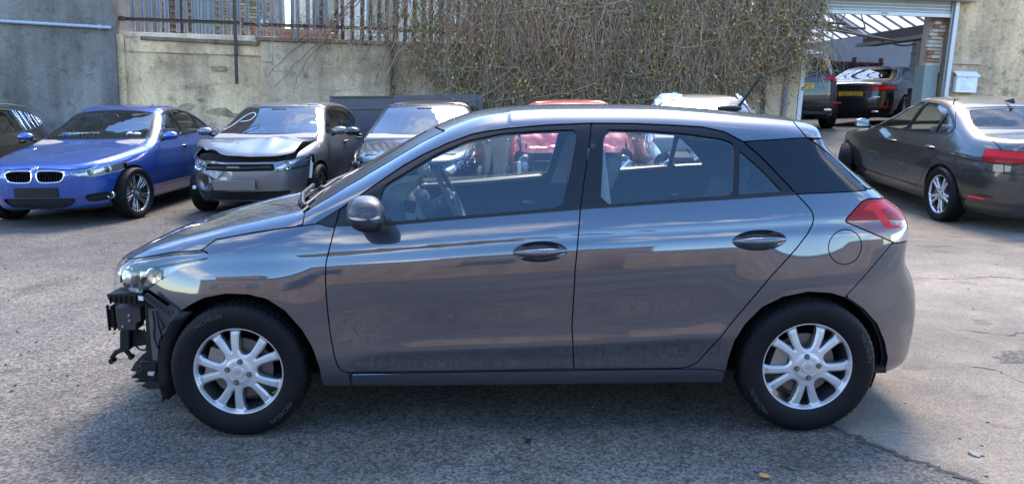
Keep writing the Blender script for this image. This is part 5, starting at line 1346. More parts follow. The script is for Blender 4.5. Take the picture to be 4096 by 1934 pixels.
    for yy in (15.2, 17.6):
        tr = MB(); zb_ = 3.27
        X0, X1 = 3.0, 8.0
        tr.tube([(X0, yy, zb_), (X1, yy, zb_)], .026, 6); tr.tube([(RX, yy, RZ - .35), (X1, yy, VZ + .45)], .028, 6); tr.tube([(X0, yy, 4.2), (RX, yy, RZ - .35)], .028, 6)
        n = 8
        def topz(x): return np.interp(x, [X0, RX, X1], [4.2, RZ - .35, VZ + .45])
        for k in range(n):
            xa, xb, xc = (X0 + (X1 - X0) * (k + d) / n for d in (0, .5, 1))
            tr.tube([(xa, yy, zb_), (xb, yy, topz(xb))], .016, 5); tr.tube([(xb, yy, topz(xb)), (xc, yy, zb_)], .016, 5)
        tr.done('roof_truss', ts, t)
    for p in (((5.8, 13.2, 3.12), (8.9, 15.6, 3.05)), ((6.9, 14., 3.16), (9.0, 16.4, 3.10)), ((6.0, 13.4, 3.2), (6.9, 13.6, 3.2))):
        MB().tube(p, .03, 6).done('tie_rod', ts, t)
    MB().box((6.35, 13.7, 3.18), (.42, .3, .09)).done('strip_light', M_TRIM, t)
    # column with banded joints, drain and cables
    cm = mat('column_concrete', (.30, .29, .27), .9, noise=.25, nscale=8, bump=.4, bscale=20)
    b = MB(); b.tube([(11.3, 19.4, .3), (11.3, 19.4, 4.05)], .125, 20); c_ = b.done('column', cm, t)
    for z in (2.2, 2.45, 2.72, 3.05): MB().lathe([(.125, -.025), (.142, -.025), (.142, .025), (.125, .025)], 24, axis='z', c=(11.3, 19.4, z)).done('column_band', cm, c_)
    MB().tube([tuple(p) for p in crom3([(11.62, 19.4, 1.0), (11.62, 19.4, 3.1), (11.68, 19.35, 3.30), (12.0, 19.2, 3.38)])], .05, 8).done('soil_pipe', M_TRIM, t)
    MB().tube([tuple(p) for p in crom3([(10.4, 19.3, 3.4), (10.6, 19.3, 3.26), (10.9, 19.3, 3.22), (11.2, 19.3, 3.28)])], .02, 6).done('hanging_cable', M_TRIM, t)
    # drainpipe and cable beside the door
    MB().tube([(5.20, Y - .40, 0.3), (5.20, Y - .40, 3.6)], .052, 12).done('drainpipe', mat('grey_pipe', (.17, .16, .15), .6, noise=.2, nscale=9), t)
    MB().tube([(5.45, Y - .33, 0.5), (5.45, Y - .33, 3.0)], .03, 10).done('drainpipe', mat('dark_green_pipe', (.03, .05, .04), .5), t)
def rack():
    m = mat('maroon_steel', (.105, .012, .022), .5, noise=.2, nscale=12)
    t = plumb('steel_rack', 'maroon steel rack against the back wall of the workshop', 'rack')
    for x in (10.6, 11.48, 12.38): MB().box((x, 23.9, 2.2), (.10, .12, 1.85)).done('upright', m, t, bevel=.006)
    for z, h in ((2.94, .06), (2.48, .10)): MB().box((11.5, 23.86, z), (1.9, .09, h)).done('cross_beam', m, t)
    MB().box((11.5, 24.2, 2.7), (1.8, .04, .5)).done('back_sheet', mat('dark_block_sheet', (.06, .065, .065), .85, noise=.4, nscale=8), t)
    for k in range(18): MB().box((10.66 + .10 * k, 23.80, 2.55), (.03, .03, .05)).done('rack_tooth', m, t)
def draped_cover():
    t = tag(empty('draped_cover', (9.08, 14.45, float(ground_z(9.08, 14.45)))), 'black cloth draped over something beside the dark slate coupe', 'cover')
    u, v = np.meshgrid(np.linspace(0, 1, 40), np.linspace(0, 1, 30)); X = -.42 + .84 * u; Z = (1.10 + .12 * np.sin(3 * u)) * (1 - v) * (.55 + .45 * sstep(0, .6, u)) ; Y = -.10 - .35 * v + .05 * np.sin(26 * u + 3 * v) * v
    i = np.arange(1200).reshape(30, 40); q = np.stack([i[:-1, :-1].ravel(), i[:-1, 1:].ravel(), i[1:, 1:].ravel(), i[1:, :-1].ravel()], 1)
    o = mk('cloth', np.stack([X.ravel(), Y.ravel(), Z.ravel()], 1), q, mat('black_cloth', (.012, .013, .016), .8, noise=.3, nscale=10), t); sm = o.modifiers.new('thick', 'SOLIDIFY'); sm.thickness = .012
    MB().box((.08, .10, .42), (.55, .25, .84)).done('hidden_stand', M_DARK, t)
def letterbox():
    t = plumb('letter_box', 'white wall-mounted letter box on the tan rendered wall', 'letter box')
    m = mat('letterbox_enamel', (.72, .75, .80), .35, coat=.3, noise=.04, nscale=6); Y = 12.29
    b = MB(); b.prism([(8.57, 1.86), (8.97, 1.86), (8.97, 2.17), (8.57, 2.17)], Y - .13, Y); bd = b.done('box_body', m, t, bevel=.006)
    b = MB(); b.add([(8.545, Y - .17, 2.165), (8.995, Y - .17, 2.165), (8.995, Y, 2.25), (8.545, Y, 2.25), (8.545, Y - .17, 2.18), (8.995, Y - .17, 2.18), (8.995, Y, 2.265), (8.545, Y, 2.265)], [[0, 1, 2, 3], [7, 6, 5, 4], [0, 4, 5, 1], [1, 5, 6, 2], [2, 6, 7, 3], [3, 7, 4, 0]]); b.done('box_lid', m, t)
    MB().lathe([(0, -.004), (.010, -.004), (.011, 0)], 14, c=(8.77, Y - .131, 2.135)).done('box_lock', M_DARK, bd)
    MB().box((8.76, Y - .132, 1.96), (.27, .003, .17)).done('paper_notice', mat('notice_paper', (.80, .80, .80), .7), bd)
    g = mat('notice_ink', (.30, .31, .34), .7)
    for k, w in enumerate((.10, .0, .12, .12, .17, .22, .20)):
        if w: MB().box((8.645 + w / 2, Y - .1345, 2.075 - .026 * k), (w, .002, .007)).done('notice_line', g, bd)
workshop(); rack(); draped_cover(); letterbox()
# ------------------------------------------------------------------ across the yard, behind the viewer: shows in paint and glass
def opposite():
    t = tag(empty('opposite_building', (-4, -19, 0)), 'long low tan brick building reflected in the car doors', 'building')
    m = render_wall('tan_brickwork', [(.20, .175, .15), (.26, .23, .195), (.31, .275, .235)], (.8, .5), .15, .4, 20)
    MB().box((-5, -2, 2.4), (26, 4, 4.8)).done('wall', m, t)
    MB().box((-12, -3, 5.6), (8, 2, 2.2)).done('upper_storey', m, t)
    MB().box((2.5, -3, 5.3), (3, 2, 1.3)).done('roof_tank', m, t)
    MB().box((-5, -2, 4.87), (26.3, 4.3, .14)).done('parapet', M_COPING, t)
    for k in range(4):
        x = -14 + 5.3 * k + (k % 2)
        w = MB().box((x, .012, 2.9), (1.6, .05, 1.2)).done('window', mat('dark_pane', (.03, .035, .04), .08, coat=.8), t)
        MB().box((x, .06, 2.24), (1.8, .14, .08)).done('sill', M_COPING, w)
    t2 = tag(empty('boundary_wall', (14, -17, 0)), 'tall brick boundary wall reflected in the rear of the car', 'wall')  # out of view; length and height shaped for reflections in the paint
    MB().box((3.5, 0, 1.35), (29.4, .3, 2.7)).done('wall', m, t2); MB().box((3.5, 0, 2.74), (29.4, .4, .08)).done('coping', M_COPING, t2)
opposite()
# ------------------------------------------------------------------ parked cars
class Shell:
    """cuts one car's skin into panels"""
    def __init__(s, root, B, paint, res=(150, 96, 40)):
        s.root = root; s.B = B; s.paint = paint; s.sk = B.grid(*res); s.ops = []
    def drop(s, fn, liner=True):
        _, s.sk = cut(s.sk, fn(s.sk))
        if liner: s.ops.append(fn)
    def take(s, name, fn, m=None, gap=.006, parent=None, skirt=.010, shift=0., split=False, liner=False, fx=None):
        a, s.sk = take_gap(s.sk, fn, gap) if gap else cut(s.sk, fn(s.sk))
        if liner: s.ops.append(fn)
        out = []
        for h in (halves(a) if split else [a]):
            if len(h[2]) == 0: out.append(None); continue
            if fx is not None: V = fx(h[0]); h = (V, vnormals(V, h[2]), h[2])
            out.append(panel(name, h, m or s.paint, parent or s.root, skirt, shift))
        return out if split else out[0]
    def glaze(s, name, fn, m, border_=.022, trim=M_TRIM, gap=.004, shift=-.004, split=False):
        a, s.sk = take_gap(s.sk, fn, gap); s.ops.append(lambda k: fn(k) + .012)
        res = []
        for h in (halves(a) if split else [a]):
            if len(h[2]) == 0: continue
            inner, rim = cut(h, fn(h) + border_)
            g = panel(name, inner, m, s.root, 0, shift)
            if g: panel('window_trim', rim, trim, g, .006, shift * .5); res.append(g)
        return res
    def arches(s, axles, r, z, yin=.45, liner_y=None):
        for x in axles:
            fn = lambda k, x=x: np.where(np.abs(k[0][:, 1]) > yin, np.hypot(k[0][:, 0] - x, k[0][:, 2] - z) - r, .3)
            s.drop(fn)
            for sd in (-1, 1): arch_liner(s.root, x, z, r + .012, sd * (s.B.W - .20), sd * .45)
    def finish(s, lining=M_DARK, body='body', cabin=True, res=(80, 52, 20)):
        fl, s.sk = cut(s.sk, np.where(s.sk[0][:, 2] < .30, s.sk[1][:, 2] + .75, .2))
        panel('underbody', fl, M_DARK, s.root, 0)
        panel(body, s.sk, s.paint, s.root, .010)
        ln = s.B.grid(*res)
        for fn in s.ops: _, ln = cut(ln, fn(ln))
        panel('inner_lining', (ln[0] - ln[1] * .03, ln[1], ln[2]), lining, s.root, 0)
def SP(poly, ymin=.3, n=1): 
    P = chaikin(poly, n, q=.2) if n else np.array(poly, float)
    return lambda k: side_sdf(k, P, ymin)
def FP(poly, xlim=0., n=1, mirror=True, front=True):
    poly = [(-.6 if (mirror and p[0] == 0) else p[0], p[1]) for p in poly]
    P = chaikin(poly, n, q=.2) if n else np.array(poly, float)
    return lambda k: end_sdf(k, P, front, xlim, mirror)
def nose_x(B, y, z, back=False):
    """where the skin of the nose (or tail) lies at this height and offset"""
    lo, hi = 0., (B.xr if back else B.xf) * 1.1
    for _ in range(24):
        m = .5 * (lo + hi)
        if B.f(np.array([m]), np.array([y]), np.array([z]))[0] < 0: lo = m
        else: hi = m
    return lo
def zoff(tab):
    zs = [t[0] for t in tab]; os_ = [t[1] for t in tab]
    g = np.linspace(0, 1.9, 400); o = np.interp(g, zs, os_); o = np.convolve(np.pad(o, 4, mode='edge'), np.ones(9) / 9, 'valid')
    return lambda x, z: np.interp(z, g, o)
def stand(root, x, y, yaw, wb):
    """put a car on the ground: height and pitch from where its axles stand"""
    a = R(yaw); c, s = math.cos(a), math.sin(a)
    zf, zr = float(ground_z(x - c * wb / 2, y - s * wb / 2)), float(ground_z(x + c * wb / 2, y + s * wb / 2))
    M = Matrix.Rotation(a, 4, 'Z') @ Matrix.Rotation(-math.atan2(zr - zf, wb), 4, 'Y')
    root.location = (x, y, (zf + zr) / 2); root.rotation_euler = M.to_euler()
def side_mirror(root, x, y, z, m, s, w=.085, h=.06):
    b = MB(); b.ball((x, s * (y + .10), z), 1., 22, 14, (.075, .11, h)); b.v = [(min(v[0], x + .035), v[1], v[2]) for v in b.v]
    k = b.done('door_mirror', m, root)
    MB().tube([(x + .01, s * (y - .03), z - .06), (x, s * (y + .05), z - .035)], .022, 8).done('mirror_arm', M_BLACK, k)
    MB().box((x + .038, s * (y + .10), z), (.006, .17, h * 1.5)).done('mirror_glass', M_CHROME, k)
    return k
def pull_handle(root, x, y, z, s, m):
    P = []; r = []
    for i in range(13):
        u = -1 + i / 6; P.append((x + .105 * u, s * (y + .028 * (1 - u ** 4)), z)); r.append(.006 + .008 * (1 - u * u))
    b = MB(); b.tube(P, r, 10); h = b.done('door_handle', m, root)
    c = MB(); c.ball((x, s * (y - .002), z - .004), 1., 18, 8, (.085, .012, .032)); c.done('handle_cup', M_DARK, h)
def plate(root, name, txt, c, xa, m, w=.52, h=.111, band=False):
    """number plate facing xa x z"""
    xa = Vector(xa).normalized(); za = Vector((0, 0, 1)); n = xa.cross(za); o = Vector(c)
    P = [o + xa * (sx * w / 2) + za * (sz * h / 2) + n * d for d in (0, .006) for sx, sz in ((-1, -1), (1, -1), (1, 1), (-1, 1))]
    b = MB(); b.add(P, [[3, 2, 1, 0], [4, 5, 6, 7], [0, 1, 5, 4], [1, 2, 6, 5], [2, 3, 7, 6], [3, 0, 4, 7]]); p = b.done(name, m, root)
    if txt:
        wl = w * .86 * (len(txt) / 8.) ** .95
        place_text('plate_lettering', txt, .079, wl, M_INK, p, o + n * .006 + xa * ((w * .86 - wl) / 2 + (.02 if band else 0)), xa, za, .0015)
    if band:
        q = o - xa * (w / 2 - .025) + n * .0075
        MB().add([q - xa * .022 - za * h * .48, q + xa * .022 - za * h * .48, q + xa * .022 + za * h * .48, q - xa * .022 + za * h * .48], [[0, 1, 2, 3]]).done('plate_band', mat('plate_blue', (.02, .08, .45), .4), p)
    return p
def roundel(parent, c, n, r=.041, blue=True):
    """round badge with quartered centre"""
    n = Vector(n).normalized(); q = n.to_track_quat('Z', 'Y'); e = empty('badge', c, q.to_euler(), parent)
    MB().lathe([(r, 0), (r * .98, .005), (r * .88, .006), (r * .86, .004)], 32, axis='z').done('badge_rim', M_CHROME, e)
    MB().lathe([(r * .87, .004), (r * .6, .0048)], 32, axis='z').done('badge_ring', M_TRIM, e)
    for k in range(4):
        b = MB(); P = [(0, 0, .005)] + [(r * .6 * math.cos(math.pi / 2 * (k + j / 8)), r * .6 * math.sin(math.pi / 2 * (k + j / 8)), .005) for j in range(9)]
        b.add(P, [[0, i, i + 1] for i in range(1, 9)]); b.done('badge_quarter', mat('badge_blue', (.02, .12, .55), .2, coat=1.) if k % 2 else M_WHITE, e)
def cabin(root, xdash, xseat, xrear, w=.72, rhd=True, seatm=None, belt=.95):
    b = MB(); b.prism([(xdash - .32, belt - .02), (xdash - .1, belt + .03), (xdash + .08, belt - .03), (xdash + .06, .62), (xdash - .32, .6)], -w, w); b.done('dashboard', M_CABIN, root, bevel=.02)
    ys = .36 if rhd else -.36
    steering(root, xdash + .22, ys, belt - .05, .185, R(24))
    for y in (-.37, .37): seat(root, xseat, y, .42, .50, seatm, hb=.60, back=R(20))
    bb = MB(); bb.box((xrear, 0, .46), (.46, 1.2, .15)); rs = bb.done('rear_bench', seatm or M_SEAT, root, bevel=.05)
    MB().box((xrear + .28, 0, .76), (.14, 1.22, .58), (0, .4, 0)).done('bench_back', seatm or M_SEAT, rs, bevel=.05)
    for y in (-.36, .36): MB().box((xrear + .40, y, 1.08), (.09, .25, .14), (0, .4, 0)).done('headrest', seatm or M_SEAT, rs, bevel=.03)
    MB().box((xdash + .42, 0, belt + .33), (.03, .22, .06), (0, .3, 0)).done('rear_view_mirror', M_TRIM, root, bevel=.012)

# ---- saloon / estate of the same make
SAL_PROF = [(-2.16, .42), (-2.175, .55), (-2.15, .68), (-2.07, .745), (-1.85, .81), (-1.4, .885), (-1.0, .94), (-.80, .972), (-.62, 1.06), (-.36, 1.205), (-.12, 1.325), (.05, 1.382), (.30, 1.420), (.55, 1.428), (.85, 1.412), (1.12, 1.360), (1.42, 1.245), (1.70, 1.120), (1.86, 1.085), (2.15, 1.075), (2.37, 1.065), (2.42, 1.0), (2.42, .86), (2.45, .72), (2.47, .56), (2.45, .40), (2.40, .28), (2.25, .22), (1., .20), (-1.2, .20), (-2.0, .20), (-2.12, .28)]
EST_PROF = SAL_PROF[:13] + [(.55, 1.44), (1.0, 1.44), (1.5, 1.42), (1.95, 1.375), (2.06, 1.33), (2.20, 1.15), (2.34, 1.02), (2.40, .93), (2.42, .82)] + SAL_PROF[23:]
SAL_OFF = [(.1, .16), (.2, .095), (.28, .055), (.345, .040), (.36, .022), (.45, .012), (.62, .0), (.74, .010), (.80, .018), (.825, .014), (.85, .026), (.93, .060), (.99, .088), (1.1, .142), (1.25, .222), (1.38, .31), (1.45, .38)]
def saloon(name, label, x, y, yaw, col, estate=False, wheels=STYLE_M10, alloy=None, steer=0., front='kidney', res=(150, 96, 40), spin=.2, scuffs=False, chrome_line=False, privacy=False):
    root = tag(empty(name), label, 'car', 'cars parked in the yard')
    B = Body(crom(EST_PROF if estate else SAL_PROF, 4), .905, -2.19, 2.48, 3.5, 4.2, zoff(SAL_OFF), k=.11, crown=.055, bow=.16, bowr=.10, zg=.95, z0=.58)
    S = Shell(root, B, col, res)
    S.arches((-1.405, 1.405), .356, .335)
    if not estate:
        W1 = [(-.60, .985), (-.40, 1.095), (-.18, 1.215), (.02, 1.300), (.20, 1.338), (.335, 1.352), (.295, 1.0)]
        W2 = [(.385, 1.353), (.62, 1.350), (.85, 1.318), (.99, 1.275), (.96, 1.02), (.345, 1.002)]
        W3 = [(1.025, 1.262), (1.15, 1.205), (1.285, 1.125), (1.310, 1.085), (1.27, 1.045), (1.0, 1.022)]
        DLO = [(-.70, .955), (-.62, 1.01), (-.40, 1.13), (-.18, 1.245), (.02, 1.328), (.20, 1.368), (.40, 1.384), (.62, 1.380), (.85, 1.350), (1.05, 1.285), (1.20, 1.215), (1.34, 1.125), (1.365, 1.075), (1.32, 1.030), (1.25, 1.012), (.9, .995), (.3, .978), (-.3, .962)]
    else:
        W1 = [(-.60, .985), (-.40, 1.095), (-.18, 1.215), (.02, 1.300), (.20, 1.338), (.335, 1.352), (.295, 1.0)]
        W2 = [(.385, 1.353), (.75, 1.355), (1.10, 1.335), (1.08, 1.035), (.345, 1.005)]
        W3 = [(1.17, 1.333), (1.45, 1.31), (1.75, 1.25), (1.88, 1.17), (1.80, 1.10), (1.15, 1.04)]
        DLO = [(-.70, .955), (-.62, 1.01), (-.40, 1.13), (-.18, 1.245), (.02, 1.328), (.20, 1.368), (.40, 1.384), (.8, 1.385), (1.2, 1.365), (1.5, 1.335), (1.80, 1.265), (1.95, 1.17), (1.86, 1.085), (1.3, 1.025), (.3, .978), (-.3, .962)]
    S.glaze('windscreen', FP([(0, .985), (.40, .985), (.69, .975), (.66, 1.10), (.575, 1.30), (.54, 1.352), (.25, 1.362), (0, 1.364)], -.0, 0), M_SCREEN, .018)
    if not estate: S.glaze('rear_screen', FP([(0, 1.118), (.45, 1.118), (.66, 1.115), (.63, 1.20), (.53, 1.322), (.25, 1.338), (0, 1.340)], .9, 0, front=False), M_PRIV if privacy else glass('rear_screen_glass', (.45, .55, .56), 1.38), .022)
    else: S.glaze('rear_screen', FP([(0, 1.06), (.62, 1.06), (.56, 1.30), (0, 1.32)], 1.9, 0, front=False), M_PRIV, .02)
    # doors with their share of the window band
    D1 = [(-.80, .93), (-.83, .80), (-.84, .55), (-.80, .40), (-.72, .355), (.0, .352), (.33, .352), (.335, .6), (.32, .975), (.36, 1.40), (-.1, 1.40), (-.45, 1.18), (-.66, 1.02)]
    D2 = [(.36, 1.40), (.32, .975), (.335, .6), (.33, .352), (.85, .352), (.95, .42), (1.06, .60), (1.18, .74), (1.33, .88), (1.38, 1.0), (1.37, 1.10), (1.10, 1.30), (.8, 1.40)]
    if estate: D2 = D2[:9] + [(1.30, .90), (1.22, 1.02), (1.16, 1.36), (.8, 1.40)]
    out, band = [], None
    for nm, D, Ws in (('front_door', D1, [W1]), ('rear_door', D2, [W2, W3] if not estate else [W2])):
        d, S.sk = take_gap(S.sk, SP(D, .35, 0), .006)
        up, skin = cut(d, side_sdf(d, chaikin(DLO, 1), .35))
        gl = []
        for w in Ws:
            w = chaikin(w, 1, q=.12); g, up = cut(up, side_sdf(up, w, .35)); gl.append(g); S.ops.append(lambda k, w=w: side_sdf(k, w, .35))
        for i in (0, 1):
            o = panel(nm, halves(skin)[i], col, root, .010)
            panel('window_frame', halves(up)[i], M_TRIM, o, .010, -.002)
            for g in gl: panel('window_glass', halves(g)[i], M_PRIV if (privacy and nm == 'rear_door') else M_GLASS, o, 0, -.008)
            sd = -1 if i == 0 else 1
            pull_handle(o, .14 if nm == 'front_door' else 1.10, .885, .845 if nm == 'front_door' else .862, sd, col)
    if estate:
        w = chaikin(W3, 1, q=.12); g, S.sk = cut(S.sk, side_sdf(S.sk, w, .35)); S.ops.append(lambda k, w=w: side_sdf(k, w, .35))
        for h in halves(g): panel('rear_side_glass', h, M_PRIV, root, 0, -.004)
    up, S.sk = cut(S.sk, side_sdf(S.sk, chaikin(DLO, 1), .35))
    for h in halves(up): panel('window_surround', h, M_TRIM, root, .006)
    if chrome_line:
        for sd in (-1, 1):
            P = [q for q in chaikin(DLO, 2) if q[1] > 1.02 and q[0] > -.6]
            P = sorted(P, key=lambda q: q[0])
            pts = []
            for q in P:
                o = float(B.off(np.array(q[0]), np.array(q[1]))); pts.append((q[0], sd * (.905 - o + .004 - (.02 if q[0] > 1.5 else 0)), q[1]))
            MB().tube(pts, .010, 8).done('chrome_strip', M_CHROME, root)
    # bonnet
    def hood(k):
        V = k[0]; yl = np.interp(V[:, 0], [-2.2, -1.9, -1.3, -.8], [.50, .62, .70, .74]); r = -.80 - .15 * np.maximum(0, 1 - (V[:, 1] / .75) ** 2)
        zl = np.interp(V[:, 0], [-2.2, -2.0, -1.9, -1.3, -.8], [.70, .70, .71, .80, .90])
        return np.maximum(np.maximum(np.abs(V[:, 1]) - yl, V[:, 0] - r), np.maximum(zl - V[:, 2], -2.12 - V[:, 0]))
    S.take('bonnet', hood, gap=.006)
    def hood_crease(sd): return [(-2.05, sd * .30, .758), (-1.8, sd * .40, .835), (-1.4, sd * .46, .902), (-1.0, sd * .48, .955)]
    LAMP = [(.40, .668), (.55, .690), (.78, .742), (.875, .752), (.86, .69), (.78, .628), (.62, .598), (.50, .610), (.42, .632)]
    a, S.sk = take_gap(S.sk, FP(LAMP, -1.5, 0), .006); S.ops.append(FP(LAMP, -1.5, 0))
    for h in halves(a): saloon_headlamp(root, h, B)
    KID = [(.028, .60), (.030, .66), (.045, .682), (.20, .684), (.30, .678), (.355, .655), (.352, .61), (.315, .553), (.20, .542), (.085, .543), (.045, .555)]
    a, S.sk = cut(S.sk, FP(KID, -1.9, 1)(S.sk)); S.ops.append(FP(KID, -1.9, 1))
    for h in halves(a): kidney(root, h)
    LG = [(0, .352), (.33, .352), (.42, .350), (.455, .335), (.37, .255), (.28, .228), (0, .225)]
    a, S.sk = cut(S.sk, FP(LG, -1.9, 1)(S.sk)); mesh_grille(root, a, B)
    FI = [(.545, .392), (.72, .400), (.81, .385), (.82, .30), (.55, .285), (.53, .34)]
    a, S.sk = cut(S.sk, FP(FI, -1.6, 1)(S.sk))
    for h in halves(a):
        g = panel('bumper_intake', (h[0] - h[1] * .03, h[1], h[2]), M_BLACK, root, 0); sd = -1 if h[0][:, 1].mean() < 0 else 1
        panel('intake_wall', h, M_BLACK, g, .03) if False else None
        MB().lathe([(.0, .012), (.028, .006), (.040, -.004), (.046, .004), (.050, .03)], 24, axis='x', c=(nose_x(B, .70, .345) + .012, sd * .70, .345)).done('fog_lamp', mat('fog_lens', (.50, .50, .50), .08, metal=.7, coat=1.), g)
    MB().box((nose_x(B, .18, .425) - .012, 0, .425), (.018, .52, .118), (0, -.05, 0)).done('plate_carrier', M_BLACK, root, bevel=.004) if front == 'kidney' else None
    for yy in (-.36, .36): MB().lathe([(0, -.004), (.012, -.003), (.013, .004)], 12, axis='x', c=(nose_x(B, yy, .47), yy, .47)).done('parking_sensor', col, root)
    roundel(root, (nose_x(B, 0., .715) - .004, 0, .715), (-.70, 0, .71))
    TLP = [(.42, .905), (.50, .94), (.80, .935), (.93, .905), (.93, .81), (.80, .805), (.55, .81), (.50, .86)]
    a, S.sk = take_gap(S.sk, lambda k: np.maximum(FP(TLP, 1.98, 0, front=False)(k), 2.02 - k[0][:, 0] - (k[0][:, 2] - .86) * .3), .006)
    for h in halves(a):
        gl, rd_ = cut(h, np.abs(h[0][:, 2] - .845) - .022)
        t_ = panel('tail_lamp', rd_, M_RED2, root, .010); panel('light_guide', gl, M_RED, t_, .004)
    S.take('boot_lid', lambda k: np.maximum(np.maximum(np.abs(k[0][:, 1]) - .68, 1.86 - k[0][:, 0]), .70 - k[0][:, 2]), gap=.006) if not estate else None
    S.take('rear_bumper', lambda k: np.maximum(np.maximum(1.80 - k[0][:, 0], k[0][:, 2] - .695 + (2.1 - k[0][:, 0]) * .05), -1), gap=.005)
    S.take('side_skirt', SP([(-1.03, .345), (1.02, .345), (1.02, .05), (-1.03, .05)], .5, 0), gap=.004, split=True)
    S.finish()
    for ax in (-1.405, 1.405):
        for sd in (-1, 1):
            wh, h0 = wheel(root, ax, sd * .792, .328, .328, .225, wheels, alloy or M_ALLOY, sd, steer if ax < 0 else 0, spin=spin, fine=False)
            roundel(wh, (0, h0 - .006, 0), (0, -1, 0), .028)
    for sd in (-1, 1):
        side_mirror(root, -.60, .90, 1.02, col, sd)
        MB().tube([(-1.02 if False else 1.98, sd * .86, .40), (2.2, sd * .80, .40)], .012, 6).done('reflector', M_RED2, root)
    cabin(root, -.62, .12, 1.02)
    if estate:
        for sd in (-1, 1): MB().tube([(-.05, sd * .60, 1.40), (.3, sd * .605, 1.45), (1.2, sd * .60, 1.455), (1.75, sd * .575, 1.41)], .016, 8).done('roof_rail', M_CHROME, root)
    b = MB(); b.add([(1.0 + (.5 if estate else 0), 0, 1.395), (1.20 + (.5 if estate else 0), -.022, 1.375), (1.20 + (.5 if estate else 0), .022, 1.375), (1.19 + (.5 if estate else 0), 0, 1.475 if estate else 1.435)], [[0, 1, 3], [0, 3, 2], [1, 2, 3], [0, 2, 1]]); b.done('roof_aerial', M_BLACK if not estate else col, root, smooth=0)
    stand(root, x, y, yaw, 2.81)
    return root
def saloon_headlamp(root, h, B):
    sd = -1 if h[0][:, 1].mean() < 0 else 1
    l = panel('headlamp', h, M_LENS, root, .01); V, N, T = h
    panel('headlamp_housing', (V - N * .05, N, T), mat('lamp_bowl', (.42, .42, .43), .2, metal=.7), l, 0)
    fr, _ = cut(h, -(FP([(.40, .668), (.55, .690), (.78, .742), (.875, .752), (.86, .69), (.78, .628), (.62, .598), (.50, .610), (.42, .632)], -1.5, 0)(h) + .010))
    panel('light_outline', fr, mat('lamp_edge', (.66, .66, .64), .25, metal=.3), l, 0, -.006)
    for yy, r in ((.575, .043), (.69, .047)):
        x = nose_x(B, yy + r * .8, .648 + (yy - .575) * .16) + .012
        MB().lathe([(r * .78, -.004), (r, -.008), (r * 1.08, .004), (r, .03)], 26, axis='x', c=(x, sd * yy, .648 + (yy - .575) * .16)).done('lamp_ring', M_WHITE, l)
        MB().ball((x + .012, sd * yy, .648 + (yy - .575) * .16), r * .8, 16, 10, (.5, 1, 1)).done('lamp_projector', mat('projector', (.20, .24, .30), .03, metal=.6, coat=1.), l)
def kidney(root, h):
    V, N, T = h; sd = -1 if V[:, 1].mean() < 0 else 1
    g = panel('kidney_grille', (V - N * .055, N, T), M_DARK, root, 0)
    E = border(T); pts = V[E[:, 0]] + N[E[:, 0]] * .004
    c = pts.mean(0); a = np.arctan2(pts[:, 2] - c[2], pts[:, 1] - c[1]); o = np.argsort(a); P = pts[o]
    P = P[::max(1, len(P) // 60)]
    b = MB(); b.tube([tuple(p) for p in P] + [tuple(P[0]), tuple(P[1])], .011, 8, cap=False); b.done('grille_surround', M_CHROME, g)
    for k in range(9):
        y = .06 + .033 * k
        m = np.abs(np.abs(V[:, 1]) - y) < .02
        if m.sum() < 2: continue
        x = V[m, 0].mean(); z0, z1 = V[m, 2].min() + .004, V[m, 2].max() - .004
        MB().box((x + .03, sd * y, (z0 + z1) / 2), (.05, .007, z1 - z0)).done('grille_bar', M_GLOSSB, g)
def mesh_grille(root, sk, B):
    V, N, T = sk
    g = panel('lower_grille', (V - N * .05, N, T), M_DARK, root, 0)
    xt = {k: nose_x(B, k * .05, .29) for k in range(11)}
    gx = lambda y, z: float(np.interp(abs(y), [k * .05 for k in range(11)], [xt[k] for k in range(11)])) + .025
    b = MB(); n = 0
    for r_ in range(7):
        z = .238 + .0175 * r_; w = .30 + .02 * r_
        P = []
        k = int(w * 2 / .035)
        for i in range(k + 1):
            y = -w + 2 * w * i / k; P.append((gx(y, z), y, z + (.005 if (i + r_) % 2 else -.005)))
        b.tube(P, .0032, 5)
        for i in range(0, k + 1, 2):
            y = -w + 2 * w * (i + r_ % 2) / k
            if r_ < 6 and abs(y) < w: b.tube([(gx(y, z), y, z + .004), (gx(y, z), y, z + .014)], .003, 4)
    b.done('grille_mesh', M_BLACK, g)
# ---- five-door hatchback: the crumpled grey one, the black one and the two wrecks
HAT_PROF = [(-2.14, .42), (-2.155, .56), (-2.12, .69), (-2.04, .765), (-1.80, .845), (-1.45, .915), (-1.15, .965), (-1.0, .995), (-.80, 1.105), (-.58, 1.235), (-.38, 1.345), (-.22, 1.408), (.05, 1.443), (.40, 1.455), (.90, 1.445), (1.30, 1.415), (1.62, 1.372), (1.70, 1.33), (1.84, 1.14), (1.93, 1.02), (1.99, .90), (2.01, .75), (2.05, .62), (2.06, .48), (2.03, .33), (1.92, .23), (1., .20), (-1., .20), (-1.95, .20), (-2.08, .28)]
HAT_OFF = [(.1, .16), (.2, .10), (.28, .06), (.36, .028), (.5, .010), (.66, .0), (.76, .008), (.80, .014), (.83, .022), (.92, .052), (1.0, .085), (1.15, .145), (1.3, .215), (1.40, .29), (1.47, .36)]
HW1 = [(-.72, 1.03), (-.50, 1.15), (-.28, 1.265), (-.10, 1.330), (.10, 1.362), (.26, 1.370), (.22, 1.045)]
HW2 = [(.31, 1.371), (.60, 1.368), (.90, 1.350), (1.05, 1.320), (1.00, 1.065), (.27, 1.047)]
HW3 = [(1.09, 1.310), (1.25, 1.245), (1.36, 1.16), (1.34, 1.085), (1.05, 1.067)]
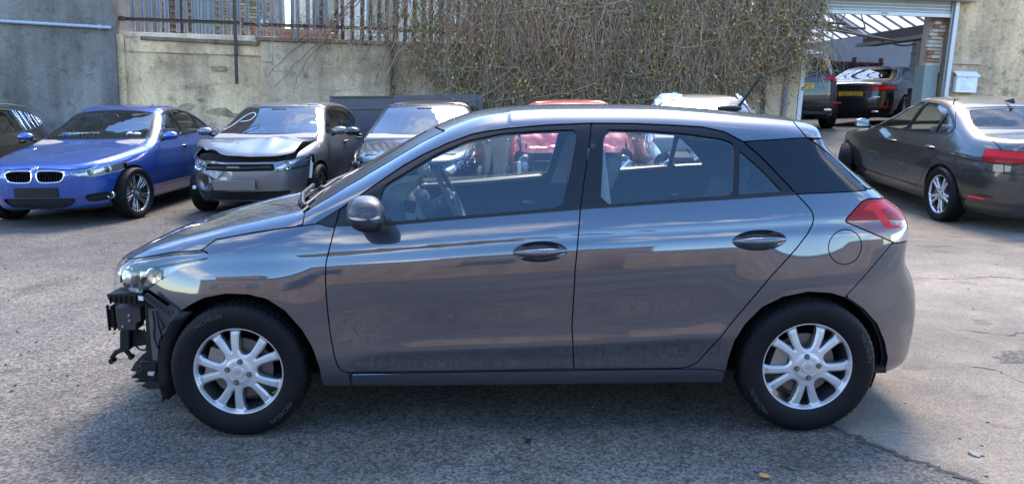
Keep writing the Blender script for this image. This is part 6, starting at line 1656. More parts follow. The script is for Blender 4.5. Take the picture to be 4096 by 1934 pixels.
HDLO = [(-.80, 1.0), (-.52, 1.17), (-.29, 1.288), (-.10, 1.358), (.10, 1.388), (.30, 1.397), (.62, 1.394), (.92, 1.376), (1.12, 1.332), (1.30, 1.25), (1.40, 1.16), (1.37, 1.065), (1.0, 1.045), (.25, 1.025), (-.4, 1.012)]
def hatch(name, label, x, y, yaw, col, cx=1., hood_fx=None, wreck=False, steel=True, wheels=STYLE_PLAIN, alloy=None, lamps=(True, True), res=(140, 92, 40), nose=None, dent=None, lampm=None, glassm=None):
    root = tag(empty(name), label, 'car', 'cars parked in the yard')
    B = Body(crom(HAT_PROF, 4), .880, -2.165, 2.08, 3.5, 4.4, zoff(HAT_OFF), k=.11, crown=.055, bow=.15, bowr=.06, zg=1.0, z0=.6, dent=dent)
    S = Shell(root, B, col, res)
    S.arches((-1.315, 1.315), .360, .325)
    S.glaze('windscreen', FP([(0, 1.015), (.40, 1.015), (.70, 1.008), (.67, 1.12), (.585, 1.32), (.555, 1.378), (.25, 1.390), (0, 1.392)], -.05, 0), glassm or M_SCREEN, .018)
    S.glaze('rear_screen', FP([(0, 1.10), (.60, 1.10), (.54, 1.30), (0, 1.32)], 1.6, 0, front=False), M_PRIV, .02)
    D1 = [(-.88, .96), (-.90, .82), (-.89, .55), (-.85, .40), (-.78, .345), (.20, .345), (.205, .6), (.22, 1.0), (.285, 1.41), (-.2, 1.41), (-.6, 1.18), (-.80, 1.05)]
    D2 = [(.285, 1.41), (.22, 1.0), (.205, .6), (.20, .345), (.72, .345), (.84, .42), (.95, .58), (1.08, .72), (1.28, .86), (1.42, 1.0), (1.42, 1.10), (1.2, 1.34), (.9, 1.41)]
    for nm, D, Ws in (('front_door', D1, [HW1]), ('rear_door', D2, [HW2, HW3])):
        d, S.sk = take_gap(S.sk, SP(D, .35, 0), .006)
        up, skin = cut(d, side_sdf(d, chaikin(HDLO, 1), .35)); gl = []
        for w in Ws:
            w = chaikin(w, 1, q=.12); g, up = cut(up, side_sdf(up, w, .35)); gl.append(g); S.ops.append(lambda k, w=w: side_sdf(k, w, .35))
        for i in (0, 1):
            o = panel(nm, halves(skin)[i], col, root, .010); panel('window_frame', halves(up)[i], M_TRIM, o, .010, -.002)
            for g in gl: panel('window_glass', halves(g)[i], M_GLASS, o, 0, -.008)
            pull_handle(o, .02 if nm == 'front_door' else .98, .868, .87, -1 if i == 0 else 1, M_STEEL if steel else col)
    up, S.sk = cut(S.sk, side_sdf(S.sk, chaikin(HDLO, 1), .35))
    for h in halves(up): panel('window_surround', h, M_TRIM, root, .006)
    def hood(k):
        V = k[0]; yl = np.interp(V[:, 0], [-2.2, -1.9, -1.4, -1.0], [.60, .66, .70, .735]); r = -1.0 - .14 * np.maximum(0, 1 - (V[:, 1] / .75) ** 2)
        zl = np.interp(V[:, 0], [-2.2, -2.05, -1.9, -1.4, -1.0], [.725, .725, .745, .84, .92])
        return np.maximum(np.maximum(np.abs(V[:, 1]) - yl, V[:, 0] - r), zl - V[:, 2])
    h, S.sk = take_gap(S.sk, hood, .008); S.ops.append(lambda k: hood(k) - .02)
    V, N, T = h
    if hood_fx is not None: V = hood_fx(V); N = vnormals(V, T)
    panel('bonnet', (V, N, T), col, root, .02)
    engine_bay(root, wreck)
    if wreck:
        S.drop(lambda k: np.maximum(np.maximum(k[0][:, 0] + 1.62, k[0][:, 2] - .95), -1))
    else:
        LAMP = [(.46, .655), (.60, .735), (.76, .775), (.885, .785), (.87, .70), (.78, .635), (.62, .605), (.50, .600)]
        a, S.sk = take_gap(S.sk, FP(LAMP, -1.45, 0), .006); S.ops.append(FP(LAMP, -1.45, 0))
        for h, on in zip(halves(a), lamps): hatch_lamp(root, h, on, lampm, B)
        if nose == 'golf':
            UG = [(0, .70), (.45, .70), (.47, .615), (0, .60)]
            S.drop(FP(UG, -1.7, 0))
            LG = [(0, .345), (.58, .355), (.62, .335), (.52, .235), (0, .228)]
            a, S.sk = cut(S.sk, FP(LG, -1.8, 1)(S.sk)); g = panel('lower_grille', (a[0] - a[1] * .05, a[1], a[2]), M_DARK, root, 0)
            for k in range(4):
                z = .255 + .028 * k; P = [(nose_x(B, abs(yy), z) + .02, yy, z) for yy in np.linspace(-.55, .55, 15)]; MB().tube(P, .007, 6).done('grille_slat', M_TRIM, g)
        else:
            UG = [(0, .70), (.42, .70), (.44, .62), (0, .615)]; a, S.sk = cut(S.sk, FP(UG, -1.7, 0)(S.sk)); g = panel('upper_grille', (a[0] - a[1] * .03, a[1], a[2]), M_BLACK, root, 0)
            LG = [(0, .40), (.58, .42), (.62, .33), (.5, .235), (0, .228)]; a, S.sk = cut(S.sk, FP(LG, -1.8, 1)(S.sk)); g = panel('lower_grille', (a[0] - a[1] * .04, a[1], a[2]), M_BLACK, root, 0)
    a, S.sk = take_gap(S.sk, lambda k: np.maximum(FP([(.55, 1.0), (.9, .98), (.9, .80), (.55, .82)], 1.8, 0, front=False)(k), 1.86 - k[0][:, 0]), .006)
    for h in halves(a): panel('tail_lamp', h, M_RED2, root, .01)
    S.finish()
    for ax in (-1.315, 1.315):
        for sd in (-1, 1): wheel(root, ax, sd * .765, .315, .315, .205, wheels, alloy or M_GREYALLOY, sd, 0, spin=.3, fine=False)
    for sd in (-1, 1): side_mirror(root, -.72, .875, 1.055, col, sd)
    cabin(root, -.78, .0, .90, belt=1.0)
    stand(root, x, y, yaw, 2.63)
    return root
def hatch_lamp(root, h, on, m=None, B=None):
    sd = -1 if h[0][:, 1].mean() < 0 else 1; V, N, T = h
    if not on:
        r = np.random.default_rng(5); V = V - N * (.03 + .03 * np.sin(V[:, 1:2] * 60) * np.sin(V[:, 2:3] * 50)); N = vnormals(V, T)
        l = panel('smashed_headlamp', (V, N, T), M_LENS, root, .02)
    else: l = panel('headlamp', h, M_LENS, root, .01)
    panel('headlamp_housing', (h[0] - h[1] * .055, h[1], h[2]), m or mat('blue_grey_bowl', (.34, .38, .46), .2, metal=.7), l, 0)
    for yy, zz, r, xx in ((.585, .662, .048, -1.99), (.735, .705, .062, -1.885)):
        xx = nose_x(B, yy + r * .75, zz) + (.028 if on else .06)
        MB().lathe([(.008, .03), (r * .5, .012), (r * .92, -.012), (r, -.014), (r * 1.05, .0)], 26, axis='x', c=(xx, sd * yy, zz)).done('lamp_bowl', M_CHROME, l)
        MB().ball((xx + .008, sd * yy, zz), .014, 12, 8).done('lamp_bulb', M_WHITE, l)
def engine_bay(root, wreck):
    b = MB(); b.box((-1.45, 0, .62), (.85, 1.15, .40)); b.box((-1.42, .05, .82), (.45, .55, .12)); e = b.done('engine_block', M_DARK, root, bevel=.02)
    r = random.Random(hash(root.name) % 1000 if False else len(root.name))
    MB().box((-1.90, 0, .50), (.05, 1.05, .40)).done('radiator', mat('radiator_fins', (.03, .03, .03), .5, metal=.6), e)
    MB().box((-1.92, 0, .70), (.06, 1.0, .05)).done('slam_panel', M_BLACK, e, bevel=.008)
    MB().box((-2.0, 0, .50), (.05, .85, .10)).done('bumper_beam', M_STEEL, e, bevel=.01)
    if wreck:
        for k in range(16):
            p = Vector((r.uniform(-2.05, -1.6), r.uniform(-.7, .7), r.uniform(.4, .88))); q = p + Vector((r.uniform(-.1, .1), r.uniform(-.25, .25), r.uniform(-.2, .2)))
            MB().tube([p, (p + q) / 2 + Vector((0, 0, r.uniform(-.08, .08))), q], r.uniform(.008, .03), 8).done('torn_pipe', r.choice([M_STEEL, M_BLACK, M_DARK, M_ALLOY]), e)
        for k in range(12):
            MB().box((r.uniform(-2.05, -1.7), r.uniform(-.7, .7), r.uniform(.4, .85)), (r.uniform(.05, .16), r.uniform(.08, .25), r.uniform(.05, .2)), (r.uniform(-.5, .5),) * 3).done('broken_fitting', r.choice([M_STEEL, M_BLACK, M_WHITE, M_DARK]), e, bevel=.008)
        for sd in (-1, 1):
            MB().lathe([(.0, .05), (.05, .03), (.075, -.01), (.08, -.015), (.085, .01)], 22, axis='x', c=(-1.86, sd * .62, .70)).done('loose_headlamp', mat('blue_grey_bowl', (.34, .38, .46), .2, metal=.7), e)
            MB().box((-1.75, sd * .72, .62), (.40, .05, .16), (0, .1, sd * .2)).done('bent_chassis_leg', M_STEEL, e, bevel=.01)
def crumple(seed, amp, lift=0., x0=-1.0, fold=None, fq=1.):
    r = np.random.default_rng(seed); K = r.normal(0, 1, (6, 2)) * np.array([3.4, 4.6]) * fq; ph = r.uniform(0, 6.3, 6); A = r.uniform(.3, 1., 6)
    def fx(V):
        V = V.copy(); t = np.clip((x0 - V[:, 0]) / 1.1, 0, 1)
        d = np.zeros(len(V))
        for k, p, a in zip(K, ph, A): d += a * np.abs(np.sin(k[0] * V[:, 0] + k[1] * V[:, 1] + p)) - a * .6
        V[:, 2] += amp * d / 3 * t ** .7 + lift * t
        if fold is not None: V = fold(V, t)
        return V
    return fx
def golf_dent(V):
    V = V.copy(); m = sstep(1.65, 2.05, -V[:, 0]) * sstep(.05, .5, V[:, 1]) * (1 - sstep(.72, .80, V[:, 2]))
    n = np.abs(np.sin(9 * V[:, 1] + 7 * V[:, 2])) * np.abs(np.sin(5 * V[:, 1] - 11 * V[:, 2] + 1))
    V[:, 0] += m * (.06 + .11 * n); V[:, 2] += m * .03 * (n - .4)
    return V
def golf_fold(V, t):
    # a ridge runs across, the corner on its right side is bent up and back
    y = V[:, 1]; c = np.clip((y - .15) / .5, 0, 1)
    rid = np.interp(V[:, 0] + .10 * y + .05 * np.sin(6 * y), [-2.15, -1.72, -1.62, -1.50, -1.05], [.0, .085, .10, .075, 0.])
    V[:, 2] += rid * (.75 + .35 * c) + .045 * t * t; V[:, 0] += .07 * t * (.5 + .8 * c); V[:, 2] += .05 * c * t * t
    V[:, 2] += .055 * np.exp(-((y + .28) / .10) ** 2) * t ** .5 * (1 - t)
    return V
def red_fold(V, t):
    V[:, 2] += .16 * np.sin(np.clip(t * 1.3, 0, 1) * math.pi) ; V[:, 0] += .28 * t
    V[:, 2] -= .14 * np.clip(t - .8, 0, 1) * 5 * (.4 + .6 * np.sin(V[:, 1] * 5) ** 2)
    return V

# ---- coupe seen from behind, and a big estate, inside the workshop
COU_PROF = [(-2.20, .42), (-2.20, .58), (-2.14, .70), (-1.9, .78), (-1.4, .87), (-.95, .95), (-.55, 1.14), (-.15, 1.30), (.15, 1.365), (.50, 1.375), (.90, 1.335), (1.30, 1.23), (1.70, 1.09), (2.0, 1.02), (2.33, .985), (2.40, .93), (2.40, .82), (2.44, .70), (2.46, .55), (2.43, .40), (2.36, .28), (2.2, .22), (1., .20), (-2.0, .20), (-2.14, .28)]
SUV_PROF = [(-2.45, .50), (-2.46, .70), (-2.38, .88), (-2.0, 1.02), (-1.4, 1.10), (-1.15, 1.13), (-.7, 1.40), (-.35, 1.56), (.1, 1.66), (.8, 1.70), (1.5, 1.67), (2.05, 1.60), (2.25, 1.50), (2.42, 1.22), (2.50, 1.05), (2.53, .90), (2.55, .72), (2.54, .55), (2.48, .40), (2.35, .30), (1., .28), (-2.2, .28), (-2.40, .36)]
def rear_car(name, label, kind, x, y, yaw, col, txt, wheels):
    root = tag(empty(name), label, 'car', 'cars inside the workshop')
    cou = kind == 'coupe'
    if cou: B = Body(crom(COU_PROF, 4), .92, -2.22, 2.47, 3.5, 4., zoff(SAL_OFF), k=.12, crown=.05, bow=.15, bowr=.14, zg=.95, z0=.58); ax = (-1.38, 1.38); wr = .33; H = 0.
    else:
        so = [(z * 1.18, o) for z, o in SAL_OFF]
        B = Body(crom(SUV_PROF, 4), .97, -2.48, 2.57, 3.5, 4.2, zoff(so), k=.12, crown=.05, bow=.12, bowr=.08, zg=1.15, z0=.7); ax = (-1.5, 1.5); wr = .375; H = .0
    S = Shell(root, B, col, (120, 84, 36))
    S.arches(ax, wr + .045, wr + .005)
    if cou:
        DLO = [(-.60, .98), (-.30, 1.13), (.0, 1.26), (.25, 1.315), (.55, 1.318), (.85, 1.27), (1.10, 1.18), (1.28, 1.09), (1.15, 1.045), (.5, 1.0)]
        RS = [(0, 1.045), (.45, 1.045), (.62, 1.055), (.56, 1.18), (.48, 1.305), (0, 1.325)]; xl = .9
        TL = [(.36, .905), (.60, .925), (.95, .90), (.95, .80), (.70, .785), (.40, .80)]; PZ = .72; px = 2.418
    else:
        DLO = [(-1.0, 1.15), (-.6, 1.36), (-.2, 1.52), (.3, 1.58), (1.2, 1.57), (1.8, 1.48), (2.0, 1.30), (1.9, 1.20), (.5, 1.17)]
        RS = [(0, 1.24), (.66, 1.24), (.58, 1.54), (0, 1.57)]; xl = 1.9
        TL = [(.50, 1.10), (.97, 1.12), (.97, .95), (.70, .97), (.52, 1.04)]; PZ = .90; px = 2.53
    S.glaze('side_glass', SP(DLO, .35, 1), M_PRIV, .02, split=True)
    S.glaze('rear_screen', FP(RS, xl, 0, front=False), M_PRIV, .02)
    S.glaze('windscreen', FP([(0, B.prof[:, 1].max() - .42), (.68, B.prof[:, 1].max() - .42), (.56, B.prof[:, 1].max() - .08), (0, B.prof[:, 1].max() - .06)], -.05, 0), M_SCREEN, .02)
    a, S.sk = take_gap(S.sk, FP(TL, xl + .9 if cou else 2.0, 0, front=False), .006)
    for h in halves(a):
        gl, rd_ = cut(h, np.abs(h[0][:, 2] - (.85 if cou else 1.05)) - .018); t_ = panel('tail_lamp', rd_, M_RED, root, .01); panel('light_guide', gl, M_RED2, t_, .004)
    S.take('boot_lid', lambda k: np.maximum(np.maximum(np.abs(k[0][:, 1]) - .70, (1.75 if cou else 2.0) - k[0][:, 0]), (.60 if cou else .62) - k[0][:, 2]), gap=.006)
    S.take('door', SP([(-.72, 1.0), (-.78, .8), (-.76, .5), (-.6, .40), (.55, .40), (.7, .6), (.72, .98)] if cou else [(-1.0, 1.1), (-1.0, .6), (-.9, .5), (.3, .5), (.3, 1.12)], .4, 0), gap=.006, split=True)
    LB = [(0, .42), (.70, .42), (.78, .33), (.6, .26), (0, .25)]
    S.take('diffuser', FP([(yy, zz + (.06 if not cou else 0)) for yy, zz in LB], 2.0, 0, front=False), M_BLACK, gap=.004)
    S.finish()
    p = plate(root, 'number_plate', txt, (px, 0, PZ), (0, 1, 0), M_PLATEY)
    for sd in (-1, 1):
        MB().box((px - .05, sd * .72, .44 if cou else .56), (.02, .20, .028), (0, 0, -sd * .25)).done('rear_reflector', M_RED2, root)
        MB().box((px + .01, sd * .55, .33 if cou else .42), (.05, .16, .055)).done('exhaust_trim', M_CHROME, root, bevel=.02)
        side_mirror(root, -.55, .90, 1.0 if cou else 1.22, col, sd)
        for a_ in ax: wheel(root, a_, sd * (.80 if cou else .84), wr, wr, .24, wheels, M_ALLOY if cou else M_GREYALLOY, sd, 0, fine=False)
    # four linked rings
    if cou:
        for k in range(4):
            b = MB(); P = [(2.392, -.099 + .066 * k + .042 * math.cos(2 * math.pi * j / 24), .925 + .042 * math.sin(2 * math.pi * j / 24)) for j in range(25)]; b.tube(P, .005, 6, cap=False); b.done('badge_ring', M_CHROME, root)
        MB().tube([(px - .03, -.62, .655), (px + .005, 0, .65), (px - .03, .62, .655)], .007, 6).done('bright_strip', M_CHROME, root)
    MB().box((.55 if cou else 1.9, 0, 1.40 if cou else 1.68), (.12, .02, .05)).done('roof_aerial', M_BLACK, root)
    cabin(root, -.55, .1, .95, belt=.95 if cou else 1.12)
    stand(root, x, y, yaw, ax[1] - ax[0])
    return root

P_BLUE = paint('bright_blue_paint', (.003, .058, .31), metal=.55, rough=.35, dust=.05)
P_DGREY = paint('mineral_grey_paint', (.031, .030, .029), metal=.5, rough=.38, dust=.04, ior=1.65)
P_SILVER = paint('tungsten_paint', (.150, .150, .158), metal=.6, rough=.36, dust=.05, ior=1.55)
P_BLACKP = paint('black_paint', (.006, .006, .007), metal=.1, rough=.3, dust=.015, ior=1.42)
P_REDP = paint('red_paint', (.36, .010, .014), metal=.15, rough=.35, dust=.02, ior=1.55)
P_PALE = paint('pale_silver_paint', (.22, .22, .225), metal=.6, rough=.36, dust=.10)
P_NAVY = paint('dark_slate_paint', (.014, .017, .022), metal=.5, rough=.35, dust=.04, ior=1.6)
def saloon_extras():
    root = saloon('saloon_car', 'bright blue saloon car with twin-grille front facing the camera at the left', -5.70, 8.23, 89.7, P_BLUE, wheels=STYLE_M10, alloy=M_GREYALLOY, steer=R(-9), spin=.1)
    p = plate(root, 'paper_plate', 'RE14 NZA', (-.60, .22, 1.03), (0, -1, 0), M_PLATEW, .50, .085, band=True)
    b = MB(); r = random.Random(3)
    for k in range(10): b.ball((-.55 + r.uniform(-.04, .04), -.40 + .035 * k - .15, 1.03 + r.uniform(0, .03)), .04, 8, 6, (1, 1, .5))
    b.done('crumpled_tissue', M_WHITE, root)
    g = saloon('saloon_car', 'dark grey saloon car seen from behind at the right, door panels scraped', 5.98, 7.42, -90, P_DGREY, wheels=STYLE_M5, alloy=M_ALLOY, steer=R(-32), spin=.45)
    sc = mat('scraped_paint', (.085, .085, .085), .6, noise=.5, nscale=25)
    B = g['_'] if False else Body(crom(SAL_PROF, 4), .905, -2.19, 2.48, 3.5, 4.2, zoff(SAL_OFF), k=.11, crown=.055, bow=.16, bowr=.10, zg=.95, z0=.58)
    for pts, w in (([(-.50, .64), (-.58, .60), (-.55, .55), (-.40, .52), (-.22, .51), (-.12, .50)], .008), ([(-.52, .62), (-.35, .635), (-.18, .625)], .012), ([(.30, .70), (.36, .66), (.33, .60), (.42, .56), (.52, .58), (.58, .52), (.50, .46), (.36, .44)], .010), ([(.38, .67), (.50, .64), (.56, .57)], .007), ([(.28, .52), (.40, .50), (.56, .47)], .008), ([(.32, .46), (.44, .43), (.58, .44)], .006), ([(.85, .52), (.92, .58), (.98, .62)], .007), ([(.86, .56), (.95, .56)], .006), ([(.42, .62), (.46, .56), (.44, .50)], .012)):
        P = crom(np.array(pts), 6, closed=False); y_ = []
        for x_, z_ in P:
            lo, hi = .5, 1.0
            for _ in range(16):
                m_ = .5 * (lo + hi); lo, hi = (m_, hi) if B.f(np.array([x_]), np.array([m_]), np.array([z_]))[0] < 0 else (lo, m_)
            y_.append(-lo - .0025)
        n_ = len(P); ww = w * np.sin(np.linspace(.3, 2.9, n_)) * (1 + .4 * np.sin(np.arange(n_) * 2.1))
        V = np.vstack([np.stack([P[:, 0], y_, P[:, 1] + ww], 1), np.stack([P[:, 0], y_, P[:, 1] - ww], 1)]); q = np.array([[i, i + 1, n_ + i + 1, n_ + i] for i in range(n_ - 1)])
        mk('scrape_mark', V, q, sc, g)
    saloon('estate_car', 'black estate car with a chrome window line at the left edge', -8.72, 8.35, 90, P_BLACKP, estate=True, chrome_line=True, res=(120, 80, 32))
saloon_extras()
def golf():
    root = hatch('hatchback_car', 'grey hatchback with a crumpled bonnet beside the bright blue saloon', -3.38, 8.74, 87.8, P_SILVER, hood_fx=crumple(4, .026, .015, fold=golf_fold), nose='golf', lamps=(True, False), dent=golf_dent)
    # deployed airbags, plate blank, cord on the screen
    b = MB(); r = random.Random(8)
    for k in range(14): b.ball((-.50 + r.uniform(-.08, .08), -.42 + r.uniform(-.24, .24), 1.07 + r.uniform(-.03, .05)), r.uniform(.06, .10), 12, 8, (1, 1.2, .9))
    b.done('spent_airbag', mat('airbag_cloth', (.55, .72, .78), .8, noise=.06, nscale=12), root)
    b = MB(); b.ball((-.30, .36, .98), .13, 16, 10, (.6, 1.2, 1)); b.done('spent_airbag', mat('airbag_cloth', (.55, .72, .78), .8), root)
    MB().box((-2.165, .04, .44), (.02, .54, .125), (0, -.04, 0)).done('plate_recess', P_SILVER, root, bevel=.004)
    MB().lathe([(0, 0), (.022, .0), (.026, .012)], 16, axis='x', c=(-2.02, .62, .40)).done('towing_cap', M_WHITE, root)
    MB().lathe([(0, 0), (.020, 0)], 16, axis='x', c=(-2.06, .60, .485)).done('towing_hole', M_DARK, root)
    P = crom3([(-.90, .60, 1.085), (-.78, .52, 1.14), (-.60, .40, 1.26), (-.55, .30, 1.31), (-.60, .24, 1.28), (-.68, .30, 1.21), (-.72, .42, 1.19)])
    MB().tube([(p.x - .075, p.y, p.z + .0) for p in P], .006, 6).done('loose_cord', M_WHITE, root)
    MB().tube([(-2.10, -.42, .655), (-2.13, 0, .640), (-2.10, .40, .650)], .018, 8).done('grille_remnant', M_BLACK, root)
    MB().box((-2.12, .05, .665), (.03, .16, .012)).done('badge_remnant', M_CHROME, root)
    MB().box((-1.86, -.865, .60), (.012, .035, .20), (.1, .15, 0)).done('loose_bracket', M_STEEL, root)
golf()
hatch('hatchback_car', 'black hatchback between the crumpled grey hatchback and the red wreck', -1.21, 8.37, 88.5, P_BLACKP, lampm=M_CHROME)
hatch('wrecked_car', 'red wrecked car with a badly crumpled bonnet, seen through the near car', .85, 8.40, 88, P_REDP, hood_fx=crumple(11, .05, .09, fold=red_fold, fq=2.2), wreck=True)
def silver_wreck():
    root = hatch('wrecked_car', 'pale silver wrecked car with plastic film taped on its roof', 2.60, 7.75, 86, P_PALE, wreck=True, hood_fx=lambda V: V + np.array([.55, 0, -.3]))
    MB().tube([(.0, 0, 1.45), (.0, .0, 1.72)], .003, 6).done('aerial_mast', M_STEEL, root)
    film = glass('plastic_film', (.88, .92, .95), 1.45, .05)
    r = np.random.default_rng(2)
    for (x0, y0, w, h, n) in ((-.20, .48, .45, .42, 1), (-.15, -.62, .25, .2, 2)):
        u, v = np.meshgrid(np.linspace(0, 1, 30), np.linspace(0, 1, 30)); X = x0 - .28 * 0 + h * v; Y = y0 - w * .5 + w * u
        Z = 1.40 + .035 * (1 - ((Y) / .7) ** 2) + .0 * X + np.abs(r.normal(0, .014, X.shape)) + .02 * np.sin(30 * X + 9 * Y) * np.sin(24 * Y)
        Z = np.minimum(Z, 1.50) - np.clip(np.abs(Y) - .52, 0, 1) * 1.1 - np.clip(-.12 - X, 0, 1) * .5
        i = np.arange(900).reshape(30, 30); q = np.stack([i[:-1, :-1].ravel(), i[:-1, 1:].ravel(), i[1:, 1:].ravel(), i[1:, :-1].ravel()], 1)
        mk('taped_film', np.stack([X.ravel(), Y.ravel(), Z.ravel() + .03], 1), q, film, root, smooth=False)
silver_wreck()
rear_car('coupe_car', 'dark slate coupe with a yellow plate inside the workshop', 'coupe', 9.24, 16.7, -130, P_NAVY, 'GJ67 XZG', STYLE_MULTI)
rear_car('tall_estate_car', 'black tall estate car at the left side of the workshop doorway', 'suv', 6.18, 15.6, -96, P_BLACKP, '7 FMZ', STYLE_PLAIN)
saloon('saloon_car', 'pale grey blue saloon behind the dark slate coupe in the workshop', 9.6, 21.2, -150, paint('grey_blue_paint', (.25, .28, .31), metal=.5, rough=.4), res=(100, 64, 26), alloy=M_ALLOY)
# ------------------------------------------------------------------ creeper over the fence and wall
def creeper():
    t = plumb('climbing_plant', 'dense tangle of bare creeper stems and leaves hanging over the fence', 'climbing plant')
    r = np.random.default_rng(21)
    dx = np.array([-5.0, -4.0, -3.0, -2.0, -1.2, -.4, 3.6, 4.8, 5.4, 5.9]); dd = np.array([0, .05, .12, .20, .40, 1., 1., .85, .5, 0.])
    cl = []
    while len(cl) < 46:
        x = r.uniform(-4.4, 5.6)
        if r.uniform() < np.interp(x, dx, dd): cl.append(x)
    def sample(n, lo=-5., hi=5.9):
        out = []
        while len(out) < n:
            x = r.uniform(lo, hi, n * 2); k = r.uniform(0, 1, n * 2) < np.interp(x, dx, dd); out += list(x[k])
        x = np.array(out[:n]); c = np.array(cl)[r.integers(0, len(cl), n)]; k = (r.uniform(0, 1, n) < .55) & (np.abs(x - c) < 3)
        return np.where(k, c + r.normal(0, .07, n), x)
    def tubes(P, rad):
        n, m, _ = P.shape
        ang = r.uniform(0, 6.28, n)
        d = P[:, -1] - P[:, 0]; d /= np.linalg.norm(d, axis=1)[:, None] + 1e-9
        a = np.cross(d, np.array([0, 1, 0.]) + r.normal(0, .2, (n, 3))); a /= np.linalg.norm(a, axis=1)[:, None] + 1e-9; b = np.cross(d, a)
        k = np.arange(3) * 2 * np.pi / 3
        off = a[:, None, :] * np.cos(k + ang[:, None])[..., None] + b[:, None, :] * np.sin(k + ang[:, None])[..., None]
        tap = np.linspace(1, .35, m)
        V = P[:, :, None, :] + off[:, None] * (rad[:, None] * tap[None])[:, :, None, None]
        idx = np.arange(n * m * 3).reshape(n, m, 3)
        A, B = idx[:, :-1], idx[:, 1:]
        q = np.stack([A, np.roll(A, -1, 2), np.roll(B, -1, 2), B], -1).reshape(-1, 4)
        return V.reshape(-1, 3), q
    cols = [mat('creeper_bark_%d' % i, c, .85, noise=.3, nscale=20) for i, c in enumerate(((.19, .13, .085), (.42, .31, .21), (.33, .20, .12)))]
    ends_x = np.array([-5, -3.5, -2.2, -1., 0., 1.5, 3.4, 4.1, 4.6, 5.2, 5.9]); ends_z = np.array([2.5, 1.75, 1.45, 1.25, .95, .85, 1.0, 1.35, 2.15, 1.9, 2.3])
    allP = []
    for ci, (n, rl, rh) in enumerate(((220, .010, .020), (1400, .003, .0085), (1500, .003, .007))):
        x0 = sample(n); m = 18
        z0 = r.uniform(2.5, 4.1, n); z0 = np.where(r.uniform(0, 1, n) < .45, r.uniform(3.3, 4.2, n), z0)
        ze = np.interp(x0, ends_x, ends_z) + r.exponential(.35, n); ze = np.minimum(ze, z0 - .25)
        s = np.linspace(0, 1, m)
        Z = z0[:, None] + (ze - z0)[:, None] * s[None]
        lean = r.normal(0, .30, n)
        wx = np.cumsum(r.normal(0, .040, (n, m)), 1); wy = np.cumsum(r.normal(0, .018, (n, m)), 1)
        f1, f2 = r.uniform(3, 11, n), r.uniform(0, 6.28, n)
        X = x0[:, None] + lean[:, None] * s * (z0 - ze)[:, None] + wx + .035 * np.sin(f1[:, None] * s + f2[:, None])
        thick = np.interp(x0, [-3, 0, 5], [.05, .30, .30])
        depth = r.uniform(0, 1, n) * thick
        Y = 11.86 - depth[:, None] * (.35 + .65 * np.sin(np.pi * np.clip((Z - .9) / 3.0, 0, 1))) + wy
        Y = np.minimum(Y, np.where(Z > 2.5, 12.2, 11.885))
        P = np.stack([X, Y, Z], 2); allP.append(P)
        V, q = tubes(P, r.uniform(rl, rh, n)); o = mk('hanging_stems', V, q, cols[ci], t); o['kind'] = 'stuff'
    # arching and looping runners
    n, m = 3000, 16
    x0 = sample(n); z0 = np.interp(x0, ends_x, ends_z) + r.uniform(.1, 2.6, n); L_ = r.normal(0, .7, n); sag = np.abs(r.normal(.0, .28, n))
    s = np.linspace(0, 1, m)
    X = x0[:, None] + L_[:, None] * s + np.cumsum(r.normal(0, .012, (n, m)), 1); Z = z0[:, None] + r.normal(0, .35, n)[:, None] * s - sag[:, None] * np.sin(np.pi * s) + np.cumsum(r.normal(0, .012, (n, m)), 1)
    Y = 11.86 - (r.uniform(0, 1, n) * np.interp(x0, [-3, 0, 5], [.06, .36, .36]))[:, None] + np.cumsum(r.normal(0, .010, (n, m)), 1)
    Y = np.minimum(Y, np.where(Z > 2.5, 12.2, 11.885)); X = np.minimum(X, 5.72)
    P = np.stack([X, Y, Z], 2); allP.append(P[:, ::1][:, np.linspace(0, m - 1, 18).astype(int)])
    V, q = tubes(P, r.uniform(.003, .007, n)); o = mk('runner_stems', V, q, cols[1], t); o['kind'] = 'stuff'
    AP = np.concatenate(allP, 0)
    for nm, n, c, sz, zlo, zhi, x_lo, clump in (('green_leaves', 7500, (.19, .175, .045), .064, 1.2, 4.2, -2.2, 160), ('dark_green_leaves', 3500, (.075, .105, .04), .058, 1.0, 4., .5, 80), ('yellow_leaves', 4200, (.42, .33, .06), .056, 1.2, 4.2, -4., 200), ('brown_leaves', 9500, (.36, .17, .085), .044, .8, 2.9, -3.6, 130), ('dry_flower_heads', 1500, (.48, .42, .30), .038, 1.0, 3.2, -.5, 36)):
        # leaves gather in clumps along the stems
        cen = AP[r.integers(0, len(AP), clump * 4), r.integers(0, 18, clump * 4)]
        cen = cen[(cen[:, 2] > zlo) & (cen[:, 2] < zhi) & (cen[:, 0] > x_lo)][:clump]
        k = r.integers(0, len(cen), n); P = cen[k] + r.normal(0, 1, (n, 3)) * np.array([.11, .06, .17])
        lone = r.uniform(0, 1, n) < .30
        q_ = AP[r.integers(0, len(AP), n), r.integers(0, 18, n)]; ok = lone & (q_[:, 2] > zlo) & (q_[:, 0] > x_lo); P[ok] = q_[ok] + r.normal(0, .015, (ok.sum(), 3))
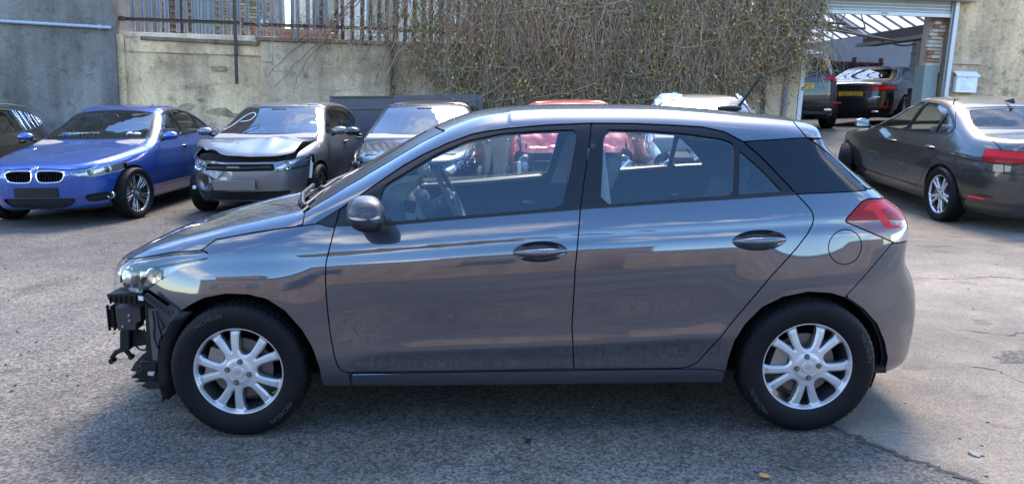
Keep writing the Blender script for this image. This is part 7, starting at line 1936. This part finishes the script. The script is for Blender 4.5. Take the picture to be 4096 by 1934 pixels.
        P[:, 1] = np.minimum(P[:, 1], 11.87); P[:, 0] = np.minimum(P[:, 0], 5.78)
        V, q = leaves_at(P, r, sz, .8); o = mk(nm, V, q, mat(nm + '_leaf', c, .75, noise=.45, nscale=3), t, smooth=False); o['kind'] = 'stuff'
creeper()
# ------------------------------------------------------------------ litter
def litter():
    r = random.Random(12)
    def bit(name, label, cat, x, y, pts, th, m, z=0.):
        o = MB().prism(pts, 0, th, 'z').done(name, m, None, smooth=0); o.location = (x, y, float(ground_z(x, y)) + .007 + z); o.rotation_euler = (r.uniform(-.2, .2), r.uniform(-.2, .2), r.uniform(0, 6)); return tag(o, label, cat)
    leaf = [(.0, -.024), (.014, -.009), (.017, .007), (.0, .028), (-.015, .009), (-.012, -.009)]
    bit('fallen_leaf', 'orange fallen leaf on the tarmac near the bottom right', 'leaf', 1.02, -.42, leaf, .003, mat('orange_leaf', (.42, .19, .05), .7), .006)
    bit('stone', 'pale stone lying on the crack in the tarmac', 'stone', 1.98, -.24, [(.0, -.014), (.024, -.008), (.026, .007), (.004, .015), (-.02, .010), (-.024, -.006)], .010, mat('pale_stone', (.20, .195, .18), .9, noise=.2, nscale=30))
    bit('rubber_scrap', 'small black scrap on the tarmac below the doors', 'debris', .065, -.06, [(.0, -.012), (.02, -.006), (.016, .012), (-.014, .012)], .012, mat('black_scrap', (.012, .013, .016), .6))
    bit('twig', 'dark twig on the ground in front of the crumpled grey hatchback', 'twig', -3.55, 5.6, [(-.22, -.008), (.05, -.012), (.22, .0), (.04, .008), (-.2, .004)], .012, M_RUST)
    b = MB()
    for k in range(900):
        x = r.uniform(-5.5, 8); y = r.uniform(-1.6, 7.5); s = r.uniform(.003, .008); z = float(ground_z(x, y)) + .005
        b.box((x, y, z + s * .2), (s * 2, s * 1.4, s), (r.uniform(-.4, .4), r.uniform(-.4, .4), r.uniform(0, 3)))
    o = b.done('loose_grit', mat('grit_stone', (.10, .095, .085), .9, noise=.5, nscale=6), smooth=0); tag(o, 'loose grit and crumbs of tarmac scattered over the yard', 'grit', kind='stuff')
litter()
